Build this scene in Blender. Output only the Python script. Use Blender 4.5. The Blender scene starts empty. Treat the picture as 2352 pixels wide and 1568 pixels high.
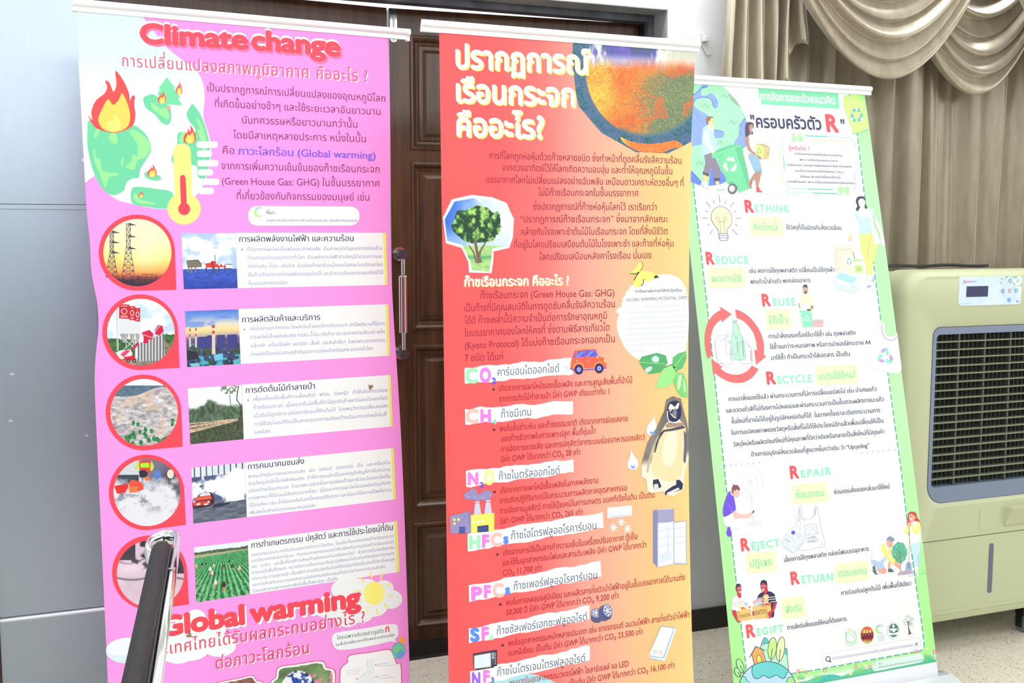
import bpy, bmesh, math, random
import numpy as np
from mathutils import Vector
from mathutils.geometry import tessellate_polygon

scene = bpy.context.scene
COL = scene.collection
# ------------------------------------------------------------------ camera
F_PX, CX, CY, EYE, DIST = 2450.0, 1176.0, 784.0, 1.40, 3.3665
YAW, PITCH = math.atan(2450 / 6330.0), math.atan((784 - 545) / 2450.0)
cam_data = bpy.data.cameras.new('camera')
cam_data.sensor_width = 36.0
cam_data.lens = F_PX / 2352.0 * 36.0
cam_data.clip_start = 0.05
cam = bpy.data.objects.new('camera', cam_data)
cam.location = (0, -DIST, EYE)
cam.rotation_euler = (math.pi / 2 - PITCH, 0, -YAW)
COL.objects.link(cam)
scene.camera = cam
# ------------------------------------------------------------------ view, world, lights
scene.view_settings.view_transform = 'Standard'
scene.view_settings.look = 'None'
scene.view_settings.gamma = 1.0
scene.view_settings.use_curve_mapping = False
scene.view_settings.exposure = -1.1
world = bpy.data.worlds.new('outdoors')
scene.world = world
world.use_nodes = True
bg = world.node_tree.nodes['Background']
bg.inputs[0].default_value = (0.93, 0.96, 1.0, 1)
bg.inputs[1].default_value = 3.0

def area(name, loc, rot, sx, sy, power, color=(1, 1, 1)):
    l = bpy.data.lights.new(name, 'AREA')
    l.shape = 'RECTANGLE'
    l.size, l.size_y = sx, sy
    l.energy = power
    l.color = color
    o = bpy.data.objects.new(name, l)
    o.location = loc
    o.rotation_euler = rot
    COL.objects.link(o)
    return o

CEIL = 3.25
# daylight from the long band of windows high in the rear wall, the ceiling's lamps, and added fill lights
area('window_daylight', (0.6, -8.45, 2.88), (math.radians(90), 0, 0), 8.0, 0.6, 260, (0.92, 0.965, 1.0))
area('right_fill_light', (6.1, -2.2, 1.9), (math.radians(90), 0, math.radians(90)), 3.0, 1.6, 70, (0.95, 0.98, 1.0))  # added fill from the right, lifts the wall between the banners
area('wall_fill_light', (1.3, -0.52, CEIL - 0.03), (0, 0, 0), 6.0, 0.5, 180, (0.935, 0.972, 1.0))  # added fill, brightens the floor and wall behind the banners
area('ceiling_lamp_front', (1.0, -2.5, CEIL - 0.03), (0, 0, 0), 5.0, 0.9, 98, (0.935, 0.972, 1.0))
area('ceiling_lamp_middle', (0.6, -4.6, CEIL - 0.03), (0, 0, 0), 4.6, 1.3, 110, (0.935, 0.972, 1.0))

# ------------------------------------------------------------------ helpers
def lin(c):
    out = []
    for x in c[:3]:
        x = x / 255.0
        out.append(x / 12.92 if x <= 0.04045 else ((x + 0.055) / 1.055) ** 2.4)
    return tuple(out) + (1.0,)

def lin_np(a):
    a = np.clip(a, 0, 255) / 255.0
    return np.where(a <= 0.04045, a / 12.92, ((a + 0.055) / 1.055) ** 2.4)

def mat(name, color, rough=0.5, metal=0.0, **kw):
    m = bpy.data.materials.new(name)
    m.use_nodes = True
    b = m.node_tree.nodes['Principled BSDF']
    b.inputs['Base Color'].default_value = lin(color)
    b.inputs['Roughness'].default_value = rough
    b.inputs['Metallic'].default_value = metal
    for k, v in kw.items():
        b.inputs[k.replace('_', ' ')].default_value = v
    return m

def nt(m):
    t = m.node_tree
    return t, t.nodes, t.links, t.nodes['Principled BSDF']

def noise_tint(m, c1, c2, scale=8.0, detail=4.0, stretch=(1, 1, 1), lo=0.35, hi=0.65, bump=0.0):
    t, N, L, b = nt(m)
    tc = N.new('ShaderNodeTexCoord'); mp = N.new('ShaderNodeMapping'); no = N.new('ShaderNodeTexNoise')
    cr = N.new('ShaderNodeValToRGB')
    mp.inputs['Scale'].default_value = stretch
    no.inputs['Scale'].default_value = scale
    no.inputs['Detail'].default_value = detail
    cr.color_ramp.elements[0].position = lo; cr.color_ramp.elements[1].position = hi
    cr.color_ramp.elements[0].color = lin(c1); cr.color_ramp.elements[1].color = lin(c2)
    L.new(tc.outputs['Object'], mp.inputs['Vector']); L.new(mp.outputs[0], no.inputs['Vector'])
    L.new(no.outputs[0], cr.inputs[0]); L.new(cr.outputs[0], b.inputs['Base Color'])
    if bump:
        bp = N.new('ShaderNodeBump'); bp.inputs['Strength'].default_value = bump; bp.inputs['Distance'].default_value = 0.002
        L.new(no.outputs[0], bp.inputs['Height']); L.new(bp.outputs[0], b.inputs['Normal'])
    return m

def link(name, me, m=None, parent=None):
    o = bpy.data.objects.new(name, me)
    COL.objects.link(o)
    if m is not None:
        for x in (m if isinstance(m, (list, tuple)) else [m]):
            me.materials.append(x)
    if parent is not None:
        o.parent = parent
    return o

def mesh(name, verts, faces, m=None, parent=None, smooth=False):
    me = bpy.data.meshes.new(name)
    me.from_pydata([tuple(v) for v in verts], [], faces)
    me.update()
    if smooth:
        me.shade_smooth()
    return link(name, me, m, parent)

def thing(name, label, cat, loc=(0, 0, 0), rz=0.0, group=None):
    o = bpy.data.objects.new(name, None)
    COL.objects.link(o)
    o.location = loc
    o.rotation_euler = (0, 0, rz)
    o.empty_display_size = 0.1
    o['label'] = label; o['category'] = cat
    if group: o['group'] = group
    return o

def tag(o, label, cat, group=None):
    o['label'] = label; o['category'] = cat
    if group: o['group'] = group
    return o

def struct(o, label=None):
    o['kind'] = 'structure'
    if label: o['label'] = label
    return o

class MB:
    """collects boxes, prisms, tubes and grids into one mesh"""
    def __init__(s):
        s.v, s.f = [], []
    def add(s, vs, fs):
        n = len(s.v)
        s.v += [tuple(p) for p in vs]
        s.f += [tuple(i + n for i in f) for f in fs]
        return s
    def box(s, x0, x1, y0, y1, z0, z1):
        return s.add([(x0, y0, z0), (x1, y0, z0), (x1, y1, z0), (x0, y1, z0), (x0, y0, z1), (x1, y0, z1), (x1, y1, z1), (x0, y1, z1)],
                     [(0, 3, 2, 1), (4, 5, 6, 7), (0, 1, 5, 4), (1, 2, 6, 5), (2, 3, 7, 6), (3, 0, 4, 7)])
    def tube(s, pts, r, n=12, cap=True, ry=None, up=(0, 0, 1)):
        pts = [Vector(p) for p in pts]
        base = len(s.v)
        for i, p in enumerate(pts):
            d = (pts[min(i + 1, len(pts) - 1)] - pts[max(i - 1, 0)]).normalized()
            u = Vector(up)
            if abs(d.dot(u)) > 0.95: u = Vector((1, 0, 0)) if abs(d.x) < 0.9 else Vector((0, 1, 0))
            a = d.cross(u).normalized(); b = a.cross(d).normalized()
            rr = r[i] if isinstance(r, (list, tuple)) else r
            rb = rr if ry is None else ry
            for k in range(n):
                t = 2 * math.pi * k / n
                s.v.append(tuple(p + a * (rr * math.cos(t)) + b * (rb * math.sin(t))))
        for i in range(len(pts) - 1):
            for k in range(n):
                a0 = base + i * n + k; a1 = base + i * n + (k + 1) % n
                s.f.append((a0, a1, a1 + n, a0 + n))
        if cap:
            s.f.append(tuple(base + k for k in range(n))[::-1])
            s.f.append(tuple(base + (len(pts) - 1) * n + k for k in range(n)))
        return s
    def loft(s, loops, cap0=True, cap1=True):
        n = len(loops[0]); base = len(s.v)
        for l in loops: s.v += [tuple(p) for p in l]
        for i in range(len(loops) - 1):
            for k in range(n):
                a = base + i * n + k; b = base + i * n + (k + 1) % n
                s.f.append((a, b, b + n, a + n))
        if cap0: s.f.append(tuple(base + k for k in range(n))[::-1])
        if cap1: s.f.append(tuple(base + (len(loops) - 1) * n + k for k in range(n)))
        return s
    def grid(s, nx, ny, fn):
        base = len(s.v)
        for j in range(ny + 1):
            for i in range(nx + 1):
                s.v.append(tuple(fn(i / nx, j / ny)))
        for j in range(ny):
            for i in range(nx):
                a = base + j * (nx + 1) + i
                s.f.append((a, a + 1, a + nx + 2, a + nx + 1))
        return s
    def plate(s, outer, holes, fn):
        """flat plate with holes; loops are 2-D, fn places them"""
        loops = [[Vector((p[0], p[1], 0)) for p in l] for l in [outer] + holes]
        flat = [p for l in loops for p in l]
        tris = tessellate_polygon(loops)
        return s.add([fn(p.x, p.y) for p in flat], tris)
    def build(s, name, m=None, parent=None, smooth=False, bevel=0.0, seg=2, angle=None):
        o = mesh(name, s.v, s.f, m, parent, smooth)
        bm = bmesh.new(); bm.from_mesh(o.data)
        bmesh.ops.remove_doubles(bm, verts=bm.verts, dist=1e-6)
        bmesh.ops.recalc_face_normals(bm, faces=bm.faces)
        bm.to_mesh(o.data); bm.free()
        if bevel:
            md = o.modifiers.new('bevel', 'BEVEL'); md.width = bevel; md.segments = seg; md.limit_method = 'ANGLE'
        if angle is not None:
            o.data.shade_smooth(); 
            try: o.data.set_sharp_from_angle(angle=math.radians(angle))
            except Exception: pass
        return o

def rrect(x0, x1, z0, z1, r, n=6):
    """rounded rectangle loop; r is one radius or four (bl, br, tr, tl)"""
    if not isinstance(r, (list, tuple)): r = (r,) * 4
    out = []
    for (cx, cz, a0, rr) in ((x0 + r[0], z0 + r[0], 180, r[0]), (x1 - r[1], z0 + r[1], 270, r[1]), (x1 - r[2], z1 - r[2], 0, r[2]), (x0 + r[3], z1 - r[3], 90, r[3])):
        for k in range(n + 1):
            t = math.radians(a0 + 90 * k / n)
            out.append((cx + rr * math.cos(t), cz + rr * math.sin(t)))
    return out

# view rays, used to find where on a plane of the room a traced point lies
_F = np.array([math.sin(YAW) * math.cos(PITCH), math.cos(YAW) * math.cos(PITCH), -math.sin(PITCH)])
_R = np.array([math.cos(YAW), -math.sin(YAW), 0.0])
_U = np.cross(_R, _F)
_C = np.array([0, -DIST, EYE])

# ------------------------------------------------------------------ materials
M = {}
M['aluminium'] = mat('anodised_aluminium', (232, 234, 240), 0.35, 0.55)
M['rail'] = mat('white_aluminium_rail', (240, 242, 246), 0.4, 0.1)
M['plastic_white'] = mat('white_plastic', (236, 240, 240), 0.45)
M['grey_plastic'] = mat('grey_plastic', (200, 205, 210), 0.45)
M['chrome'] = mat('chrome', (225, 228, 232), 0.12, 1.0)
M['chrome_dark'] = mat('dark_chrome', (120, 122, 130), 0.22, 1.0)
M['gunmetal'] = mat('gunmetal', (88, 88, 96), 0.4, 0.8)
M['black'] = mat('black_paint', (22, 20, 22), 0.45)
M['frame'] = mat('dark_grey_frame_paint', (66, 70, 78), 0.55)
noise_tint(M['frame'], (64, 68, 76), (94, 99, 108), 14, 5)
M['reveal'] = mat('grey_reveal_paint', (138, 142, 144), 0.6)
noise_tint(M['reveal'], (150, 155, 158), (172, 177, 180), 9, 5)
M['vinyl_black'] = mat('black_vinyl', (24, 21, 23), 0.55, Specular_IOR_Level=0.25)
noise_tint(M['vinyl_black'], (19, 17, 19), (28, 25, 27), 160, 2, bump=0.25)
M['cooler'] = mat('olive_plastic', (194, 199, 161), 0.5)
noise_tint(M['cooler'], (192, 197, 159), (195, 200, 162), 700, 1)
M['cooler_frame'] = mat('blue_grey_plastic', (124, 136, 160), 0.45)
M['louver'] = mat('olive_grey_louver', (128, 136, 112), 0.4)
M['vane'] = mat('dark_olive_vane', (82, 88, 78), 0.5)
M['dark'] = mat('dark_cavity', (14, 14, 16), 0.7)
M['level'] = mat('water_level_window', (104, 104, 124), 0.25)
M['rubber'] = mat('grey_rubber', (120, 128, 136), 0.6)
M['cord'] = mat('black_rubber_cord', (34, 32, 34), 0.5)
M['moth'] = mat('moth_wing', (150, 120, 80), 0.8)
M['steel_screw'] = mat('steel', (190, 192, 196), 0.3, 1.0)

# printed vinyl and ink: the printed colour of every spot is stored on the mesh
ink = bpy.data.materials.new('printed_vinyl'); ink.use_nodes = True
_t, _N, _L, _b = nt(ink)
_a = _N.new('ShaderNodeAttribute'); _a.attribute_name = 'ink'
_L.new(_a.outputs['Color'], _b.inputs['Base Color'])
_b.inputs['Roughness'].default_value = 0.5
_b.inputs['Specular IOR Level'].default_value = 0.25
M['ink'] = ink
# ------------------------------------------------------------------ the room
WY = -0.15            # face of the back wall
OX0, OX1, OZ = 0.0, 1.803, 2.157
XL, XR, YR = -3.0, 6.2, -8.6

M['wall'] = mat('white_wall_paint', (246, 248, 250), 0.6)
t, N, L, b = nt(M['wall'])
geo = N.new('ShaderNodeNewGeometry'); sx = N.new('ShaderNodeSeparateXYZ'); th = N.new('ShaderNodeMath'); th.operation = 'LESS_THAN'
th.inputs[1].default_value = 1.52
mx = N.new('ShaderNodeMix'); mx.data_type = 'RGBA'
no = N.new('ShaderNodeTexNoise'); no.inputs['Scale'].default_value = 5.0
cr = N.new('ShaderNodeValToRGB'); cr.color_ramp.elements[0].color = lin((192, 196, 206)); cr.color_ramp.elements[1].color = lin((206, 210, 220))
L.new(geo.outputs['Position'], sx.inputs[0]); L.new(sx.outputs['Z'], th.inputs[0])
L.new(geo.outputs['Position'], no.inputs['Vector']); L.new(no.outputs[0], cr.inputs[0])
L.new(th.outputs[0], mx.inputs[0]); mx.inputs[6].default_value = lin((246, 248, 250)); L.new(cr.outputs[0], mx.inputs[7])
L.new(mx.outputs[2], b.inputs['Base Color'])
M['white'] = mat('ceiling_white', (246, 246, 244), 0.7)
noise_tint(M['white'], (242, 242, 240), (248, 248, 246), 6, 3)

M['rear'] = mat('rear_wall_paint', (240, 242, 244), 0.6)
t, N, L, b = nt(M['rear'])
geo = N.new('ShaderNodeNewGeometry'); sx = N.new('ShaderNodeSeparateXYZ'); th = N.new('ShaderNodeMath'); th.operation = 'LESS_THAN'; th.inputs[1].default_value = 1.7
mx = N.new('ShaderNodeMix'); mx.data_type = 'RGBA'; mx.inputs[6].default_value = lin((236, 240, 244)); mx.inputs[7].default_value = lin((150, 152, 156))  # darker lower band added so the steel sheets reflect darker
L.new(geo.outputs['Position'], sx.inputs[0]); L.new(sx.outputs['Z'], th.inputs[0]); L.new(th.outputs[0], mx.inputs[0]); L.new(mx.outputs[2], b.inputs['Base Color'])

M['floor'] = mat('terrazzo', (212, 204, 188), 0.35)
t, N, L, b = nt(M['floor'])
tc = N.new('ShaderNodeTexCoord'); mp = N.new('ShaderNodeMapping'); mp.inputs['Scale'].default_value = (1.0, 1.0, 1.0)
L.new(tc.outputs['Object'], mp.inputs['Vector'])
prev = None
base = N.new('ShaderNodeTexNoise'); base.inputs['Scale'].default_value = 30; L.new(mp.outputs[0], base.inputs['Vector'])
cb = N.new('ShaderNodeValToRGB'); cb.color_ramp.elements[0].color = lin((206, 196, 178)); cb.color_ramp.elements[1].color = lin((224, 217, 203))
L.new(base.outputs[0], cb.inputs[0]); prev = cb.outputs[0]
for sc, thr, c1, c2 in ((70, 0.30, (150, 130, 96), (232, 224, 210)), (120, 0.27, (92, 78, 62), (196, 184, 150)), (190, 0.24, (120, 112, 100), (238, 234, 226))):
    vo = N.new('ShaderNodeTexVoronoi'); vo.inputs['Scale'].default_value = sc; vo.inputs['Randomness'].default_value = 1.0
    L.new(mp.outputs[0], vo.inputs['Vector'])
    lt = N.new('ShaderNodeMath'); lt.operation = 'LESS_THAN'; lt.inputs[1].default_value = thr; L.new(vo.outputs['Distance'], lt.inputs[0])
    sep = N.new('ShaderNodeSeparateColor'); L.new(vo.outputs['Color'], sep.inputs[0])
    g = N.new('ShaderNodeMath'); g.operation = 'GREATER_THAN'; g.inputs[1].default_value = 0.55; L.new(sep.outputs[0], g.inputs[0])
    mu = N.new('ShaderNodeMath'); mu.operation = 'MULTIPLY'; L.new(lt.outputs[0], mu.inputs[0]); L.new(g.outputs[0], mu.inputs[1])
    c = N.new('ShaderNodeValToRGB'); c.color_ramp.elements[0].color = lin(c1); c.color_ramp.elements[1].color = lin(c2); L.new(sep.outputs[1], c.inputs[0])
    mm = N.new('ShaderNodeMix'); mm.data_type = 'RGBA'; L.new(mu.outputs[0], mm.inputs[0]); L.new(prev, mm.inputs[6]); L.new(c.outputs[0], mm.inputs[7])
    prev = mm.outputs[2]
L.new(prev, b.inputs['Base Color'])

M['wood'] = mat('brown_varnished_wood', (66, 42, 26), 0.33)
t, N, L, b = nt(M['wood'])
tc = N.new('ShaderNodeTexCoord'); mp = N.new('ShaderNodeMapping'); mp.inputs['Scale'].default_value = (9, 9, 0.7)
no = N.new('ShaderNodeTexNoise'); no.inputs['Scale'].default_value = 4; no.inputs['Detail'].default_value = 6; no.inputs['Distortion'].default_value = 0.6
cr = N.new('ShaderNodeValToRGB'); cr.color_ramp.elements[0].position = 0.3; cr.color_ramp.elements[1].position = 0.72
cr.color_ramp.elements[0].color = lin((58, 37, 22)); cr.color_ramp.elements[1].color = lin((96, 64, 40))
L.new(tc.outputs['Object'], mp.inputs['Vector']); L.new(mp.outputs[0], no.inputs['Vector']); L.new(no.outputs[0], cr.inputs[0]); L.new(cr.outputs[0], b.inputs['Base Color'])

M['steel'] = mat('brushed_steel_sheet', (160, 171, 184), 0.34, 1.0)
t, N, L, b = nt(M['steel'])
tc = N.new('ShaderNodeTexCoord'); mp = N.new('ShaderNodeMapping'); mp.inputs['Scale'].default_value = (60, 60, 0.8)
no = N.new('ShaderNodeTexNoise'); no.inputs['Scale'].default_value = 12; no.inputs['Detail'].default_value = 5
mr = N.new('ShaderNodeMapRange'); mr.inputs['To Min'].default_value = 0.30; mr.inputs['To Max'].default_value = 0.42
L.new(tc.outputs['Object'], mp.inputs['Vector']); L.new(mp.outputs[0], no.inputs['Vector']); L.new(no.outputs[0], mr.inputs[0]); L.new(mr.outputs[0], b.inputs['Roughness'])
# a few bright scuffs in the sheet
vo = N.new('ShaderNodeTexVoronoi'); vo.inputs['Scale'].default_value = 7
mp2 = N.new('ShaderNodeMapping'); mp2.inputs['Rotation'].default_value = (0.2, 0.4, 0.3); mp2.inputs['Scale'].default_value = (1, 1, 1.6)
L.new(tc.outputs['Object'], mp2.inputs['Vector']); L.new(mp2.outputs[0], vo.inputs['Vector'])
lt = N.new('ShaderNodeMath'); lt.operation = 'LESS_THAN'; lt.inputs[1].default_value = 0.045; L.new(vo.outputs['Distance'], lt.inputs[0])
mm = N.new('ShaderNodeMix'); mm.data_type = 'RGBA'; L.new(lt.outputs[0], mm.inputs[0]); mm.inputs[6].default_value = lin((160, 171, 184)); mm.inputs[7].default_value = lin((206, 212, 218))
L.new(mm.outputs[2], b.inputs['Base Color'])

struct(MB().box(XL, XR, YR, 0.6, -0.12, 0).build('floor', M['floor']))
struct(MB().box(XL, XR, YR, WY + 0.2, CEIL, CEIL + 0.1).build('ceiling', M['white']))
w = MB().box(XL, OX0, WY, 0.1, 0, CEIL).box(OX1, XR, WY, 0.1, 0, CEIL).box(OX0, OX1, WY, 0.1, OZ, CEIL)
struct(w.build('wall_back', M['wall']))
struct(MB().box(XL - 0.1, XL, YR, 0.1, 0, CEIL).build('wall_left', M['white']))
struct(MB().box(XR, XR + 0.1, YR, 0.1, 0, CEIL).build('wall_right', M['white']))
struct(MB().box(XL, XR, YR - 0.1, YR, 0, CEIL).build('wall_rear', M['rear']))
struct(MB().box(OX1, XR, WY - 0.012, WY, 0, 0.077).build('baseboard_right', M['black'], bevel=0.002))

# door opening: grey painted reveal, dark frame, threshold
rv = MB().box(OX1 - 0.003, OX1, WY, -0.06, 0, OZ).box(OX0, OX0 + 0.003, WY, -0.06, 0, OZ).box(OX0, OX1, WY, -0.06, OZ - 0.003, OZ)
struct(rv.build('trim_1', M['reveal']), 'grey painted reveal of the doorway')
JI = 1.776
fr_ = MB().box(JI, OX1 - 0.003, -0.06, -0.035, 0, OZ - 0.003).box(OX0 + 0.003, OX0 + 0.03, -0.06, -0.035, 0, OZ - 0.003).box(OX0 + 0.03, JI, -0.06, -0.014, 2.130, OZ - 0.003)
struct(fr_.build('trim_2', M['frame'], bevel=0.0015), 'dark grey door frame')
struct(MB().box(JI + 0.001, OX1, -0.035, 0.07, 0, OZ).box(OX0, OX0 + 0.02, -0.035, 0.07, 0, OZ).build('trim_3', M['black']), 'black door rebate')
struct(MB().box(OX0 + 0.03, JI, -0.05, 0.12, 0, 0.012).build('trim_4', M['black']), 'black threshold under the doors')

# brushed steel sheets on the wall left of the door
st = MB().box(-0.292, -0.008, WY - 0.010, WY, 0.345, 1.482).box(-0.292, -0.008, WY - 0.012, WY, 0.0, 0.331).box(-0.292, -0.008, WY - 0.011, WY, 1.49, 2.62)
steel = struct(st.build('trim_5', M['steel'], bevel=0.001), 'brushed steel sheets covering the wall left of the door')
struct(MB().box(-0.292, -0.008, WY - 0.013, WY, 1.476, 1.489).build('seam_strip', M['steel'], steel, bevel=0.001))
MB().box(-0.292, -0.008, WY - 0.018, WY, 0.332, 0.341).build('seam_strip', M['aluminium'], steel, bevel=0.003)
struct(MB().box(-0.36, -0.294, WY - 0.03, WY, 0, 2.7).build('trim_6', M['wood'], bevel=0.004), 'brown wooden post beside the steel sheets')

# the two door leaves
ANG = math.radians(4.0)
def leaf(name, hx, sgn, label):
    d = (sgn * math.cos(ANG), math.sin(ANG)); n = (-sgn * math.sin(ANG), math.cos(ANG))
    def P(s, dep, z): return (hx + d[0] * s + n[0] * dep, 0.015 + d[1] * s + n[1] * dep, z)
    m = MB()
    W, Z0, Z1, TH = 0.878, 0.016, 2.138, 0.042
    rows = [(0.062, 0.430), (0.482, 1.040), (1.090, 1.650), (1.685, 2.057)]
    S0, S1 = 0.070, 0.812
    m.plate([(0, Z0), (W, Z0), (W, Z1), (0, Z1)], [[(S0, a), (S1, a), (S1, b_), (S0, b_)] for a, b_ in rows], lambda s, z: P(s, 0, z))
    m.add([P(0, 0, Z0), P(W, 0, Z0), P(W, 0, Z1), P(0, 0, Z1), P(0, TH, Z0), P(W, TH, Z0), P(W, TH, Z1), P(0, TH, Z1)],
          [(4, 5, 6, 7), (0, 1, 5, 4), (1, 2, 6, 5), (2, 3, 7, 6), (3, 0, 4, 7)])
    for a, b_ in rows:
        loops = []
        for ins, dep in ((0, 0), (0.003, -0.005), (0.010, -0.006), (0.016, 0.000), (0.022, 0.010), (0.030, 0.012), (0.034, 0.009), (0.045, 0.009), (0.056, 0.002), (0.060, 0.002)):
            loops.append([P(S0 + ins, dep, a + ins), P(S1 - ins, dep, a + ins), P(S1 - ins, dep, b_ - ins), P(S0 + ins, dep, b_ - ins)])
        m.loft(loops, cap0=False, cap1=True)
    o = struct(m.build(name, M['wood']), label)
    return o, P
dl, PL = leaf('door_1', 0.022, 1, 'left leaf of the brown panelled wooden door, behind the pink banner')
dr, PR = leaf('door_2', 1.7816, -1, 'right leaf of the brown panelled wooden door, with a chrome pull handle')

# pull handle
HS, HZ0, HZ1 = 0.853, 1.018, 1.345
g = MB()
g.tube([PR(HS, -0.062, HZ0), PR(HS, -0.062, HZ1)], 0.0085, 16)
handle = g.build('door_handle', M['chrome'], dr, angle=40)
g = MB()
loops = []
for z, k in ((HZ0 + 0.07, 0.9), (HZ0 + 0.072, 1), (HZ1 - 0.072, 1), (HZ1 - 0.07, 0.9)):
    lp = []
    for q in range(48):
        a = 2 * math.pi * q / 48
        r = (0.0135 if q % 4 < 2 else 0.0112) * k
        c = PR(HS + r * math.cos(a), -0.062 + r * math.sin(a), z); lp.append(c)
    loops.append(lp)
g.loft(loops); g.build('grip', M['chrome'], handle)
for z in (HZ0, HZ1):
    g = MB().tube([PR(HS, 0.0, z), PR(HS, -0.007, z)], 0.023, 24); g.build('rosette', M['chrome'], handle, angle=40)
    g = MB().tube([PR(HS, -0.007, z), PR(HS, -0.078, z)], 0.0155, 24); g.build('post', M['gunmetal'], handle, angle=40)

# flush bolt at the top of the right leaf
BS, BZ0, BZ1 = 0.864, 2.030, 2.134
lp = [(BS - 0.0115, BZ1)] + [(BS - 0.0115 * math.cos(t * math.pi / 10), BZ0 + 0.0115 - 0.0115 * math.sin(t * math.pi / 10)) for t in range(11)] + [(BS + 0.0115, BZ1)]
g = MB().loft([[PR(s, 0, z) for s, z in lp], [PR(s, -0.003, z) for s, z in lp]])
bolt = g.build('flush_bolt', M['chrome'], dr)
MB().tube([PR(BS, -0.004, BZ0 + 0.003), PR(BS, -0.004, BZ1 - 0.02)], 0.0028, 10).build('rod', M['steel_screw'], bolt)
for ds in (-0.0075, 0.0075):
    for z in (BZ0 + 0.014, BZ1 - 0.014):
        MB().tube([PR(BS + ds, -0.003, z), PR(BS + ds, -0.0048, z)], 0.0034, 12).build('screw', M['gunmetal'], bolt)

# ground outside, seen only as light over the door
struct(MB().box(XL, XR, 0.6, 12, -0.14, -0.02).build('ground', M['white']))
# ------------------------------------------------------------------ curtains
M['curtain'] = mat('taupe_satin', (186, 176, 156), 0.27, 0.45)
M['curtain'].node_tree.nodes['Principled BSDF'].inputs['Sheen Weight'].default_value = 0.3
noise_tint(M['curtain'], (174, 163, 142), (188, 178, 158), 40, 3, (1, 1, 0.2))
M['curtain_main'] = mat('taupe_curtain', (150, 138, 116), 0.36, 0.3)
noise_tint(M['curtain_main'], (146, 134, 114), (158, 146, 126), 40, 3, (1, 1, 0.2))

rng = random.Random(5)
# long curtain: flat-pressed pleats that overlap one another
x = 2.10; edges = []
while x < 4.6:
    edges.append(x); x += rng.uniform(0.075, 0.125)
deep = [(rng.uniform(-0.015, 0.02), rng.uniform(-0.10, -0.045), rng.uniform(0.8, 1.8)) for _ in edges]
def pleat(x):
    for i in range(len(edges) - 1):
        if edges[i] <= x < edges[i + 1]:
            t = (x - edges[i]) / (edges[i + 1] - edges[i])
            a, b, p = deep[i]
            d = a + (b - a) * t ** p + 0.006 * math.sin(t * 9 + i)
            if t > 0.93: d += (deep[i + 1][0] - b) * ((t - 0.93) / 0.07)
            return d
    return 0
m = MB(); xs = []
for i in range(len(edges) - 1):
    a, b = edges[i], edges[i + 1]
    for t in (0, 0.06, 0.18, 0.32, 0.46, 0.6, 0.72, 0.82, 0.89, 0.93, 0.955, 0.985):
        xs.append(a + (b - a) * t)
zs = [0.03 + (2.72 - 0.03) * k / 14 for k in range(15)]
V = []
for j, z in enumerate(zs):
    for i, xx in enumerate(xs):
        V.append((xx + 0.006 * math.sin(z * 2.1 + i * 0.4), -0.205 + pleat(xx) * (0.7 + 0.3 * math.sin(z * 1.3 + xx * 9)) , z))
nx = len(xs)
Fc = [(j * nx + i, j * nx + i + 1, (j + 1) * nx + i + 1, (j + 1) * nx + i) for j in range(len(zs) - 1) for i in range(nx - 1)]
cur = mesh('curtain', V, Fc, M['curtain_main'], smooth=True)
md = cur.modifiers.new('thickness', 'SOLIDIFY'); md.thickness = 0.002
tag(cur, 'long pleated taupe curtain hanging on the wall behind the air cooler', 'curtain')

def swag(name, xc, half, ztop, zbot, y0, amp, seed, label, nf=11, skew=0.0):
    r = random.Random(seed)
    ph = [r.uniform(0, 6.28) for _ in range(6)]
    def fn(t, s):
        # s: 0 at the gathered top edge, 1 at the lowest hem
        w = 4 * t * (1 - t)
        f = s * nf + 0.22 * math.sin(2 * math.pi * t + ph[0]) * s + 0.10 * math.sin(5 * t + ph[1])
        k = 0.12 + 0.88 * s
        zz = ztop - (ztop - zbot) * k * w
        xx = xc + half * (2 * t - 1) * (0.80 + 0.20 * s) + skew * w * s
        fr_ = f - math.floor(f)
        # soft roll with a tucked-in underside
        fold = (math.sin(math.pi * fr_ ** 1.5)) ** 1.1
        a = amp * (0.75 + 0.35 * math.sin(ph[2] + 2.3 * math.floor(f))) * (0.30 + 0.70 * w)
        hem = 0.02 * max(0, (s - 0.95) / 0.05)
        return (xx, y0 - a * fold - 0.03 * w * s + hem, zz - 0.018 * fold * w)
    m = MB().grid(64, nf * 14, fn)
    o = m.build(name, M['curtain'], smooth=True)
    md = o.modifiers.new('thickness', 'SOLIDIFY'); md.thickness = 0.0025
    return tag(o, label, 'curtain swag', 'swags of the curtain valance')
swag('curtain_swag', 2.45, 0.60, 2.72, 1.935, -0.425, 0.042, 3, 'taupe satin swag on the left of the valance, just above the green banner')
swag('curtain_swag', 2.925, 0.50, 2.72, 1.915, -0.335, 0.036, 8, 'middle taupe satin swag, the narrow one hanging lowest between its neighbours')
swag('curtain_swag', 3.33, 0.62, 2.72, 1.905, -0.515, 0.042, 21, 'taupe satin swag at the right edge of the photo, partly cut off')

# the tail that falls beside the swags
def tail(t, s):
    xx = 1.955 + 0.30 * t - 0.035 * s * (1 - t)
    hem = 1.62 + 0.56 * max(0, (t - 0.45) / 0.55) ** 0.9 - 0.075 * (1 - abs(2 * ((t * 7) % 1) - 1)) * (t > 0.45)
    z = 2.72 + (hem - 2.72) * s
    f = 0.5 - 0.5 * math.cos(2 * math.pi * (t * 6 + 0.15 * math.sin(s * 3)))
    return (xx + 0.012 * math.sin(s * 5 + t * 9) * s, -0.275 - 0.055 * f ** 0.7 * (0.6 + 0.4 * s), z)
o = MB().grid(96, 40, tail).build('curtain_tail', M['curtain'], smooth=True)
o.modifiers.new('thickness', 'SOLIDIFY').thickness = 0.0025
tag(o, 'gathered taupe satin tail at the left end of the valance, against the white wall', 'curtain tail')

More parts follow.
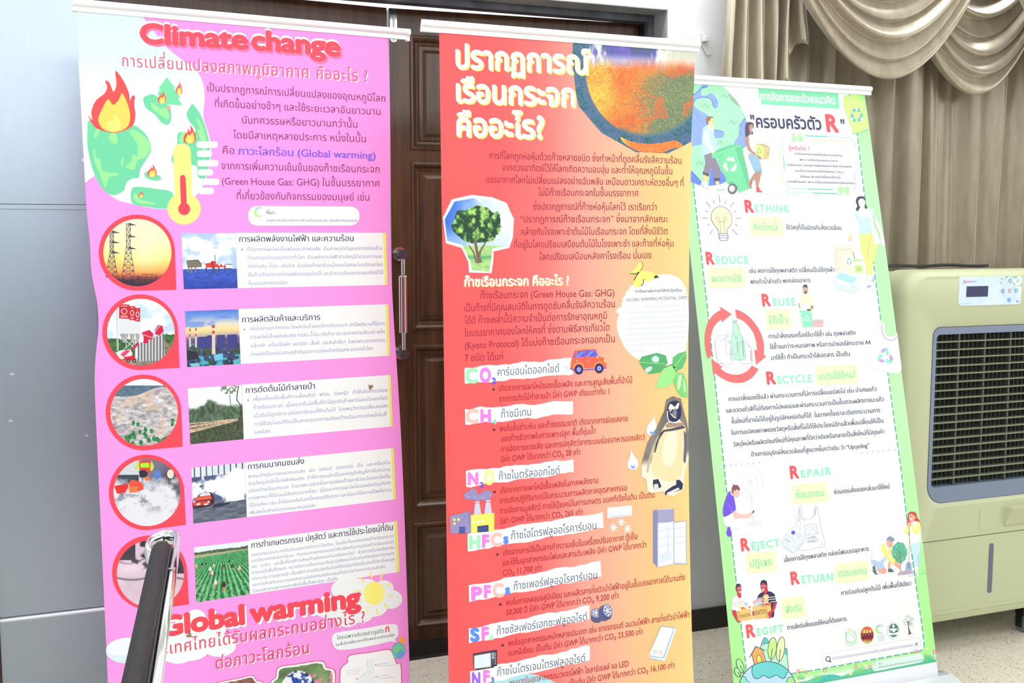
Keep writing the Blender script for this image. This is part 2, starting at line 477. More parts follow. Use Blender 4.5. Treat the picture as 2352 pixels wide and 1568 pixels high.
# ------------------------------------------------------------------ air cooler
CXm, CY0 = 2.955, -0.615
c = thing('air_cooler', 'olive green evaporative air cooler on castors in front of the curtain', 'air cooler', (CXm, CY0 + 0.16, 0))
def W2(px, y, pz): return (px - CXm, y - (CY0 + 0.16), pz)
X0, X1, Z0, Z1 = 2.428, 3.482, 0.092, 1.292
GX0, GX1, GZ0, GZ1 = 2.556, 3.364, 0.510, 1.105      # opening of the front
def rr(ins, y, r=(0.03, 0.03, 0.085, 0.085)):
    return [W2(px, y, pz) for px, pz in rrect(X0 + ins, X1 - ins, Z0 + ins, Z1 - ins, [max(0.006, q - ins * 0.5) for q in r], 8)]
m = MB()
front = rrect(X0 + 0.03, X1 - 0.03, Z0 + 0.012, Z1 - 0.02, (0.03, 0.03, 0.07, 0.07), 8)
hole = rrect(GX0 - 0.022, GX1 + 0.022, GZ0 - 0.012, GZ1 + 0.022, (0.075, 0.075, 0.05, 0.05), 8)
CPX0, CPX1, CPZ0, CPZ1 = 2.634, 2.93, 1.158, 1.282
m.plate(front, [hole], lambda a, b: W2(a, CY0, b))
def rr2(i0, i1, y):
    return [W2(a, y, b) for a, b in rrect(X0 + i0, X1 - i0, Z0 + i1 * 0.6, Z1 - i1, (0.03, 0.03, 0.085 - i1 * 0.5, 0.085 - i1 * 0.5), 8)]
m.loft([[W2(a, CY0, b) for a, b in front], rr2(0.020, 0.012, CY0 + 0.006), rr2(0.010, 0.005, CY0 + 0.016), rr2(0.003, 0.001, CY0 + 0.034), rr2(0, 0, CY0 + 0.055), rr2(0, 0, CY0 + 0.13)], cap0=False, cap1=True)
h2 = rrect(GX0, GX1, GZ0, GZ1, (0.065, 0.065, 0.03, 0.03), 8)
m.loft([[W2(a, CY0, b) for a, b in hole], [W2(a, CY0 + 0.012, b) for a, b in h2], [W2(a, CY0 + 0.05, b) for a, b in h2]], cap0=False, cap1=False)
m.build('front_cover', M['cooler'], c, angle=35)
# rear housing with moulded ribs
m = MB()
def hs(y, ins): return [W2(a, y, b) for a, b in rrect(X0 + 0.012 + ins, X1 - 0.012 - ins, Z0 + 0.02, Z1 - 0.012 - ins, (0.03, 0.03, 0.08, 0.08), 8)]
loops = [hs(CY0 + 0.125, 0)]
y = CY0 + 0.14
for k in range(5):
    loops += [hs(y, 0.0), hs(y + 0.008, 0.006), hs(y + 0.016, 0.006), hs(y + 0.022, 0.0)]; y += 0.034
loops.append(hs(CY0 + 0.325, 0.0))
m.loft(loops); m.build('rear_housing', M['cooler'], c, angle=35)
# blue grey frame of the outlet
m = MB()
fo = rrect(GX0 + 0.0015, GX1 - 0.0015, GZ0 + 0.0015, GZ1 - 0.0015, (0.064, 0.064, 0.03, 0.03), 8)
fi = rrect(GX0 + 0.016, GX1 - 0.016, GZ0 + 0.056, GZ1 - 0.025, (0.014,) * 4, 8)
fi2 = rrect(GX0 + 0.017, GX1 - 0.017, GZ0 + 0.057, GZ1 - 0.026, (0.014,) * 4, 8)
m.loft([[W2(a, CY0 + 0.05, b) for a, b in fo], [W2(a, CY0 + 0.010, b) for a, b in fo], [W2(a, CY0 + 0.010, b) for a, b in fi], [W2(a, CY0 + 0.07, b) for a, b in fi2]], cap0=False, cap1=False)
m.build('outlet_frame', M['cooler_frame'], c, angle=35)
IX0, IX1, IZ0, IZ1 = GX0 + 0.015, GX1 - 0.015, GZ0 + 0.055, GZ1 - 0.024
MB().add([W2(IX0, CY0 + 0.12, IZ0), W2(IX1, CY0 + 0.12, IZ0), W2(IX1, CY0 + 0.12, IZ1), W2(IX0, CY0 + 0.12, IZ1)], [(0, 1, 2, 3)]).build('outlet_cavity', M['dark'], c)
m = MB(); z = IZ1 - 0.026
while z > IZ0 + 0.01:
    y0 = CY0 + 0.012
    m.add([W2(IX0, y0, z - 0.0022), W2(IX1, y0, z - 0.0022), W2(IX1, y0, z + 0.0022), W2(IX0, y0, z + 0.0022),
           W2(IX0, y0 + 0.022, z - 0.0012), W2(IX1, y0 + 0.022, z - 0.0012), W2(IX1, y0 + 0.022, z + 0.0012), W2(IX0, y0 + 0.022, z + 0.0012)],
          [(0, 1, 2, 3), (4, 7, 6, 5), (0, 4, 5, 1), (3, 2, 6, 7), (0, 3, 7, 4), (1, 5, 6, 2)])
    z -= 0.0272
m.build('louver_slats', M['louver'], c)
m = MB(); px = IX0 + 0.012; k = 0
while px < IX1 - 0.004:
    big = k % 6 == 5
    wd = 0.0035 if big else 0.0012
    m.box(*[q for q in (px - wd - CXm, px + wd - CXm)], CY0 + (0.020 if big else 0.036) - (CY0 + 0.16), CY0 + 0.075 - (CY0 + 0.16), IZ0, IZ1)
    px += 0.0188; k += 1
m.build('vertical_vanes', M['vane'], c)
# control panel
pan = MB()
lp = rrect(2.646, 2.915, 1.1745, 1.2705, 0.010, 6)
pan.loft([[W2(a, CY0 + 0.001, b) for a, b in lp], [W2(a, CY0 - 0.003, b) for a, b in lp]])
M['panel_blue'] = mat('pale_blue_panel', (214, 232, 252), 0.35)
noise_tint(M['panel_blue'], (206, 228, 252), (226, 236, 252), 12, 3)
cpanel = pan.build('control_panel', M['panel_blue'], c)
def pl(u, v):   # panel print space: u 0..1 left-right, v 0..1 top-down
    return W2(2.646 + 0.269 * u, CY0 - 0.0034, 1.2705 - 0.096 * v)
M['screen'] = mat('dark_display', (58, 60, 98), 0.15)
MB().add([pl(0.112, 0.33), pl(0.458, 0.33), pl(0.456, 0.70), pl(0.110, 0.70)], [(3, 2, 1, 0)]).build('display_screen', M['screen'], cpanel)
PANEL_PL, PANEL_OBJ = pl, cpanel
# lower tank: seam, knock-out plate, level window, drain drawer
def strip(name, a0, a1, b0, b1, mt, dep=0.0015, r=0.0, par=c, y=CY0):
    l_ = rrect(a0, a1, b0, b1, r, 6) if r else [(a0, b0), (a1, b0), (a1, b1), (a0, b1)]
    return MB().loft([[W2(a, y + 0.001, b) for a, b in l_], [W2(a, y - dep, b) for a, b in l_]]).build(name, mt, par)
M['seam'] = mat('dark_olive_seam', (96, 98, 70), 0.7)  # darker olive for the body joint
strip('body_seam', X0 + 0.03, X1 - 0.03, 0.3835, 0.386, M['seam'], 0.0006)
strip('lower_ridge', X0 + 0.035, X1 - 0.035, 0.128, 0.137, M['cooler'], 0.004, 0.004)
strip('level_window', 2.826, 2.846, 0.176, 0.352, M['level'], 0.001, 0.0095)
strip('blanking_plate', 2.778, 2.852, 0.402, 0.478, M['cooler'], 0.0015, 0.006)
dwr = MB()
dz0, dz1, dx0, dx1 = 0.408, 0.478, 2.885, 3.025
dwr.add([W2(dx0, CY0 + 0.001, dz0), W2(dx1, CY0 + 0.001, dz0), W2(dx1, CY0 + 0.001, dz1), W2(dx0, CY0 + 0.001, dz1),
         W2(dx0 + 0.002, CY0 - 0.006, dz0 + 0.002), W2(dx1 - 0.002, CY0 - 0.006, dz0 + 0.002), W2(dx1 - 0.002, CY0 - 0.030, dz1), W2(dx0 + 0.010, CY0 - 0.030, dz1)],
        [(4, 5, 6, 7), (0, 1, 5, 4), (1, 2, 6, 5), (2, 3, 7, 6), (3, 0, 4, 7), (0, 3, 2, 1)])
dwr.build('filler_flap', M['cooler'], c, bevel=0.002)
for wx in (2.52, 3.035, 3.40):
    for wy in ((CY0 + 0.05, CY0 + 0.28) if wx != 3.035 else (CY0 + 0.035,)):
        hub = MB().box(wx - 0.02 - CXm, wx + 0.02 - CXm, wy - CY0 - 0.16 - 0.02, wy - CY0 - 0.16 + 0.02, 0.062, 0.094).build('castor', M['black'], c, bevel=0.003)
        g = MB()
        prof = [(0.029, -0.012), (0.033, -0.008), (0.033, 0.008), (0.029, 0.012)]
        for k in range(24): pass
        loops = [[(wx - CXm + o_, wy - CY0 - 0.16 + r_ * math.cos(t2 * math.pi / 12), 0.0335 + r_ * math.sin(t2 * math.pi / 12)) for t2 in range(24)] for r_, o_ in prof]
        g.loft(loops); g.build('wheel', M['rubber'], hub, angle=35)
        MB().box(wx - 0.022 - CXm, wx - 0.017 - CXm, wy - CY0 - 0.172, wy - CY0 - 0.148, 0.02, 0.07).build('fork', M['black'], hub)

# power cord lying across the top of the cooler
pts = []
for k in range(25):
    t_ = k / 24
    pts.append((2.50 + 0.46 * t_, -0.40 + 0.03 * math.sin(t_ * 4), 1.2925 + 0.0062 + 0.004 * math.sin(t_ * 7) ** 2))
o = MB().tube(pts, 0.0055, 8).build('power_cord', M['cord'], smooth=True)
tag(o, 'black power cord lying on top of the olive air cooler', 'cord')

# ------------------------------------------------------------------ hook on the white wall
hk = thing('wall_hook', 'small white plastic hook plate on the white wall beside the curtain tail', 'hook', (1.945, WY, 2.06))
MB().box(-0.028, -0.012, -0.012, 0, -0.005, 0.028).build('backplate', M['plastic_white'], hk, bevel=0.003)
MB().box(-0.012, 0.006, -0.018, 0, -0.002, 0.018).build('body', M['plastic_white'], hk, bevel=0.003)
MB().add([(-0.020, -0.004, -0.003), (0.002, -0.004, -0.003), (0.022, -0.012, -0.040), (0.004, -0.012, -0.046), (-0.020, -0.007, -0.003), (0.002, -0.007, -0.003), (0.022, -0.015, -0.040), (0.004, -0.015, -0.046)],
         [(0, 1, 2, 3), (7, 6, 5, 4), (0, 4, 5, 1), (1, 5, 6, 2), (2, 6, 7, 3), (3, 7, 4, 0)]).build('hanging_tab', M['grey_plastic'], hk)

# ------------------------------------------------------------------ chair in the foreground
ch = thing('chair', 'black padded chair with a chrome frame, cut off at the lower left', 'chair', (0.055, -1.98, 0), math.radians(-6.0))
# local y runs along the top of the backrest, local -x is the seat side
YA, YB, ZT = -0.34, 0.235, 0.955
def pad(y, k):
    lp = []
    for q in range(16):
        a = 2 * math.pi * q / 16
        px = 0.0150 * k * (abs(math.cos(a)) ** 0.6) * (1 if math.cos(a) >= 0 else -1)
        lp.append((px - 0.006, y, 0))
    return lp
m = MB()
prof = []
for q in range(13):
    a = math.pi * q / 12
    prof.append((0.0150 * math.cos(a), 0.018 * math.sin(a)))
def padloop(y, zt, k):
    l_ = [(-0.066 + 0.0150 * k, y, 0.56)]
    l_ += [(-0.006 + px * k, y, zt + pz * k) for px, pz in prof]
    l_ += [(-0.066 - 0.0150 * k, y, 0.56)]
    return l_
loops = [padloop(YA - 0.012, ZT - 0.030, 0.5), padloop(YA, ZT - 0.014, 0.92)]
for k in range(9): loops.append(padloop(YA + 0.02 + (YB - YA - 0.05) * k / 8, ZT - 0.012, 1.0))
loops += [padloop(YB - 0.012, ZT - 0.014, 0.95), padloop(YB, ZT - 0.026, 0.72), padloop(YB + 0.006, ZT - 0.045, 0.35)]
m.loft(loops); bk = m.build('backrest', M['vinyl_black'], ch, smooth=True)
g = MB(); g.tube([(0.0075, YA, ZT - 0.003), (0.0075, YB - 0.02, ZT - 0.003)], 0.0016, 6); g.build('piping', M['black'], bk)
# chrome flat tube looping round the end of the backrest
pts = [(0.0150, YA - 0.02, ZT - 0.008), (0.0150, YB - 0.06, ZT - 0.008), (0.0150, YB + 0.004, ZT - 0.004)]
for q in range(1, 12):
    a = math.pi * q / 12
    pts.append((-0.006 + 0.0210 * math.cos(a), YB + 0.012 + 0.036 * math.sin(a), ZT - 0.004 - 0.010 * (q / 12)))
pts += [(-0.0270, YB + 0.004, ZT - 0.016), (-0.018, YB - 0.03, ZT - 0.03)]
fr_c = MB().tube(pts, 0.0052, 14, ry=0.0115).build('frame', M['chrome'], ch, smooth=True)
g = MB().tube([(0.0150, 0.075, ZT + 0.0035), (0.0150, 0.075, ZT + 0.0052)], 0.0048, 14); g.build('screw', M['steel_screw'], ch, angle=40)
seat = MB()
lo = [[(a, b, z) for a, b in rrect(-0.50 + i, -0.09 - i, -0.24 + i, 0.24 - i, 0.05, 5)] for i, z in ((0.012, 0.42), (0, 0.432), (0, 0.462), (0.012, 0.476), (0.04, 0.482))]
seat.loft(lo); seat.build('seat', M['vinyl_black'], ch, smooth=True)
for sx_, sy_ in ((-0.45, -0.22), (-0.45, 0.22), (0.0150, -0.245), (0.0150, 0.225)):
    top = 0.43 if sx_ < 0 else ZT - 0.012
    if sx_ < 0:
        MB().tube([(sx_, sy_, 0.425), (sx_ - 0.02, sy_, 0.005)], 0.011, 12).build('leg', M['chrome'], ch, smooth=True)
    else:
        MB().tube([(sx_ - 0.016, sy_ - 0.03, ZT - 0.03), (sx_ - 0.080, sy_ - 0.03, 0.45), (sx_ - 0.10, sy_ - 0.03, 0.005)], 0.0075, 12).build('leg', M['chrome'], ch, smooth=True)
for sy_ in (-0.22, 0.215):
    MB().tube([(-0.45, sy_, 0.41), (-0.055, sy_, 0.41)], 0.009, 10).build('seat_rail', M['chrome'], ch, smooth=True)
# ------------------------------------------------------------------ lettering: glyph outlines from the built-in font
_tc = bpy.data.curves.new('glyph', 'FONT')
_to = bpy.data.objects.new('glyph', _tc); COL.objects.link(_to)
_gc = {}
def _mesh_of(s):
    _tc.body = s
    bpy.context.view_layer.update()
    ev = _to.evaluated_get(bpy.context.evaluated_depsgraph_get())
    me = ev.to_mesh()
    v = np.array([(p.co.x, p.co.y) for p in me.vertices]).reshape(-1, 2)
    f = [tuple(p.vertices) for p in me.polygons]
    ev.to_mesh_clear()
    return v, f
def glyph(ch, bold, res):
    k = (ch, bold, res)
    if k not in _gc:
        _tc.offset = 0.0; _tc.resolution_u = res
        v0, _ = _mesh_of('||'); v1, _ = _mesh_of('|' + ch + '|')
        adv = v1[:, 0].max() - v0[:, 0].max() if len(v1) else 0
        if ch == ' ': adv = 0.26
        _tc.offset = bold
        v, f = _mesh_of(ch) if ch != ' ' else (np.zeros((0, 2)), [])
        _gc[k] = (v, f, adv)
    return _gc[k]
UP, TONE, LOW, ASC = 'ิีึืั็ํ', '่้๊๋์', 'ุู', 'ปฝฟ'
def layout(s, bold=0.0, res=3, track=0.0):
    """-> verts (em units), faces"""
    V, Fs, x, n = [], [], 0.0, 0
    base, hasup = '', False
    for i, c in enumerate(s):
        v, f, adv = glyph(c, bold, res)
        dx = dy = 0.0
        if c in UP:
            hasup = True
            if base in ASC and base: dx = -0.13
        elif c in TONE:
            if hasup: dy = 0.185
            elif i + 1 < len(s) and s[i + 1] == 'ำ': dy = 0.185
            if base in ASC and base: dx = -0.13
        elif c in LOW:
            if base in 'ฎฏญฐ' and base: dy = -0.16
        else:
            base, hasup = c, False
        if len(v):
            V.append(v + np.array([x + dx, dy])); Fs += [tuple(q + n for q in t_) for t_ in f]; n += len(v)
        x += adv + (track if adv > 0.01 else 0)
    return (np.concatenate(V) if V else np.zeros((0, 2))), Fs

# ------------------------------------------------------------------ value noise for printed photographs
def vnoise(x, y, seed=0):
    xi, yi = np.floor(x).astype(int), np.floor(y).astype(int)
    xf, yf = x - xi, y - yi
    def h(a, b):
        n = (a * 374761393 + b * 668265263 + seed * 974634777) & 0xffffffff
        n = ((n ^ (n >> 13)) * 1274126177) & 0xffffffff
        return ((n ^ (n >> 16)) & 0xffff) / 65535.0
    u, v = xf * xf * (3 - 2 * xf), yf * yf * (3 - 2 * yf)
    return (h(xi, yi) * (1 - u) + h(xi + 1, yi) * u) * (1 - v) + (h(xi, yi + 1) * (1 - u) + h(xi + 1, yi + 1) * u) * v
def fbm(x, y, s, seed=0, o=4):
    r, a, t_ = 0, 0.5, 0
    for k in range(o):
        r = r + a * vnoise(x * s, y * s, seed + k); t_ += a; s *= 2; a *= 0.55
    return r / t_
def ramp(t_, stops):
    t_ = np.asarray(t_); ps = [s[0] for s in stops]
    return np.stack([np.interp(t_, ps, [s[1][k] for s in stops]) for k in range(3)], -1)
def mixc(a, b, m):
    m = np.clip(m, 0, 1)[..., None]
    return a * (1 - m) + np.asarray(b, float) * m
def sst(a, b, x):
    t_ = np.clip((x - a) / (b - a), 0, 1); return t_ * t_ * (3 - 2 * t_)
def inside(px, py, poly):
    r = np.zeros(px.shape, bool); j = len(poly) - 1
    for i in range(len(poly)):
        xi, yi = poly[i]; xj, yj = poly[j]
        c = ((yi > py) != (yj > py)) & (px < (xj - xi) * (py - yi) / ((yj - yi) if yj != yi else 1e-9) + xi)
        r ^= c; j = i
    return r

def catmull(pts, closed=True, n=6):
    P = [np.array(p, float) for p in pts]; out = []
    m = len(P); rng_ = range(m) if closed else range(m - 1)
    for i in rng_:
        p0 = P[(i - 1) % m] if closed or i > 0 else P[i]
        p1, p2 = P[i], P[(i + 1) % m]
        p3 = P[(i + 2) % m] if closed or i + 2 < m else P[(i + 1) % m]
        for k in range(n):
            t_ = k / n
            out.append(0.5 * ((2 * p1) + (-p0 + p2) * t_ + (2 * p0 - 5 * p1 + 4 * p2 - p3) * t_ ** 2 + (-p0 + 3 * p1 - 3 * p2 + p3) * t_ ** 3))
    if not closed: out.append(P[-1])
    return [tuple(p) for p in out]

class Banner:
    """a hanging print; tracing coordinates are turned into u (along) and v (down) on its own plane"""
    def __init__(s, root, o, X, V, W, H, wob, gain):
        s.root, s.W, s.H = root, W, H
        s.o = np.array(o); s.X = np.array(X) / np.linalg.norm(X)
        V = np.array(V); V = V - s.X * (V @ s.X); s.V = V / np.linalg.norm(V)
        s.N = np.cross(s.X, s.V)          # towards the room
        s.off = np.array(root.location)
        rz = root.rotation_euler.z; s.rot = np.array([[math.cos(rz), -math.sin(rz), 0], [math.sin(rz), math.cos(rz), 0], [0, 0, 1]])
        s.wob = wob
        s.gain = gain; s.k = 0; s.hold = False; s.fr(0, 0, 1); s.acc = None; s.panel = None
    def fr(s, ox, oy, sc): s.ox, s.oy, s.sc = ox, oy, sc
    def uv(s, pts):
        p = np.asarray(pts, float).reshape(-1, 2) / s.sc + np.array([s.ox, s.oy])
        d = _F[None] + _R[None] * ((p[:, :1] - CX) / F_PX) + _U[None] * ((CY - p[:, 1:]) / F_PX)
        t_ = ((s.o - _C) @ s.N) / (d @ s.N)
        q = _C[None] + d * t_[:, None] - s.o
        return np.stack([q @ s.X, -(q @ s.V)], -1)
    def edges(s, v):
        return s.wob(v)
    def loc(s, uv, w, curl=0.0):
        u, v = uv[:, 0], uv[:, 1]
        l, r = s.edges(v)
        c = 0.022
        dl = np.clip((l + c - u) / c, 0, 1); dr_ = np.clip((u - (r - c)) / c, 0, 1)
        ww = w - curl * (dl ** 2 + dr_ ** 2)
        return (s.o[None] + s.X[None] * u[:, None] - s.V[None] * v[:, None] + s.N[None] * np.asarray(ww).reshape(-1, 1) - s.off[None]) @ s.rot
    # ---- collecting
    def begin(s, name, label=None, lv=0):
        s.end(); s.k = lv * 90; s.acc = dict(name=name, label=label, v=[], f=[], c=[], n=0)
    def end(s):
        if s.acc and s.acc['n']:
            a = s.acc
            me = bpy.data.meshes.new(a['name'])
            me.from_pydata(np.concatenate(a['v']).tolist(), [], a['f'])
            at = me.attributes.new('ink', 'FLOAT_COLOR', 'POINT')
            at.data.foreach_set('color', np.concatenate(a['c']).astype(np.float32).ravel())
            me.update()
            # make every face look into the room
            bm = bmesh.new(); bm.from_mesh(me)
            nn = Vector(s.N @ s.rot); fl = [f for f in bm.faces if f.normal.dot(nn) < 0]
            if fl: bmesh.ops.reverse_faces(bm, faces=fl)
            bm.to_mesh(me); bm.free()
            o = link(a['name'], me, ink, s.panel)
            if a['label']: o['label'] = a['label']
        s.acc = None
    def put(s, uv, faces, col, extra=0.0):
        if not s.hold: s.k += 1
        a = s.acc
        w = 0.00015 + s.k * 4e-6
        n = len(uv)
        a['v'].append(s.loc(uv, w + np.zeros(n) + extra))
        c = np.asarray(col, float)
        if c.ndim == 1: c = np.tile(np.array(lin(c)), (n, 1))
        c = c * np.array([s.gain] * 3 + [1])
        a['c'].append(c); a['f'] += [tuple(i + a['n'] for i in f) for f in faces]; a['n'] += n
    # ---- drawing
    def P(s, pts, col, smooth=False, n=6):
        if smooth: pts = catmull(pts, True, n)
        tr = tessellate_polygon([[Vector((p[0], p[1], 0)) for p in pts]])
        s.put(s.uv(pts), tr, col)
    def E(s, cx, cy, rx, ry, col, rot=0, n=40, a0=0, a1=360):
        r = math.radians(rot); pts = []
        for k in range(n + (0 if a1 - a0 >= 360 else 1)):
            t_ = math.radians(a0 + (a1 - a0) * k / n)
            x, y = rx * math.cos(t_), ry * math.sin(t_)
            pts.append((cx + x * math.cos(r) - y * math.sin(r), cy + x * math.sin(r) + y * math.cos(r)))
        s.P(pts, col)
    def S(s, pts, w, col, closed=False, smooth=False, n=6):
        if smooth: pts = catmull(pts, closed, n)
        P = np.array(pts, float); m = len(P)
        if closed: nx_, pv = np.roll(P, -1, 0), np.roll(P, 1, 0)
        else:
            nx_ = np.vstack([P[1:], P[-1:] * 2 - P[-2:-1]]); pv = np.vstack([P[:1] * 2 - P[1:2], P[:-1]])
        d1 = P - pv; d2 = nx_ - P
        d1 /= np.linalg.norm(d1, axis=1)[:, None] + 1e-9; d2 /= np.linalg.norm(d2, axis=1)[:, None] + 1e-9
        t_ = d1 + d2; t_ /= np.linalg.norm(t_, axis=1)[:, None] + 1e-9
        nn = np.stack([-t_[:, 1], t_[:, 0]], -1)
        cs = np.abs((nn * np.stack([-d1[:, 1], d1[:, 0]], -1)).sum(1)); k = (np.asarray(w) / 2 / np.clip(cs, 0.5, 1)).reshape(-1, 1)
        A, B_ = P + nn * k, P - nn * k
        fs = [(i, (i + 1) % m, m + (i + 1) % m, m + i) for i in range(m if closed else m - 1)]
        s.put(s.uv(np.vstack([A, B_])), fs, col)
    def L(s, segs, w, col):
        for a in segs: s.S(a, w, col)
    def R(s, x0, y0, x1, y1, col): s.P([(x0, y0), (x1, y0), (x1, y1), (x0, y1)], col)
    def RQ(s, q, r, col, n=5):
        """rounded quadrilateral"""
        q = [np.array(p, float) for p in q]; pts = []
        for i in range(4):
            p, a, b = q[i], q[i - 1], q[(i + 1) % 4]
            da = (a - p) / np.linalg.norm(a - p); db = (b - p) / np.linalg.norm(b - p)
            p0, p2 = p + da * r, p + db * r
            for k in range(n + 1):
                t_ = k / n; pts.append(tuple(p0 * (1 - t_) ** 2 + p * 2 * t_ * (1 - t_) + p2 * t_ ** 2))
        s.P(pts, col)
    def T(s, text, x0, y0, x1, y1, ch, col, bold=0.0, slant=0.0, lat=False, res=3, track=0.0, dx=0, dy=0):
        """one line of lettering fitted between two baseline points; ch = height of a consonant (or capital)"""
        v, f = layout(text, 0.0, res, track)
        if not len(v): return
        n1 = len(v)
        if bold > 0:      # heavier strokes: the outline laid down several times, slightly shifted
            ofs = [(-bold, 0), (bold, 0)] if bold < 0.016 else [(bold * math.cos(q * math.pi / 4), bold * math.sin(q * math.pi / 4)) for q in range(8)] + [(0, 0)]
            n0 = len(v); f = [tuple(i + q * n0 for i in t_) for q in range(len(ofs)) for t_ in f]
            v = np.concatenate([v + np.array(o_) for o_ in ofs])
        A = np.array([x0 + dx, y0 + dy], float); B_ = np.array([x1 + dx, y1 + dy], float)
        h = ch / (0.69 if lat else 0.56)
        q = s.uv([A, A + np.array([0, -10.0])]); up = None
        # direction of 'up' on the print, in tracing coordinates
        e = s.uv([A]); p0 = s.px(e); p1 = s.px(e - np.array([[0, 0.01]]))
        up = (p1 - p0)[0]; up /= np.linalg.norm(up)
        mn, mx_ = v[:, 0].min(), v[:, 0].max()
        t_ = (v[:, 0] - mn) / (mx_ - mn)
        P = A[None] + (B_ - A)[None] * t_[:, None] + up[None] * (v[:, 1:] * h)
        if slant: P = P + (B_ - A)[None] / np.linalg.norm(B_ - A) * (v[:, 1:] * h * slant)
        s.put(s.uv(P), f, col, np.repeat(np.arange(len(v) // n1), n1) * 2.5e-6)
        if len(v) > n1 and not s.hold: s.k += (len(v) // n1) // 2 + 1
    def px(s, uv):
        q = s.o[None] + s.X[None] * uv[:, :1] - s.V[None] * uv[:, 1:] - _C[None]
        z = q @ _F
        p = np.stack([CX + F_PX * (q @ _R) / z, CY - F_PX * (q @ _U) / z], -1)
        return (p - np.array([s.ox, s.oy])) * s.sc
    def lines(s, rows, ch, col, **k):
        for r in rows: s.T(r[0], *r[1:5], ch, col, **k)
    def PIC(s, q, nx, ny, fn, clip=None):
        """printed photograph: q = four corners (tl, tr, br, bl); fn(x, y) -> sRGB 0..255 per point"""
        X, Y = np.meshgrid(np.linspace(0, 1, nx + 1), np.linspace(0, 1, ny + 1))
        q = [np.array(p, float) for p in q]
        P = (q[0][None, None] * ((1 - X) * (1 - Y))[..., None] + q[1][None, None] * (X * (1 - Y))[..., None]
             + q[2][None, None] * (X * Y)[..., None] + q[3][None, None] * ((1 - X) * Y)[..., None])
        c = lin_np(fn(X, Y)); c = np.concatenate([c, np.ones(c.shape[:2] + (1,))], -1).reshape(-1, 4)
        idx = np.arange((nx + 1) * (ny + 1)).reshape(ny + 1, nx + 1)
        fs = np.stack([idx[:-1, :-1], idx[:-1, 1:], idx[1:, 1:], idx[1:, :-1]], -1).reshape(-1, 4)
        pp = P.reshape(-1, 2)
        if clip is not None:
            cen = pp[fs].mean(1); ok = inside(cen[:, 0], cen[:, 1], clip); fs = fs[ok]
        s.put(s.uv(pp), fs.tolist(), c)
    def ring_fill(s, outer, inner, col):
        loops = [[Vector((p[0], p[1], 0)) for p in l] for l in (outer, inner)]
        s.put(s.uv(list(outer) + list(inner)), tessellate_polygon(loops), col)

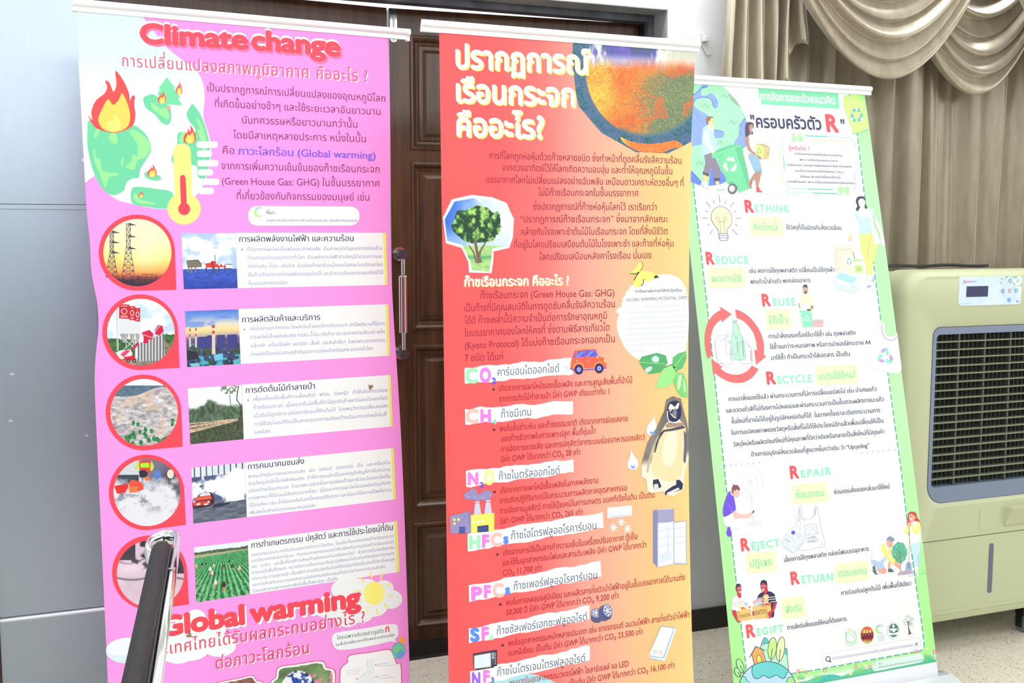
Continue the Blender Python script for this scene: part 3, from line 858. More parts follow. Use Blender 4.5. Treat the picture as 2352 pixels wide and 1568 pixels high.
def roll_up(label, o, X, V, W, wob, rail, base_ext, colfn, sheet_label, gain=0.94):
    """banner on a stand: printed sheet, top rail, pole and floor cassette"""
    o, X, V = np.array(o), np.array(X), np.array(V)
    tl = (o[2] - 0.075) / V[2]
    foot = o + X * (W / 2) - V * (o[2] / V[2])
    fy = (o + X * (W / 2) - V * tl)[1]
    root = thing('roll_up_banner', label, 'banner', (foot[0], fy, 0), math.atan2(X[1], X[0]))
    B = Banner(root, o, X, V, W, tl, wob, gain)
    nx_, ny_ = 30, 90
    vs = np.linspace(0, tl, ny_ + 1); pts = []
    for v in vs:
        l, r = wob(np.array([v])); l, r = float(l[0]), float(r[0])
        k = np.concatenate([[0, 0.008, 0.016, 0.024], np.linspace(0.035, 0.965, nx_ - 7), [0.976, 0.984, 0.992, 1]])
        for t_ in k: pts.append((l + (r - l) * t_, v))
    n1 = len(k); uv = np.array(pts)
    fs = [(j * n1 + i, (j + 1) * n1 + i, (j + 1) * n1 + i + 1, j * n1 + i + 1) for j in range(ny_) for i in range(n1 - 1)]
    me = bpy.data.meshes.new('printed_sheet')
    me.from_pydata(B.loc(uv, np.zeros(len(uv)), 0.003).tolist(), [], fs)
    at = me.attributes.new('ink', 'FLOAT_COLOR', 'POINT')
    c = gain * lin_np(colfn(uv[:, 0] / W, uv[:, 1])); at.data.foreach_set('color', np.concatenate([c, np.ones((len(uv), 1))], -1).astype(np.float32).ravel())
    me.shade_smooth()
    p = link('printed_sheet', me, ink, root)
    p['label'] = sheet_label
    B.panel = p
    def at3(u, v, w): return tuple((o + X * u - V * v + B.N * w - B.off) @ B.rot)
    # top rail: clamping profile with a rounded front
    prof = [(-0.006, 0.012)] + [(0.004 + 0.0085 * math.sin(a), -0.001 + -0.0085 * math.cos(a)) for a in [math.pi * q / 10 for q in range(11)]] + [(0.003, 0.018), (-0.006, 0.018)]
    u0, u1 = rail
    m = MB().loft([[at3(u, v, w) for w, v in prof] for u in (u0, u1)])
    rl = m.build('top_rail', M['rail'], root, angle=35)
    for u, du in ((u0, -0.004), (u1, 0.010)):
        if du > 0 and base_ext > 0.02:
            m = MB().loft([[at3(u + k, v * 1.12 + 0.001, w * 1.12) for w, v in prof] for k in (0, du)])
            m.build('end_cap', M['plastic_white'], rl, angle=35)
    # pole behind the sheet
    MB().tube([at3(W / 2, 0.01, -0.012), at3(W / 2, tl - 0.02, -0.03)], 0.008, 12).build('pole', M['aluminium'], root, smooth=True)
    # cassette on the floor
    bx0, bx1 = -W / 2 - 0.03, W / 2 + 0.03
    def base_loop(x, k=1.0):
        l_ = [(-0.075, 0.012), (-0.070, 0.045), (-0.045, 0.078), (-0.008, 0.088), (-0.008, 0.070), (0.006, 0.070), (0.006, 0.088), (0.035, 0.080), (0.062, 0.055), (0.070, 0.030), (0.070, 0.012)]
        return [(x, b * k, 0.012 + (a_ - 0.012) * k) for b, a_ in l_]
    cs = MB().loft([base_loop(bx0), base_loop(bx1)]).build('cassette', M['aluminium'], root, angle=30)
    for x_, d_ in ((bx0, -0.012), (bx1, 0.012)):
        MB().loft([base_loop(x_, 1.03), base_loop(x_ + d_ * 0.6, 1.03), base_loop(x_ + d_, 0.9)]).build('end_cap', M['grey_plastic'], cs, angle=30)
        MB().box(min(x_, x_ - d_ * 5), max(x_, x_ - d_ * 5), -0.095, 0.095, 0.0, 0.012).build('foot', M['aluminium'], root, bevel=0.003)
    return B
# ================================================================== pink banner
PINK, RED, PAPER = (252, 158, 238), (250, 74, 92), (248, 252, 254)
def b1_edges(v):
    v = np.asarray(v, float)
    l = 0.004 + 0.016 * np.exp(-((v - 0.72) / 0.09) ** 2) + 0.004 * np.exp(-((v - 0.55) / 0.05) ** 2)
    r = 0.76 + 0.001 - 0.014 * np.exp(-((v - 0.62) / 0.33) ** 2)
    return l, r
def b1_sheet(u, v):
    c = np.tile(np.array(PINK, float), (len(u), 1)); return c
B = roll_up('pink climate change banner, the leftmost of the three roll-up banners', (-0.0280, -0.6589, 1.9348), (0.9957, 0.0926, 0.0012), (-0.007, 0.0621, 0.998), 0.76,
            b1_edges, (-0.006, 0.808), 0.03, b1_sheet, 'pink printed vinyl sheet')
Z1, Z2, Z3, Z4, Z5, Z6, Z7, Z8 = (160, 0, 2.9025), (460, 0, 2.904), (200, 460, 3.919), (540, 460, 3.92), (220, 840, 3.919), (540, 840, 3.92), (220, 1180, 4.0417), (540, 1180, 4.0405)

B.begin('globe_picture', 'burning pale globe with green land and a thermometer')
B.fr(*Z1)
PALE, PALE2 = (226, 246, 252), (240, 252, 252)
def palefn(x, y): return mixc(np.tile(np.array((222, 242, 250.)), x.shape + (1,)), PALE2, sst(0.2, 0.45, y + 0.08 * (fbm(x, y, 6, 3) - 0.5)) * 0.9 + 0.25 * (fbm(x, y * 3, 5, 9) - 0.5))
edge = catmull([(385, 38), (500, 130), (620, 290), (740, 395), (840, 470), (885, 550), (898, 640), (890, 780), (920, 880), (938, 960), (935, 1080), (905, 1200), (860, 1280), (780, 1350), (690, 1385), (580, 1390), (430, 1360), (330, 1335), (260, 1290), (205, 1225), (170, 1168)], False)
B.PIC([(38, 20), (945, 100), (975, 1395), (112, 1395)], 150, 230, palefn, [(45, 34)] + edge + [(98, 1224)])
B.S(edge, 3, PALE2)
G1, G2 = (116, 218, 170), (158, 244, 160)
for p in ([(130, 800), (118, 880), (120, 980), (150, 1120), (200, 1230), (250, 1285), (300, 1300), (360, 1270), (378, 1220), (415, 1190), (460, 1184), (470, 1130), (500, 1080), (540, 1010), (540, 960), (510, 900), (470, 860), (420, 835), (300, 850), (200, 840)],
          [(490, 660), (520, 635), (565, 632), (640, 690), (672, 720), (675, 800), (650, 832), (610, 815), (570, 765), (510, 720)],
          [(780, 760), (800, 715), (825, 697), (880, 780), (915, 880), (935, 980), (930, 1100), (905, 1185), (870, 1190), (850, 1160), (848, 1110), (780, 1095), (690, 1090), (683, 1040), (715, 990), (718, 900), (740, 880), (790, 885), (840, 870), (795, 805)],
          [(410, 1270), (440, 1245), (520, 1250), (600, 1262), (650, 1268), (690, 1295), (690, 1380), (600, 1390), (500, 1375), (418, 1355)],
          [(497, 1160), (515, 1142), (560, 1160), (602, 1172), (606, 1198), (560, 1204), (510, 1185)]):
    B.P(p, G1, True)
for p in ([(400, 880), (440, 870), (520, 930), (540, 985), (500, 1050), (450, 1070), (430, 1130), (375, 1110), (410, 1080), (420, 1030), (450, 1040), (450, 960)],
          [(155, 1000), (168, 1000), (180, 1055), (205, 1060), (215, 1130), (260, 1150), (322, 1155), (318, 1170), (265, 1180), (245, 1240), (228, 1238), (200, 1150), (170, 1090)],
          [(160, 905), (178, 866), (200, 860), (190, 890), (175, 922)], [(340, 1095), (352, 1050), (360, 1060), (352, 1100)],
          [(262, 905), (300, 880), (318, 930), (308, 965), (275, 940)], [(540, 690), (560, 690), (610, 725), (640, 720), (662, 765), (655, 795), (625, 780), (560, 735)],
          [(842, 785), (870, 810), (905, 900), (912, 1000), (895, 1060), (880, 960), (852, 870), (870, 860)], [(428, 1290), (450, 1300), (470, 1330), (565, 1350), (560, 1363), (470, 1355), (430, 1330)],
          [(740, 960), (735, 910), (755, 880), (785, 890)]):
    B.P(p, G2, True)
B.P([(648, 515), (705, 590), (694, 590), (738, 650), (722, 655), (752, 703), (565, 690), (598, 640), (584, 632), (602, 592), (592, 588)], (122, 226, 172))
B.P([(645, 702), (672, 704), (672, 738), (648, 736)], (212, 178, 142))
FL = [[(120, 762), (150, 800), (145, 740), (175, 670), (230, 625), (250, 580), (235, 538), (265, 550), (292, 612), (312, 560), (305, 470), (360, 540), (395, 620), (402, 672), (413, 642), (435, 640), (430, 700), (438, 760), (425, 830), (370, 868), (300, 885), (220, 872), (160, 840)],
      [(190, 790), (215, 730), (255, 660), (290, 700), (330, 660), (350, 620), (385, 690), (402, 760), (395, 830), (350, 868), (290, 880), (230, 865), (200, 830)],
      [(245, 840), (262, 805), (288, 808), (298, 760), (330, 790), (341, 830), (330, 868), (290, 880), (255, 868)]]
FC = [(252, 84, 84), (255, 220, 104), (255, 240, 128)]
for ax, ay, w_, h_ in ((280, 885, 318, 415), (727, 632, 46, 90), (613, 690, 62, 82), (797, 958, 90, 122), (547, 1180, 66, 84), (475, 1318, 36, 46)):
    for p, c_ in zip(FL, FC):
        B.P([(ax + (x - 280) / 318 * w_, ay + (y - 885) / 415 * h_) for x, y in catmull(p, True, 3)], c_)
TICKW = (242, 250, 252)
for x0, x1, y0, y1 in ((845, 987, 942, 986), (848, 949, 1003, 1046), (850, 992, 1066, 1109), (853, 956, 1128, 1170), (857, 997, 1190, 1233), (857, 961, 1250, 1294)):
    B.RQ([(x0, y0), (x1, y0), (x1, y1), (x0, y1)], 20, TICKW)
YEL = (255, 250, 140)
B.P([(690, 1020), (692, 990), (710, 965), (748, 957), (785, 965), (804, 990), (808, 1020), (818, 1390), (704, 1390)], YEL)
B.E(762, 1390, 111, 106, YEL); B.P([(735, 1185), (740, 1170), (753, 1165), (767, 1170), (773, 1185), (782, 1390), (742, 1390)], RED); B.E(763, 1393, 40, 41, RED)

B.begin('heading_lettering', 'red heading with white highlight', 1)
B.fr(0, 0, 1)
for dx_, dy_, c_ in ((4, 5, (246, 128, 178)), (-1, -5, PAPER), (0, 0, (252, 84, 104))):
    B.T('Climate', 321, 97, 571, 112, 43, c_, bold=0.05, lat=True, res=4, dx=dx_, dy=dy_)
    B.T('change', 577, 112, 783, 128, 43, c_, bold=0.05, lat=True, res=4, dx=dx_, dy=dy_)
for dx_, dy_, c_ in ((2.5, 2.5, PAPER), (0, 0, (240, 98, 128))):
    B.T('การเปลี่ยนแปลงสภาพภูมิอากาศ', 280.6, 152, 710, 179, 21, c_, bold=0.004, res=4, dx=dx_, dy=dy_, track=0.06)
    B.T('คืออะไร ?', 728, 180, 844, 188, 21, c_, bold=0.004, res=4, dx=dx_, dy=dy_, track=0.08)
B.begin('paragraph_lettering', 'purple paragraph with one blue line', 1)
B.fr(*Z2); PUR = (150, 62, 118)
B.lines([('เป็นปรากฏการณ์การเปลี่ยนแปลงของอุณหภูมิโลก', 48, 607, 1235, 680), ('ที่เกิดขึ้นอย่างช้าๆ และใช้ระยะเวลาอันยาวนาน', 98, 712, 1203, 768), ('นับทศวรรษหรือยาวนานกว่านั้น', 280, 822, 1048, 852),
         ('โดยมีสาเหตุหลายประการ หนึ่งในนั้น', 222, 922, 1105, 948), ('คือ', 150, 1024, 228, 1027), ('จากการเพิ่มความเข้มข้นของก๊าซเรือนกระจก', 140, 1128, 1196, 1152),
         ('(Green House Gas: GHG) ในชั้นบรรยากาศ', 145, 1230, 1197, 1245), ('ที่เกี่ยวข้องกับกิจกรรมของมนุษย์ เช่น', 245, 1328, 1128, 1338)], 38, PUR, res=3)
B.T('ภาวะโลกร้อน (Global warming)', 252, 1030, 1170, 1060, 40, (126, 98, 240), bold=0.014, res=3)

def c_logo(cx, cy, r, small=False):
    """ring mark, green to blue"""
    B.E(cx, cy, r, r, (166, 214, 246), a0=-170, a1=-25); B.P([(cx + r * math.cos(math.radians(a)), cy + r * math.sin(math.radians(a))) for a in range(60, 221, 8)], (190, 240, 150))
    B.P([(cx + r * math.cos(math.radians(a)), cy + r * math.sin(math.radians(a))) for a in range(25, 71, 6)], (150, 206, 246))
    B.E(cx + r * 0.28, cy, r * 0.72, r * 0.72, PAPER)
B.begin('source_note', 'white pill with the source of the text', 1)
B.fr(*Z4)
B.RQ([(118, 50), (1120, 56), (1120, 226), (118, 228)], 88, PAPER)
c_logo(214, 106, 46)
B.T('อบก', 178, 186, 258, 185, 20, (226, 226, 248)); B.T('TGO', 178, 217, 258, 216, 24, (226, 226, 248), lat=True)
B.T('ที่มา', 282, 125, 352, 125, 24, (92, 66, 130), bold=0.015); B.T('องค์การบริหารจัดการก๊าซเรือนกระจก (องค์การมหาชน)', 282, 191, 1098, 193, 19, (96, 74, 146))

# ---- printed photographs
def tear(n, fr_, inner, outer, corner, fn, label, extra=None, lv=0):
    B.begin('round_picture', label, lv)
    B.fr(*fr_)
    (cx, cy, rx, ry), (ox, oy, orx, ory) = inner, outer
    B.PIC([(cx - rx, cy - ry), (cx + rx, cy - ry), (cx + rx, cy + ry), (cx - rx, cy + ry)], 150, 150, fn, [(cx + rx * 1.02 * math.cos(k * 0.0628), cy + ry * 1.02 * math.sin(k * 0.0628)) for k in range(100)])
    if extra: extra()
    out = [(ox + orx * math.cos(math.radians(a)), oy + ory * math.sin(math.radians(a))) for a in range(90, 361, 5)]
    out += [corner]
    B.ring_fill(out, [(cx + rx * math.cos(math.radians(a)), cy + ry * math.sin(math.radians(a))) for a in range(0, 360, 4)], RED)

def sunset(x, y):
    c = ramp(y, [(0, (255, 232, 216)), (0.35, (255, 246, 190)), (0.62, (255, 226, 128)), (0.78, (252, 168, 84)), (0.86, (196, 84, 60)), (0.92, (70, 48, 62)), (1, (46, 46, 72))])
    c = mixc(c, (255, 252, 214), 0.6 * np.exp(-((x - 0.62) ** 2 + (y - 0.45) ** 2) / 0.09))
    d = sst(0.84, 0.95, y + 0.10 * (vnoise(x * 40, y * 8, 4) - 0.5))
    return mixc(c, (50, 44, 66), d * 0.8)
def pylons():
    D = (84, 74, 96)
    for bx, top, w0, w1 in ((372, 205, 36, 118), (222, 275, 32, 104)):
        hgt = 690 - top
        for k in range(9):
            a, b_ = k / 9, (k + 1) / 9
            wa, wb = [w0 + (w1 - w0) * max(0, t_ - 0.45) / 0.55 for t_ in (a, b_)]
            ya, yb = top + hgt * a, top + hgt * b_
            B.L([[(bx - wa / 2, ya), (bx - wb / 2, yb)], [(bx + wa / 2, ya), (bx + wb / 2, yb)], [(bx - wa / 2, ya), (bx + wb / 2, yb)], [(bx + wa / 2, ya), (bx - wb / 2, yb)], [(bx - wb / 2, yb), (bx + wb / 2, yb)]], 5, D)
        for k in (0.02, 0.24, 0.46):
            B.P([(bx, top + hgt * k - 14), (bx + 78, top + hgt * k + 10), (bx, top + hgt * k + 12)], D)
    for k in range(22):
        x = 430 + k * 14; h_ = 30 + 50 * (math.sin(k * 7.3) ** 2)
        B.S([(x, 745), (x, 745 - h_)], 5, (120, 66, 66))
    B.L([[(440, 690), (700, 690)], [(490, 665), (610, 665)]], 4, (120, 66, 66))
tear(1, Z3, (453, 470, 307, 303), (448, 470, 343, 342), (803, 804), sunset, 'round picture of power pylons at sunset', pylons)

def sky(x, y, s=0, c1=(196, 224, 248), c2=(250, 253, 255), k=1.0): return mixc(np.tile(np.array(c1, float), x.shape + (1,)), c2, sst(0.35, 0.65, fbm(x, y * 1.4, 4, s)) * k)
def silos(x, y):
    c = sky(x, y, 5)
    g = np.array((66, 110, 62.)) * (0.5 + fbm(x, y, 22, 3)[..., None])
    m = (y > 0.60 + 0.10 * fbm(x, y, 8, 1) - 0.05) & (x < 0.42); c[m] = g[m]
    m = (y > 0.50 + 0.08 * fbm(x, y, 9, 2)) & (x > 0.80); c[m] = g[m]
    m = y > 0.93 - 0.06 * x; c[m] = (np.array((176, 160, 140.)) * (0.75 + 0.5 * fbm(x, y, 40, 6)[..., None]))[m]
    pile = sst(0.0, 0.03, y - (0.53 + np.abs(x - 0.79) * 1.15)) * (x > 0.3)
    pc = np.array((140, 126, 112.)) * (0.75 + 0.5 * fbm(x, y, 30, 8)[..., None])
    return c * (1 - pile[..., None]) + pc * pile[..., None]
def silo_art():
    for x0, x1, y0, y1, ym in ((288, 380, 935, 1200, 1062), (378, 434, 950, 1200, 1076), (430, 478, 966, 1200, 1088)):
        B.P([(x0, y0), (x1, y0 + 2), (x1, y1), (x0, y1)], (226, 230, 238)); B.P([(x0, y0), (x1, y0 + 2), (x1, ym + 4), (x0, ym)], (206, 34, 52))
        B.P([(x0 + 4, y1), (x1 - 4, y1), ((x0 + x1) / 2 + 12, y1 + 80), ((x0 + x1) / 2 - 12, y1 + 80)], (164, 160, 160))
        B.S([(x0 + (x1 - x0) * (0.5 + 0.3 * math.cos(a)), (y0 + ym) / 2 + 26 * math.sin(a)) for a in [k * math.pi / 3 for k in range(6)]], 5, (246, 236, 236), closed=True)
        B.L([[(x0 + 14, ym - 22), (x1 - 14, ym - 22)], [(x0 + 14, ym - 12), (x1 - 14, ym - 12)], [(x0 + 16, y0 + 16), (x1 - 16, y0 + 16)]], 4, (246, 236, 236))
    W_ = (206, 210, 222)
    B.L([[(270, 950), (282, 1360)], [(262, 950), (272, 1350)], [(350, 1200), (352, 1330)], [(410, 1200), (420, 1300)], [(300, 1220), (430, 1330)], [(420, 1260), (330, 1340)], [(440, 1290), (520, 1160)], [(452, 1300), (536, 1170)], [(470, 1200), (400, 1320)]], 6, W_)
    B.P([(455, 1290), (690, 1190), (700, 1440), (455, 1450)], (196, 198, 202))
    for k in range(9): B.S([(462 + k * 28, 1290 - k * 11), (462 + k * 28, 1446)], 8, (54, 52, 58))
    R_ = (214, 32, 74)
    for p in ([(490, 1190), (560, 1165), (596, 1200), (590, 1250), (520, 1250)], [(610, 1170), (640, 1120), (680, 1130), (690, 1180), (650, 1215), (615, 1205)], [(508, 1230), (552, 1230), (552, 1285), (508, 1285)], [(470, 1290), (420, 1350), (400, 1345), (455, 1270)]): B.P(p, R_)
    B.L([[(480, 1200), (600, 1240)], [(600, 1200), (660, 1120)], [(700, 1150), (780, 1105)]], 6, (244, 190, 196))
    B.P([(255, 1370), (300, 1350), (390, 1340), (410, 1380), (390, 1420), (300, 1430)], (236, 226, 232)); B.P([(300, 1385), (350, 1345), (390, 1350), (330, 1410)], (226, 70, 110))
    B.P([(330, 1410), (420, 1395), (440, 1430), (350, 1455)], R_)
    for x_ in (370, 425): B.E(x_, 1445, 16, 18, (50, 48, 54)); B.E(x_, 1445, 7, 8, (170, 170, 176))
tear(2, Z3, (484, 1186, 304, 301), (479, 1186, 341, 341), (833, 1506), silos, 'round picture of red and white cement silos', silo_art)

def clear_cut(x, y):
    c = np.array((196, 190, 196.)) * (0.55 + 0.85 * fbm(x, y * 2.2, 16, 11)[..., None])
    c = mixc(c, (226, 196, 170), sst(0.5, 0.7, fbm(x, y, 7, 14)) * 0.6)
    far = y < 0.25 - 0.14 * sst(0.3, 0.75, x) + 0.02 * fbm(x, y, 12, 2)
    c[far] = (np.array((92, 118, 140.)) * (0.7 + 0.6 * fbm(x, y * 2, 24, 3)[..., None]))[far]
    c[y < 0.10] = (236, 244, 248)
    for k in range(26):
        r = random.Random(k); cx_, cy_ = r.uniform(0.15, 0.95), r.uniform(0.62, 0.98); rr_ = 0.022 + 0.02 * (cy_ - 0.5)
        m = ((x - cx_) ** 2 + ((y - cy_) * 0.75) ** 2) < rr_ ** 2 * (0.6 + 0.8 * vnoise(x * 60, y * 60, k))
        c[m] = (np.array((48, 132, 80.)) * (0.6 + 0.8 * vnoise(x * 70, y * 70, 7)[..., None]))[m]
    return c
tear(3, Z5, (435, 419, 304, 301), (430, 419, 341, 341), (783, 727), clear_cut, 'round picture of cleared woodland seen from above')

def fumes(x, y):
    c = np.tile(np.array((120, 118, 140.)), x.shape + (1,))
    c = mixc(c, (40, 40, 52), np.exp(-(((x - 0.86) / 0.14) ** 2 + ((y - 0.40) / 0.22) ** 2)) * 1.1)
    car = (y < 0.50 + 0.1 * x) & (x < 0.42) & (y > 0.02); c[car] = (208, 216, 226)
    win = (x < 0.38) & (y > 0.24) & (y < 0.37 + 0.1 * x); c[win] = (62, 72, 84)
    sm = sst(0.40, 0.66, y * 0.62 + 0.55 * fbm(x, y, 6, 21))
    c = mixc(c, (232, 232, 242), sm)
    return mixc(c, (96, 92, 112), sst(0.5, 0.75, fbm(x, y, 9, 33)) * sst(0.3, 0.6, y) * (1 - sst(0.62, 0.85, y)) * 0.7)
def fumes_art():
    B.P([(165, 1080), (285, 1058), (296, 1088), (262, 1140), (190, 1150)], (226, 54, 50)); B.P([(300, 1050), (322, 1022), (400, 1040), (430, 1075), (428, 1110), (370, 1135), (300, 1138)], (236, 84, 64))
    for k in range(5): B.S([(306 + k * 16, 1085), (304 + k * 16, 1132)], 7, (250, 170, 70))
    B.P([(385, 855), (500, 850), (492, 960), (395, 940)], (220, 74, 56)); B.P([(348, 930), (372, 866), (392, 858), (384, 935)], (206, 226, 80)); B.P([(500, 850), (526, 905), (505, 950), (488, 930)], (206, 226, 80))
    B.P([(400, 876), (482, 872), (482, 914), (402, 914)], (176, 240, 60)); B.P([(388, 945), (440, 935), (470, 965), (455, 1000), (395, 1005)], (46, 44, 56)); B.P([(440, 1000), (482, 996), (480, 1030), (445, 1034)], (250, 120, 60))
    B.E(672, 972, 30, 40, (236, 226, 206)); B.P([(520, 950), (575, 940), (590, 1000), (540, 1030)], (96, 130, 214)); B.P([(440, 1060), (495, 1055), (500, 1120), (445, 1105)], (196, 210, 230))
tear(4, Z5, (462, 1139, 302, 302), (457, 1138, 340, 340), (811, 1430), fumes, 'round picture of exhaust fumes behind vehicles', fumes_art)

def pigs(x, y):
    c = np.array((222, 198, 216.)) * (0.93 + 0.14 * fbm(x, y, 5, 41)[..., None])
    c = mixc(c, (60, 52, 62), sst(0.62, 0.7, fbm(x + 0.2, y, 3.2, 44)))
    c = mixc(c, (52, 46, 58), ((y < 0.30) & ((x < 0.28) | (x > 0.5)) | ((x > 0.72) & (y < 0.5))).astype(float) * 0.9)
    c = mixc(c, (70, 60, 74), np.exp(-((y - 0.30 - 0.05 * np.sin(x * 9)) / 0.012) ** 2) * 0.6 + np.exp(-((y - 0.56 - 0.03 * np.sin(x * 7)) / 0.014) ** 2) * 0.7)
    return mixc(c, (242, 226, 240), np.exp(-(((x - 0.2) / 0.2) ** 2 + ((y - 0.42) / 0.09) ** 2)) * 0.6)
tear(5, Z7, (507, 555, 312, 310), (500, 545, 349, 345), (865, 838), pigs, 'round picture of pigs')

# ---- five cards, each a picture with a caption and text
NAVY, INKB = (62, 62, 104), (120, 130, 186)
YBAR = (244, 246, 120)
def card(label, frp, pq, fn, fr_, wq, yq, head, rows, ch, hch, bullet=None, art=None):
    B.begin('picture', 'picture of ' + label); B.fr(*frp); B.PIC(pq, 130, 130, fn)
    if art: art()
    B.begin('text_card', 'white text card beside the picture of ' + label); B.fr(*fr_)
    B.P(wq, PAPER); B.P(yq, YBAR)
    B.T(*head[:5], hch, NAVY, bold=0.014, res=3)
    if bullet: B.E(bullet[0], bullet[1], 6, 6, NAVY, n=14)
    B.lines(rows, ch, INKB)

def rig(x, y):
    c = sky(x, y, 61, (176, 206, 240), (244, 250, 254))
    sea = y > 0.645; s_ = np.array((58, 86, 186.)) * (0.75 + 0.55 * fbm(x * 0.6, y * 2.4, 20, 62)[..., None])
    c[sea] = s_[sea]; return mixc(c, (36, 52, 150), sea * sst(0.8, 1, y) * 0.5)
def rig_art():
    K, T_ = (72, 74, 76), (134, 128, 108)
    B.P([(893, 540), (1000, 532), (1032, 570), (1032, 600), (905, 605)], (112, 112, 104)); B.L([[(915, 600), (910, 650)], [(940, 600), (938, 655)], [(975, 600), (980, 650)], [(893, 560), (1000, 560)], [(900, 580), (1030, 585)]], 12, T_)
    B.P([(1060, 570), (1110, 560), (1120, 545), (1160, 550), (1160, 575), (1240, 570), (1250, 600), (1075, 606)], (226, 60, 52))
    B.L([[(1072, 600), (1072, 650)], [(1130, 545), (1132, 655)], [(1145, 600), (1145, 650)], [(1186, 600), (1186, 645)], [(1240, 590), (1240, 652)]], 11, K)
    B.L([[(1150, 490), (1152, 560)], [(1250, 575), (1305, 575)], [(1245, 612), (1298, 612)]], 6, K); B.E(1225, 578, 12, 12, (246, 240, 230)); B.E(1190, 580, 9, 9, (246, 240, 230))
card('an oil rig at sea', Z3, [(848, 294), (1337, 296), (1356, 790), (871, 800)], rig, Z4, [(2, 292), (1332, 292), (1348, 762), (22, 790)], [(1332, 292), (1360, 292), (1373, 760), (1348, 762)],
     ('การผลิตพลังงานไฟฟ้า และความร้อน', 36, 373, 1068, 366),
     [('ที่ได้จากการเผาไหม้เชื้อเพลิงประเภทฟอสซิล  เป็นสาเหตุสำคัญของการปล่อยก๊าซ', 110, 457, 1325, 445), ('เรือนกระจกจำนวนมากจากทั่วโลก  ส่วนพลังงานไฟฟ้าส่วนใหญ่ได้มาจากการเผา', 112, 532, 1328, 518),
      ('ไหม้ถ่านหิน  น้ำมัน  หรือก๊าซ  ซึ่งปล่อยก๊าซคาร์บอนไดออกไซด์และไนตรัสออกไซด์', 115, 608, 1330, 592), ('เป็นก๊าซเรือนกระจกที่ทรงพลังปกคลุมโลกไว้ และดักความร้อนจากดวงอาทิตย์ไว้ที่', 118, 685, 1333, 664), ('ชั้นบรรยากาศของโลก', 120, 762, 470, 754)], 25, 42, (62, 443), rig_art)
def plant(x, y):
    c = ramp(y, [(0, (74, 120, 222)), (0.10, (120, 160, 226)), (0.25, (232, 224, 206)), (0.36, (246, 220, 150)), (0.45, (200, 180, 170)), (0.52, (96, 88, 128)), (0.7, (70, 74, 110)), (1, (40, 56, 96))])
    c = mixc(c, (110, 146, 226), sst(0.45, 0.7, fbm(x, y * 2, 4, 71)) * (y < 0.3) * 0.8)
    g = y > 0.5
    n_ = fbm(x, y, 18, 72)
    c[g] = (c * (0.5 + n_[..., None]))[g]
    c = mixc(c, (56, 84, 52), g * sst(0.5, 0.62, fbm(x, y, 7, 75)) * (y > 0.62) * 0.8)
    c = mixc(c, (70, 190, 210), g * (y > 0.82) * (vnoise(x * 14, y * 18, 77) > 0.68) * 0.85)
    return mixc(c, (230, 224, 210), g * (vnoise(x * 60, y * 60, 79) > 0.9) * 0.7)
def plant_art():
    for x0, x1, y0, y1 in ((995, 1080, 1230, 1330), (1080, 1145, 1215, 1330), (1165, 1240, 1212, 1330), (1262, 1350, 1208, 1330)): B.P([(x0, y0), (x1, y0 - 4), (x1, y1), (x0, y1)], (66, 68, 138))
    for x0, w_, y0, y1 in ((925, 12, 1152, 1320), (979, 12, 1147, 1325), (1137, 24, 1122, 1385)):
        B.P([(x0 - w_ / 2, y0), (x0 + w_ / 2, y0), (x0 + w_ * 0.75, y1), (x0 - w_ * 0.55, y1)], (224, 212, 196))
        for k in range(4):
            if k % 2 == 0: B.P([(x0 - w_ / 2, y0 + k * 26), (x0 + w_ / 2, y0 + k * 26), (x0 + w_ / 2, y0 + k * 26 + 26), (x0 - w_ / 2, y0 + k * 26 + 26)], (206, 56, 62))
    for p, c_ in (([(1140, 1390), (1220, 1376), (1225, 1430), (1150, 1446)], (112, 200, 232)), ([(925, 1470), (1000, 1462), (1020, 1490), (940, 1496)], (120, 206, 214)), ([(1310, 1440), (1375, 1420), (1380, 1470), (1330, 1475)], (96, 184, 196)), ([(900, 1355), (980, 1360), (1010, 1420), (905, 1440)], (40, 44, 60))): B.P(p, c_)
card('a power station with striped chimneys', Z3, [(880, 997), (1363, 980), (1383, 1472), (901, 1500)], plant, Z4, [(30, 978), (1355, 935), (1368, 1400), (50, 1472)], [(1355, 935), (1380, 933), (1393, 1398), (1368, 1400)],
     ('การผลิตสินค้าและบริการ', 62, 1098, 768, 1075),
     [('กลุ่มโรงงานอุตสาหกรรม ซึ่งผลิตสินค้าและบริการจำนวนมาก มักใช้พลังงานที่ได้จาก', 133, 1170, 1345, 1122), ('การเผาไหม้เชื้อเพลิงฟอสซิล ถ่านหิน น้ำมัน หรือก๊าซ เช่น อุตสาหกรรมซีเมนต์ เหล็ก', 137, 1247, 1348, 1195),
      ('เหล็กกล้า  เครื่องใช้ไฟฟ้า  พลาสติก  เสื้อผ้า  และสินค้าอื่นๆ  โดยเฉพาะอุตสาหกรรม', 140, 1325, 1350, 1272), ('การผลิตเป็นหนึ่งในสาเหตุสำคัญของการปล่อยก๊าซเรือนกระจกจากทั่วโลก', 142, 1400, 1240, 1347)], 25, 42, (85, 1163), plant_art)
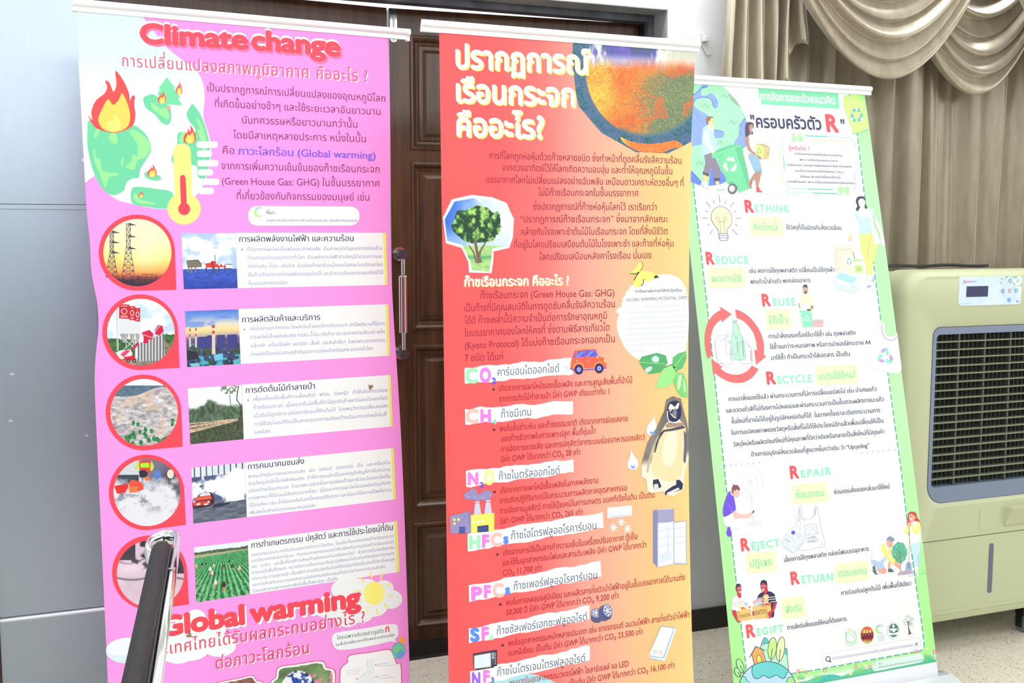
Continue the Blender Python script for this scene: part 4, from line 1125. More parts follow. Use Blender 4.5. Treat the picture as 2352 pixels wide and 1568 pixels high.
def logs(x, y):
    c = np.tile(np.array((240, 248, 252.)), x.shape + (1,))
    tr = sst(-0.03, 0.05, y - (0.36 - 0.14 * np.exp(-((x - 0.4) / 0.14) ** 2) + 0.12 * (fbm(x, y, 14, 81) - 0.5)))
    c = mixc(c, (0, 0, 0), 0 * x); f = np.array((84, 104, 84.)) * (0.55 + 0.9 * fbm(x, y * 0.6, 26, 82)[..., None])
    c = c * (1 - tr[..., None]) + f * tr[..., None]
    g = y > 0.62; gr = np.array((74, 86, 66.)) * (0.5 + fbm(x, y, 34, 83)[..., None]); c[g] = gr[g]
    for y0, k, w_ in ((0.635, -0.02, 0.012), (0.69, -0.07, 0.022), (0.78, -0.16, 0.022), (0.745, -0.11, 0.012)):
        m = np.abs(y - (y0 + k * x)) < w_ * (1 - 0.35 * x); c[m & (x < 0.92)] = (np.array((198, 174, 150.)) * (0.75 + 0.5 * vnoise(x * 50, y * 60, 84)[..., None]))[m & (x < 0.92)]
    m = (((x - 0.75) / 0.17) ** 2 + ((y - 0.05) / 0.10) ** 2 < 1) & (vnoise(x * 40, y * 40, 86) > 0.5); c[m] = (128, 140, 116)
    return c
def logs_art(): B.S([(1275, 575), (1280, 500), (1310, 430), (1300, 350), (1270, 300), (1285, 180)], 9, (60, 60, 56), smooth=True); B.S([(1275, 430), (1240, 380), (1215, 350), (1205, 260)], 6, (70, 70, 64), smooth=True)
card('felled logs in a wood', Z5, [(828, 203), (1318, 172), (1331, 660), (850, 706)], logs, Z6, [(58, 168), (1378, 83), (1395, 547), (78, 661)], [(1378, 83), (1400, 80), (1418, 543), (1395, 547)],
     ('การตัดต้นไม้ทำลายป่า', 95, 245, 720, 205),
     [('เพื่อเปลี่ยนเป็นพื้นที่การเลี้ยงสัตว์   ฟาร์ม   ทุ่งหญ้า   ทำให้เกิดการปล่อย', 165, 315, 1370, 232), ('ก๊าซเรือนกระจก  เนื่องจากต้นไม้พื้นที่ป่าไม้ดูดซับก๊าซคาร์บอนไดออกไซด์', 168, 390, 1373, 302), ('เมื่อต้นไม้ถูกตัดจะปล่อยคาร์บอนที่กักเก็บไว้  โดยพบว่าการเปลี่ยนแปลง', 170, 465, 1377, 372),
      ('การใช้ประโยชน์ที่ดินเป็นสาเหตุของการปล่อยก๊าซเรือนกระจกหนึ่งในสี่', 174, 540, 1362, 450), ('ของโลก', 176, 612, 315, 602)], 25, 42, (117, 309), logs_art)
def burnout(x, y):
    c = np.tile(np.array((84, 98, 140.)), x.shape + (1,))
    c[y < 0.17] = (222, 232, 242); m = (y < 0.17) & ((np.abs((x * 9) % 1 - 0.5) < 0.10)); c[m] = (70, 80, 110)
    c = mixc(c, (60, 74, 116), ((y > 0.17) & (y < 0.5)) * sst(0.4, 0.6, fbm(x, y, 9, 91)) * 0.5)
    sm = sst(0.42, 0.58, fbm(x, y, 5, 92) + 0.42 * (x - 0.42) - 0.9 * np.abs(y - 0.42) + 0.12)
    rd = np.array((104, 112, 130.)) * (0.6 + 0.75 * fbm(x * 0.5, y * 2.5, 16, 93)[..., None]); m = y > 0.68 - 0.08 * x; c[m] = rd[m]
    return mixc(c, (246, 250, 255), sm * (y < 0.72 - 0.05 * x))
def burnout_art():
    B.P([(872, 1215), (905, 1190), (935, 1150), (1040, 1135), (1065, 1180), (1068, 1235), (1030, 1262), (880, 1288), (870, 1260)], (66, 44, 56)); B.P([(905, 1190), (945, 1165), (1030, 1160), (1050, 1195), (880, 1218)], (232, 96, 76))
    B.P([(930, 1166), (950, 1148), (1025, 1142), (1035, 1160), (950, 1172)], (222, 236, 250)); B.P([(875, 1225), (1030, 1210), (1030, 1245), (880, 1262)], (220, 70, 60))
    for a in ((905, 940), (975, 1010)): B.P([(a[0], 1240), (a[1], 1234), (a[1], 1248), (a[0], 1254)], (250, 250, 240))
    for a in (885, 1015): B.E(a, 1222, 9, 9, (230, 232, 240))
    B.P([(1060, 1245), (1200, 1225), (1210, 1240), (1120, 1270), (1040, 1275)], (52, 56, 80)); B.P([(1095, 1120), (1062, 1150), (1058, 1142)], (120, 80, 80))
card('a car wrapped in tyre smoke', Z5, [(860, 918), (1345, 868), (1360, 1360), (878, 1420)], burnout, Z6, [(87, 868), (1403, 740), (1423, 1203), (105, 1361)], [(1403, 740), (1428, 737), (1447, 1198), (1423, 1203)],
     ('การคมนาคมขนส่ง', 115, 932, 622, 880),
     [('พาหนะสำหรับการคมนาคมขนส่ง   เช่น   รถยนต์   รถบรรทุก   เรือ   และเครื่องบิน', 118, 1010, 1395, 882), ('ส่วนใหญ่มักใช้เชื้อเพลิงฟอสซิล  ทำให้การขนส่งเป็นสาเหตุสำคัญที่ทำให้เกิดการ', 120, 1075, 1397, 945), ('ปล่อยก๊าซเรือนกระจก  โดยเฉพาะอย่างยิ่งการปล่อยก๊าซคาร์บอนไดออกไซด์ใน', 122, 1140, 1400, 1005),
      ('ยานพาหนะที่ใช้ถนนมีสัดส่วนมากที่สุด  เนื่องจากการเผาไหม้ของผลิตภัณฑ์จาก', 124, 1205, 1402, 1065), ('ปิโตรเลียม เช่น น้ำมันเบนซินในเครื่องยนต์สันดาป และมีแนวโน้มการใช้พลังงาน', 126, 1270, 1405, 1128), ('เพิ่มสูงขึ้นสำหรับการคมนาคมขนส่ง', 130, 1335, 722, 1270)], 24, 42, None, burnout_art)
def field(x, y):
    c = np.tile(np.array((232, 244, 250.)), x.shape + (1,))
    m = (y > 0.07 + 0.05 * fbm(x, y, 9, 101)) & (y < 0.2); c[m] = (np.array((86, 104, 84.)) * (0.6 + 0.8 * fbm(x, y, 30, 102)[..., None]))[m]
    m = (y > 0.145) & (y < 0.2); c[m] = (178, 176, 140)
    g = y > 0.20 - 0.04 * x
    vx = (x - 0.52) / (y - 0.02)
    row = 0.5 + 0.5 * np.sin(vx * 46 + 3 * (fbm(x, y, 18, 104) - 0.5))
    gc = ramp(row, [(0, (40, 104, 66)), (0.5, (70, 160, 100)), (1, (120, 206, 140))]) * (0.75 + 0.5 * fbm(x, y, 30, 103)[..., None])
    c[g] = gc[g]; return mixc(c, (206, 198, 180), g * (fbm(x, y, 40, 107) > 0.66) * (y > 0.6) * 0.7)
def field_art():
    for x_, y_, s_, c_ in ((935, 485, 26, (214, 196, 160)), (985, 470, 20, (40, 38, 44)), (1022, 465, 16, (70, 50, 50)), (1062, 515, 30, (226, 232, 244)), (1080, 550, 30, (230, 206, 190)), (1095, 480, 20, (222, 220, 220)), (1188, 485, 22, (90, 60, 56)), (1238, 445, 20, (40, 40, 44)), (1265, 490, 26, (52, 60, 76)), (1335, 505, 32, (226, 200, 164)), (1112, 640, 36, (236, 226, 220)), (1190, 660, 40, (46, 44, 52))):
        B.E(x_, y_, s_ * 0.42, s_ * 0.7, c_, n=12); B.E(x_, y_ - s_ * 0.7, s_ * 0.22, s_ * 0.25, c_, n=10); B.P([(x_ - s_ * 0.3, y_ + s_ * 0.4), (x_ + s_ * 0.3, y_ + s_ * 0.4), (x_ + s_ * 0.1, y_ + s_ * 1.4), (x_ - s_ * 0.1, y_ + s_ * 1.4)], (196, 130, 110))
card('people working in a green field', Z7, [(912, 310), (1410, 250), (1428, 746), (932, 821)], field, Z8, [(118, 243), (1477, 70), (1500, 540), (138, 745)], [(1477, 68), (1503, 62), (1527, 535), (1500, 540)],
     ('การทำเกษตรกรรม ปศุสัตว์ และการใช้ประโยชน์ที่ดิน', 150, 318, 1465, 148),
     [('เกษตรกรรมมีบทบาทที่ซับซ้อนต่อการเกิดภาวะโลกร้อน  โดยเป็นทั้งแหล่งปล่อยก๊าซเรือนกระจก', 152, 393, 1472, 215), ('และเป็นแหล่งสะสมคาร์บอน   กิจกรรมทางการเกษตรที่เกี่ยวข้องกับการปล่อยก๊าซเรือนกระจก', 154, 447, 1475, 270), ('เช่น   นาข้าว   และพื้นที่ปศุสัตว์ปล่อยก๊าซมีเทนและไนตรัสออกไซด์   ส่วนการเป็นแหล่งสะสม', 156, 503, 1478, 322),
      ('คาร์บอนในพื้นที่เกษตร  หมายถึงการเก็บสะสมคาร์บอนในพืชและในดินผ่านกิจกรรมการเกษตร', 158, 558, 1480, 375), ('ต่างๆ เช่น การปลูกหญ้า เลี้ยงสัตว์ การปรับปรุงดินโดยใช้วัสดุอินทรีย์หรือวัสดุที่มีคาร์บอนสูง', 160, 615, 1483, 430),
      ('และการส่งเสริมระบบวนเกษตรรวมไปถึงการลดกิจกรรมที่เร่งการทำลายคาร์บอนในดิน', 163, 670, 1392, 500), ('โดยเฉพาะการเผาเศษซากพืชในพื้นที่เพาะปลูก เป็นต้น', 165, 728, 950, 612)], 22, 44, None, field_art)

# ---- lower heading on clouds with a sun
B.begin('cloud_picture', 'white cloud behind the yellow sun', 1)
B.fr(*Z8)
CL = (244, 252, 254)
for e_ in ((1000, 700, 110, 90), (1110, 690, 130, 95), (1220, 700, 120, 100), (1380, 690, 90, 75), (1440, 790, 110, 90), (1270, 850, 150, 105), (1100, 900, 150, 95), (870, 880, 150, 85), (850, 830, 70, 80), (1040, 970, 110, 80), (1160, 930, 120, 80)): B.E(*e_, CL)
B.begin('sun_picture', 'yellow sun', 2); B.E(1290, 735, 97, 108, (255, 250, 134))
for a in range(10):
    t_ = math.radians(a * 36 + 8); ca, sa = math.cos(t_), math.sin(t_)
    B.S([(1290 + 128 * ca, 735 + 140 * sa), (1290 + 178 * ca, 735 + 205 * sa)], 15, (255, 246, 140))
B.begin('cloud_picture', 'white cloud behind the lower heading', 1); B.fr(*Z7)
for e_ in ((930, 960, 90, 75), (840, 1030, 110, 90), (1080, 1060, 130, 90), (1010, 1180, 190, 110), (1140, 1220, 160, 105), (850, 1270, 190, 95), (760, 1290, 150, 100), (740, 1130, 150, 120)): B.E(*e_, CL)
for e_ in ((300, 1265, 205, 118), (520, 1300, 180, 100), (420, 1230, 160, 90)): B.E(*e_, (240, 250, 254))
B.P([(98, 1290), (160, 1308), (300, 1310), (430, 1320), (420, 1365), (300, 1384), (190, 1372), (120, 1330)], (220, 240, 252), True)
B.begin('lower_heading_lettering', 'red lower heading with white outline', 3)
B.fr(0, 0, 1)
for dx_, dy_, c_ in ((4, 4, PAPER), (0, 0, (248, 76, 92))):
    B.T('Global', 368, 1461, 563, 1431, 43, c_, bold=0.05, lat=True, res=4, dx=dx_, dy=dy_)
    B.T('warming', 573, 1429, 830, 1390, 43, c_, bold=0.05, lat=True, res=4, dx=dx_, dy=dy_)
for dx_, dy_, c_ in ((2, 2, PAPER), (0, 0, (236, 78, 108))):
    B.T('ประเทศไทยได้รับผลกระทบอย่างไร ?', 338, 1509, 838, 1428, 21, c_, bold=0.006, res=4, dx=dx_, dy=dy_, track=0.06)
    B.T('ต่อภาวะโลกร้อน', 496, 1536, 709.5, 1499, 21, c_, bold=0.006, res=4, dx=dx_, dy=dy_, track=0.06)
B.begin('speech_bubble', 'white speech bubble with a red letter', 1)
B.fr(*Z8)
B.P([(900, 1180), (905, 1130), (950, 1098), (1200, 1060), (1400, 1025), (1490, 1024), (1512, 1070), (1508, 1130), (1480, 1165), (1500, 1192), (1440, 1182), (1300, 1215), (1100, 1250), (980, 1260), (925, 1240)], CL, True)
B.T('โดยเฉพาะบริเวณอ่าวรูปตัว', 945, 1165, 1380, 1100, 28, (48, 40, 70), bold=0.012, track=0.06); B.T('ก', 1393, 1097, 1432, 1090, 50, (246, 70, 90), bold=0.03)
B.T('และพื้นที่ชายฝั่งทะเลจะได้รับผลกระทบชัดเจนที่สุด', 935, 1225, 1480, 1130, 19, (48, 40, 70), bold=0.01)

def ornate(pts, fn, q, label, extra=None):
    B.begin('framed_picture', label, 2); B.fr(*Z8)
    c_ = np.mean(np.array(pts), 0)
    B.P(pts, (226, 60, 100), True); B.P([tuple(c_ + (np.array(p) - c_) * 0.978) for p in pts], PAPER, True)
    ins = [tuple(c_ + (np.array(p) - c_) * 0.91) for p in catmull(pts)]
    B.PIC(q, 110, 90, fn, ins)
    if extra: extra()
def globe_fn(x, y):
    c = np.array((120, 150, 100.)) * (0.6 + 0.7 * fbm(x, y, 6, 111)[..., None]); c = mixc(c, (240, 150, 170), sst(0.56, 0.66, fbm(x, y, 9, 112)) * (x > 0.5) * 0.9)
    d = ((x - 0.42) / 0.30) ** 2 + ((y - 0.55) / 0.42) ** 2
    g = d < 1; o_ = np.array((54, 92, 196.)) * (1.1 - 0.5 * d[..., None]); o_ = mixc(o_, (240, 246, 252), sst(0.47, 0.53, fbm(x, y, 5, 113)))
    c[g] = o_[g]; return c
ornate([(320, 1580), (375, 1510), (400, 1420), (560, 1392), (800, 1360), (850, 1420), (925, 1450), (930, 1600), (920, 1900), (860, 1960), (420, 2010), (350, 1960), (325, 1850)], globe_fn, [(320, 1400), (930, 1340), (940, 1940), (320, 2010)], 'framed picture of a globe among flowers')
ornate([(-260, 1680), (-230, 1600), (-160, 1560), (40, 1520), (160, 1495), (200, 1540), (270, 1570), (285, 1700), (280, 1990), (200, 2060), (-180, 2100), (-250, 2040)], lambda x, y: np.array((146, 96, 78.)) * (0.6 + 0.8 * fbm(x, y, 12, 121)[..., None]), [(-270, 1520), (290, 1470), (300, 2060), (-260, 2120)], 'framed picture of brown cracked ground')
def mapart():
    B.S([(1225, 1345), (1222, 1390), (1228, 1430), (1195, 1480), (1150, 1530), (1120, 1600), (1100, 1700)], 3, (150, 160, 176), smooth=True); B.S([(1185, 1475), (1290, 1462)], 2, (180, 190, 200))
    B.P([(1225, 1345), (1290, 1338), (1295, 1700), (1100, 1700), (1120, 1600), (1195, 1480), (1228, 1430)], (238, 246, 250))
    for x_, y_ in ((1128, 1528), (1306, 1400), (1308, 1510)): B.P([(x_ + (11 if k % 2 else 5) * math.cos(k * 0.628), y_ + (11 if k % 2 else 5) * math.sin(k * 0.628)) for k in range(10)], (240, 70, 90))
    for y_, a, b_ in ((1395, 1320, 1430), (1412, 1320, 1500), (1505, 1325, 1430), (1525, 1325, 1480)): B.S([(a, y_), (b_, y_ - 14)], 5, (196, 206, 234))
    for y_ in (1455, 1475, 1495): B.S([(1025, y_), (1160, y_ - 18)], 4, (206, 214, 230))
ornate([(968, 1600), (972, 1470), (985, 1420), (1040, 1370), (1058, 1310), (1250, 1280), (1425, 1254), (1470, 1300), (1500, 1385), (1540, 1400), (1548, 1600), (1560, 1860), (1500, 1900), (1060, 1960), (985, 1900)], lambda x, y: np.tile(np.array((250, 253, 254.)), x.shape + (1,)), [(960, 1300), (1550, 1240), (1560, 1860), (980, 1960)], 'framed map of a coast', mapart)
B.begin('burning_globe_picture', 'small blue and green globe with an orange flame', 4)
B.P([(1520, 1195), (1525, 1150), (1560, 1125), (1562, 1150), (1580, 1165), (1572, 1205), (1548, 1222)], (252, 172, 92), True)
B.E(1516, 1266, 62, 76, (110, 170, 228)); B.P([(1470, 1235), (1500, 1200), (1530, 1210), (1540, 1245), (1500, 1290), (1475, 1300), (1460, 1270)], (120, 214, 150), True); B.P([(1540, 1230), (1565, 1225), (1572, 1262), (1552, 1278)], (120, 214, 150), True); B.P([(1462, 1300), (1500, 1320), (1498, 1338), (1475, 1325)], (120, 214, 150), True)
B.end()
PINK_BANNER = B
# ================================================================== red and orange banner
def b2_edges(v):
    v = np.asarray(v, float)
    return np.zeros_like(v), 0.70 - 0.0185 * np.clip(1 - ((v - 0.86) / 0.86) ** 2, 0, 1)
def b2_sheet(u, v):
    c = ramp(u, [(0, (252, 96, 98)), (0.20, (253, 100, 102)), (0.38, (253, 122, 120)), (0.52, (253, 166, 152)), (0.68, (253, 190, 156)), (0.82, (253, 204, 142)), (1.0, (254, 220, 146))])
    return c
B = roll_up('red and orange greenhouse effect banner, the middle of the three roll-up banners', (0.7727, -0.8945, 1.8996), (0.9999, 0.0105, -0.0009), (0.0006, 0.0297, 0.9996), 0.70,
            b2_edges, (-0.046, 0.710), 0.0, b2_sheet, 'red to orange printed vinyl sheet')
Y1, Y2, Y3, Y4, Y5, Y6, Y7, Y8, Y9, Y10 = (960, 30, 4.239), (1260, 30, 4.237), (1000, 330, 4.9), (1300, 330, 4.9), (1000, 620, 4.9), (1300, 590, 4.9), (1010, 920, 4.9), (1300, 900, 4.613), (1020, 1210, 4.381), (1300, 1210, 4.381)
WH = (252, 254, 246)

B.begin('earth_picture', 'picture of a glowing planet on a dark sky'); B.fr(*Y2)
EQ = [(228, 190), (1440, 255), (1395, 1380), (215, 1380)]
def earth(x, y):
    # x, y over the quad above, turned back into tracing coordinates
    X = (228 * (1 - x) * (1 - y) + 1440 * x * (1 - y) + 1395 * x * y + 215 * (1 - x) * y); Yy = (190 * (1 - x) * (1 - y) + 255 * x * (1 - y) + 1380 * x * y + 1380 * (1 - x) * y)
    n1, n2 = fbm(x, y, 9, 201), vnoise(x * 260, y * 250, 202)
    sp = np.array((70, 112, 128.)) * (0.75 + 0.55 * vnoise(x * 190, y * 190, 203)[..., None]); sp = mixc(sp, (108, 124, 176), (fbm(x, y, 24, 207) > 0.52) * 0.5)
    sp = mixc(sp, (190, 200, 226), vnoise(x * 120, y * 120, 209) > 0.965)
    R = np.hypot((X - 960) / 600.0, (Yy - 560) / 640.0)
    red, org, yel, tea = (240, 104, 66), (248, 158, 74), (252, 214, 96), (96, 136, 116)
    pl_ = np.tile(np.array(org, float), x.shape + (1,))
    heat = 0.42 + 0.28 * sst(0.2, 0.45, x) + 0.9 * (fbm(x, y, 5, 211) - 0.5) + 0.75 * (n2 - 0.5)
    pl_ = mixc(pl_, red, sst(0.42, 0.75, heat)); pl_ = mixc(pl_, yel, sst(0.50, 0.20, heat) * sst(0.45, 0.25, x) * 1.0)
    teal = sst(0.40, 0.62, x * 0.95 + 0.25 * (y - 0.5) + 0.5 * (fbm(x, y, 4, 213) - 0.5) + 0.35 * (n2 - 0.5)) * sst(0.2, 0.36, y)
    pl_ = mixc(pl_, np.array(tea), teal * 0.9); pl_ = mixc(pl_, (204, 190, 104), teal * (vnoise(x * 230, y * 230, 215) > 0.66) * 0.7)
    pl_ = mixc(pl_, (240, 110, 70), (teal > 0.3) * (fbm(x, y, 7, 217) > 0.62) * (n2 > 0.35) * 0.75)
    top = sst(0.30, 0.17, y + 0.10 * (fbm(x * 2, y * 0.6, 8, 221) - 0.5))
    ice = mixc(np.tile(np.array((112, 104, 190.)), x.shape + (1,)), (246, 246, 255), sst(0.45, 0.62, fbm(x * 3.2, y * 0.8, 8, 223))); ice = mixc(ice, (84, 108, 130), sst(0.5, 0.62, fbm(x * 2.6, y * 0.7, 6, 225)) * sst(0.24, 0.05, y))
    ice = mixc(ice, (236, 238, 206), sst(0.66, 0.80, x) * 0.85); ice = mixc(ice, (250, 250, 244), sst(0.14, 0.22, y) * 0.55)
    pl_ = mixc(pl_, ice, top)
    c = mixc(sp, pl_, sst(1.01, 0.985, R))
    c = mixc(c, (90, 130, 150), sst(0.93, 1.0, R) * sst(1.02, 0.99, R) * (x > 0.4) * 0.8)
    return c
B.PIC(EQ, 300, 300, earth, [(246, 192), (1436, 256), (1388, 1250), (1305, 1296), (1160, 1364), (845, 1352), (660, 1245), (520, 1170), (440, 1080), (292, 905), (270, 800), (244, 600), (228, 420)])

def ember(x, y): return mixc(mixc(np.tile(np.array((250, 158, 76.)), x.shape + (1,)), (244, 112, 72), vnoise(x * 130, y * 40, 5) > 0.5), (252, 206, 96), sst(0.2, 0.0, x))
B.PIC([(690, 1195), (1315, 1195), (1315, 1365), (690, 1365)], 160, 50, ember, catmull([(700, 1207), (800, 1248), (960, 1272), (1100, 1262), (1230, 1240), (1305, 1290), (1240, 1312), (1180, 1325), (1120, 1352), (960, 1356), (840, 1330), (740, 1268)]))
B.begin('heading_lettering', 'pale heading with yellow shadow', 1); B.fr(0, 0, 1)
for k in (3.6, 1.8, 0):
    c_ = (255, 250, 138) if k else WH
    B.T('ปรากฏการณ์', 1046, 155, 1353, 169, 41, c_, bold=0.03, res=5, dx=k, dy=k)
    B.T('เรือนกระจก', 1047, 233, 1320, 244, 41, c_, bold=0.03, res=5, dx=k, dy=k); B.T('คืออะไร?', 1048, 311, 1249, 317, 41, c_, bold=0.03, res=5, dx=k, dy=k)
MAR = (166, 52, 72)
B.begin('paragraph_lettering', 'maroon introduction paragraph', 1)
B.lines([('การที่โลกถูกห่อหุ้มด้วยก๊าซหลายชนิด ซึ่งทำหน้าที่ดูดคลื่นรังสีความร้อน', 1124, 364.3, 1565, 376), ('จากดวงอาทิตย์ไว้ให้โลกเกิดความอบอุ่น และทำให้อุณหภูมิในชั้น', 1153, 391.6, 1544, 400.4), ('บรรยากาศโลกไม่เปลี่ยนแปลงอย่างฉับพลัน เหมือนดาวเคราะห์ดวงอื่นๆ ที่', 1117, 419.4, 1570, 427.5),
         ('ไม่มีก๊าซเรือนกระจกในชั้นบรรยากาศ', 1236, 449, 1466, 451), ('ซึ่งปรากฏการณ์ที่ก๊าซห่อหุ้มโลกไว้ เราเรียกว่า', 1224.5, 481.6, 1508, 482.6), ('“ปรากฏการณ์ก๊าซเรือนกระจก” ซึ่งมาจากลักษณะ', 1195, 510.6, 1534, 510),
         ('คล้ายกับโรงเพาะชำต้นไม้ในเรือนกระจก โดยที่สิ่งมีชีวิต', 1197, 539.6, 1533, 538), ('ที่อยู่ในโลกเปรียบเสมือนต้นไม้ในโรงเพาะชำ และก๊าซที่ห่อหุ้ม', 1180.6, 568.8, 1547, 565.7), ('โลกเปรียบเสมือนหลังคาโรงเรือน นั่นเอง', 1239, 597, 1496, 593)], 12.3, MAR, res=3)

B.begin('tree_picture', 'cut-out photograph of a tree with a white edge'); B.fr(*Y3)
OUT = [(185, 625), (410, 575), (640, 602), (800, 665), (865, 810), (884, 840), (872, 1050), (830, 1172), (655, 1212), (650, 1330), (632, 1455), (380, 1448), (370, 1330), (295, 1172), (118, 1120), (84, 830)]
INN = [(215, 650), (410, 615), (590, 622), (770, 690), (845, 830), (860, 850), (850, 1040), (800, 1145), (640, 1180), (625, 1330), (605, 1440), (410, 1420), (395, 1330), (300, 1140), (132, 1090), (104, 850)]
B.P(OUT, (250, 254, 255))
def treefn(x, y):
    c = ramp(np.clip(x + 0.2 * y, 0, 1), [(0, (56, 102, 214)), (0.3, (96, 146, 232)), (0.6, (206, 226, 250)), (1, (236, 246, 255))]); c = mixc(c, (246, 250, 255), sst(0.45, 0.62, fbm(x, y, 5, 231)) * sst(0.15, 0.6, x))
    c = mixc(c, (190, 220, 246), sst(0.35, 0.62, y) * 0.6)
    g = y > 0.645; gr = np.array((176, 222, 140.)) * (0.85 + 0.3 * fbm(x, y * 2, 14, 232)[..., None]); c[g] = gr[g]; c = mixc(c, (96, 170, 120), np.exp(-((y - 0.80) / 0.03) ** 2) * g * 0.9)
    d = ((x - 0.49) / 0.40) ** 2 + ((y - 0.36) / 0.27) ** 2 + 0.5 * (fbm(x, y, 10, 233) - 0.5)
    t_ = d < 0.86; l_ = sst(0.35, 0.7, fbm(x, y, 16, 234) + 0.30 * (0.36 - y)); lc = ramp(l_, [(0, (44, 74, 58)), (0.5, (92, 150, 78)), (1, (186, 224, 124))]); c[t_] = lc[t_]
    return c
B.PIC([(100, 610), (860, 610), (860, 1445), (100, 1445)], 170, 190, treefn, INN)
for p in ([(385, 1140), (440, 1220), (470, 1340), (450, 1340), (425, 1230), (375, 1150)], [(425, 1070), (460, 1080), (490, 1240), (530, 1335), (470, 1345), (455, 1230)], [(565, 1095), (578, 1105), (520, 1200), (500, 1290), (480, 1230)]): B.P(p, (128, 104, 92))

B.begin('heading_lettering', 'pale heading with orange shadow', 1); B.fr(0, 0, 1)
for k in (1.6, 0): B.T('ก๊าซเรือนกระจก คืออะไร ?', 1065.7, 657, 1306.5, 653.7, 16.5, (255, 226, 120) if k else WH, bold=0.022, res=4, dx=k, dy=k)
B.begin('paragraph_lettering', 'maroon paragraph under the pale heading', 1)
B.lines([('ก๊าซเรือนกระจก (Green House Gas: GHG)', 1103.7, 685.7, 1411, 680), ('เป็นก๊าซที่มีคุณสมบัติในการดูดซับคลื่นรังสีความร้อน', 1067, 715.3, 1412, 705.3), ('ได้ดี ก๊าซเหล่านี้มีความจำเป็นต่อการรักษาอุณหภูมิ', 1067, 743.9, 1393.5, 732),
         ('ในบรรยากาศของโลกให้คงที่ ซึ่งตามพิธีสารเกียวโต', 1067, 772.7, 1400, 759), ('(Kyoto Protocol) ได้แบ่งก๊าซเรือนกระจกออกเป็น', 1067.8, 801, 1411.6, 785.5), ('7 ชนิด ได้แก่', 1068, 829.6, 1155.5, 826)], 13, MAR, res=3)

# ---- seven gases, each on a torn paper strip
def torn(q, seed):
    r = random.Random(seed); q = [np.array(p, float) for p in q]; pts = []
    for a, b_, n in ((q[0], q[1], 26), (q[2], q[3], 26)):
        for k in range(n + 1):
            p = a + (b_ - a) * k / n
            if 0 < k < n: p = p + np.array([0, r.uniform(-1.4, 1.4) + 1.6 * math.sin(k * 0.7 + seed)])
            pts.append(tuple(p))
    B.fr(0, 0, 1); B.P(pts, (250, 254, 254))
GRN, PKL, PEA, BLU, SKB, YLW, VIO = (168, 244, 196), (250, 136, 236), (252, 200, 192), (88, 96, 250), (96, 150, 250), (252, 248, 150), (168, 110, 250)
def gas(label, strip, fr_, letters, name, bullet, rows, seed, ch=10.8):
    B.begin('gas_strip', 'white torn paper strip reading ' + label, 1); torn(strip, seed); B.fr(*fr_)
    for t_, x0, x1, y0, y1, c_ in letters:
        sl = (strip[3][1] - strip[2][1]) / (strip[3][0] - strip[2][0]) if True else 0
        w_ = x1 - x0
        B.T(t_, x0, y1, x1, y1 - 0.10 * w_ * 0 , y1 - y0, c_, bold=0.06 if (y1 - y0) > 60 else 0.04, lat=True, res=4)
    B.fr(0, 0, 1); B.T(*name, 14, (84, 104, 142), res=3)
    B.begin('gas_lettering', 'dark red text about ' + label, 2); B.fr(0, 0, 1)
    if bullet: B.E(bullet[0], bullet[1], 3.0, 3.0, (96, 56, 70), n=14)
    B.lines(rows, ch, (190, 42, 58))
def zp(f, x, y): return (f[0] + x / f[2], f[1] + y / f[2])
gas('CO2', [(1066.3, 844.5), (1313, 822), (1316, 859.5), (1067.3, 881)], Y5, [('C', 335, 480, 1112, 1262, GRN), ('O', 498, 626, 1106, 1258, PKL), ('2', 636, 683, 1214, 1278, BLU)], ('คาร์บอนไดออกไซด์', 1143, 863, 1284.7, 853.7), zp(Y5, 655, 1343),
    [('เกิดจากการเผาไหม้ของเชื้อเพลิง และการสูญเสียพื้นที่ป่าไม้', 1147, 898, 1452, 878.8), ('จากการตัดไม้ทำลายป่า มีค่า GWP เทียบเท่ากับ 1', 1146.5, 922.4, 1399, 904.3)], 1)
gas('CH4', [zp(Y7, 283, 92), zp(Y7, 1500, 2), zp(Y7, 1500, 145), zp(Y7, 287, 270)], Y7, [('C', 290, 437, 100, 246, PEA), ('H', 457, 579, 103, 240, PKL), ('4', 590, 638, 207, 263, (140, 236, 186))], ('ก๊าซมีเทน', *zp(Y7, 690, 192), *zp(Y7, 1027, 165)), zp(Y7, 610, 326),
    [('พบในชั้นถ่านหิน และก๊าซธรรมชาติ เกิดจากการย่อยสลาย', 1148, 990.4, 1442, 966.8), ('ของก๊าซชีวภาพในการเพาะปลูก พื้นที่ชุ่มน้ำ', 1150.8, 1013.9, 1367, 995.4), ('การจัดการของเสีย และการปศุสัตว์จากระบบย่อยอาหารของสัตว์', 1150.8, 1037.8, 1481, 1009.5), ('มีค่า GWP ได้มากกว่า CO₂ 28 เท่า', 1150.8, 1061.4, 1332.5, 1043.5)], 2)
gas('N2O', [zp(Y7, 293, 790), zp(Y7, 1505, 657), zp(Y7, 1507, 805), zp(Y7, 298, 968)], Y7, [('N', 315, 436, 812, 941, PKL), ('2', 448, 498, 917, 976, BLU), ('O', 496, 614, 786, 936, YLW)], ('ก๊าซไนตรัสออกไซด์', *zp(Y7, 665, 893), *zp(Y7, 1352, 822)), zp(Y7, 617, 1026),
    [('เกิดจากการเผาไหม้เชื้อเพลิงในภาคพลังงาน', 1149.4, 1132.9, 1374, 1108.8), ('การเกิดปฏิกิริยาเคมีในกระบวนการผลิตภาคอุตสาหกรรม', 1148.8, 1156.3, 1439.8, 1125.5), ('การจัดการมูลสัตว์ การใช้ปุ๋ยเคมีในการเกษตร แบคทีเรียในดิน เป็นต้น', 1148.8, 1179.6, 1502.7, 1141.7), ('มีค่า GWP ได้มากกว่า CO₂ 265 เท่า', 1149, 1203.7, 1338, 1181.4)], 3)
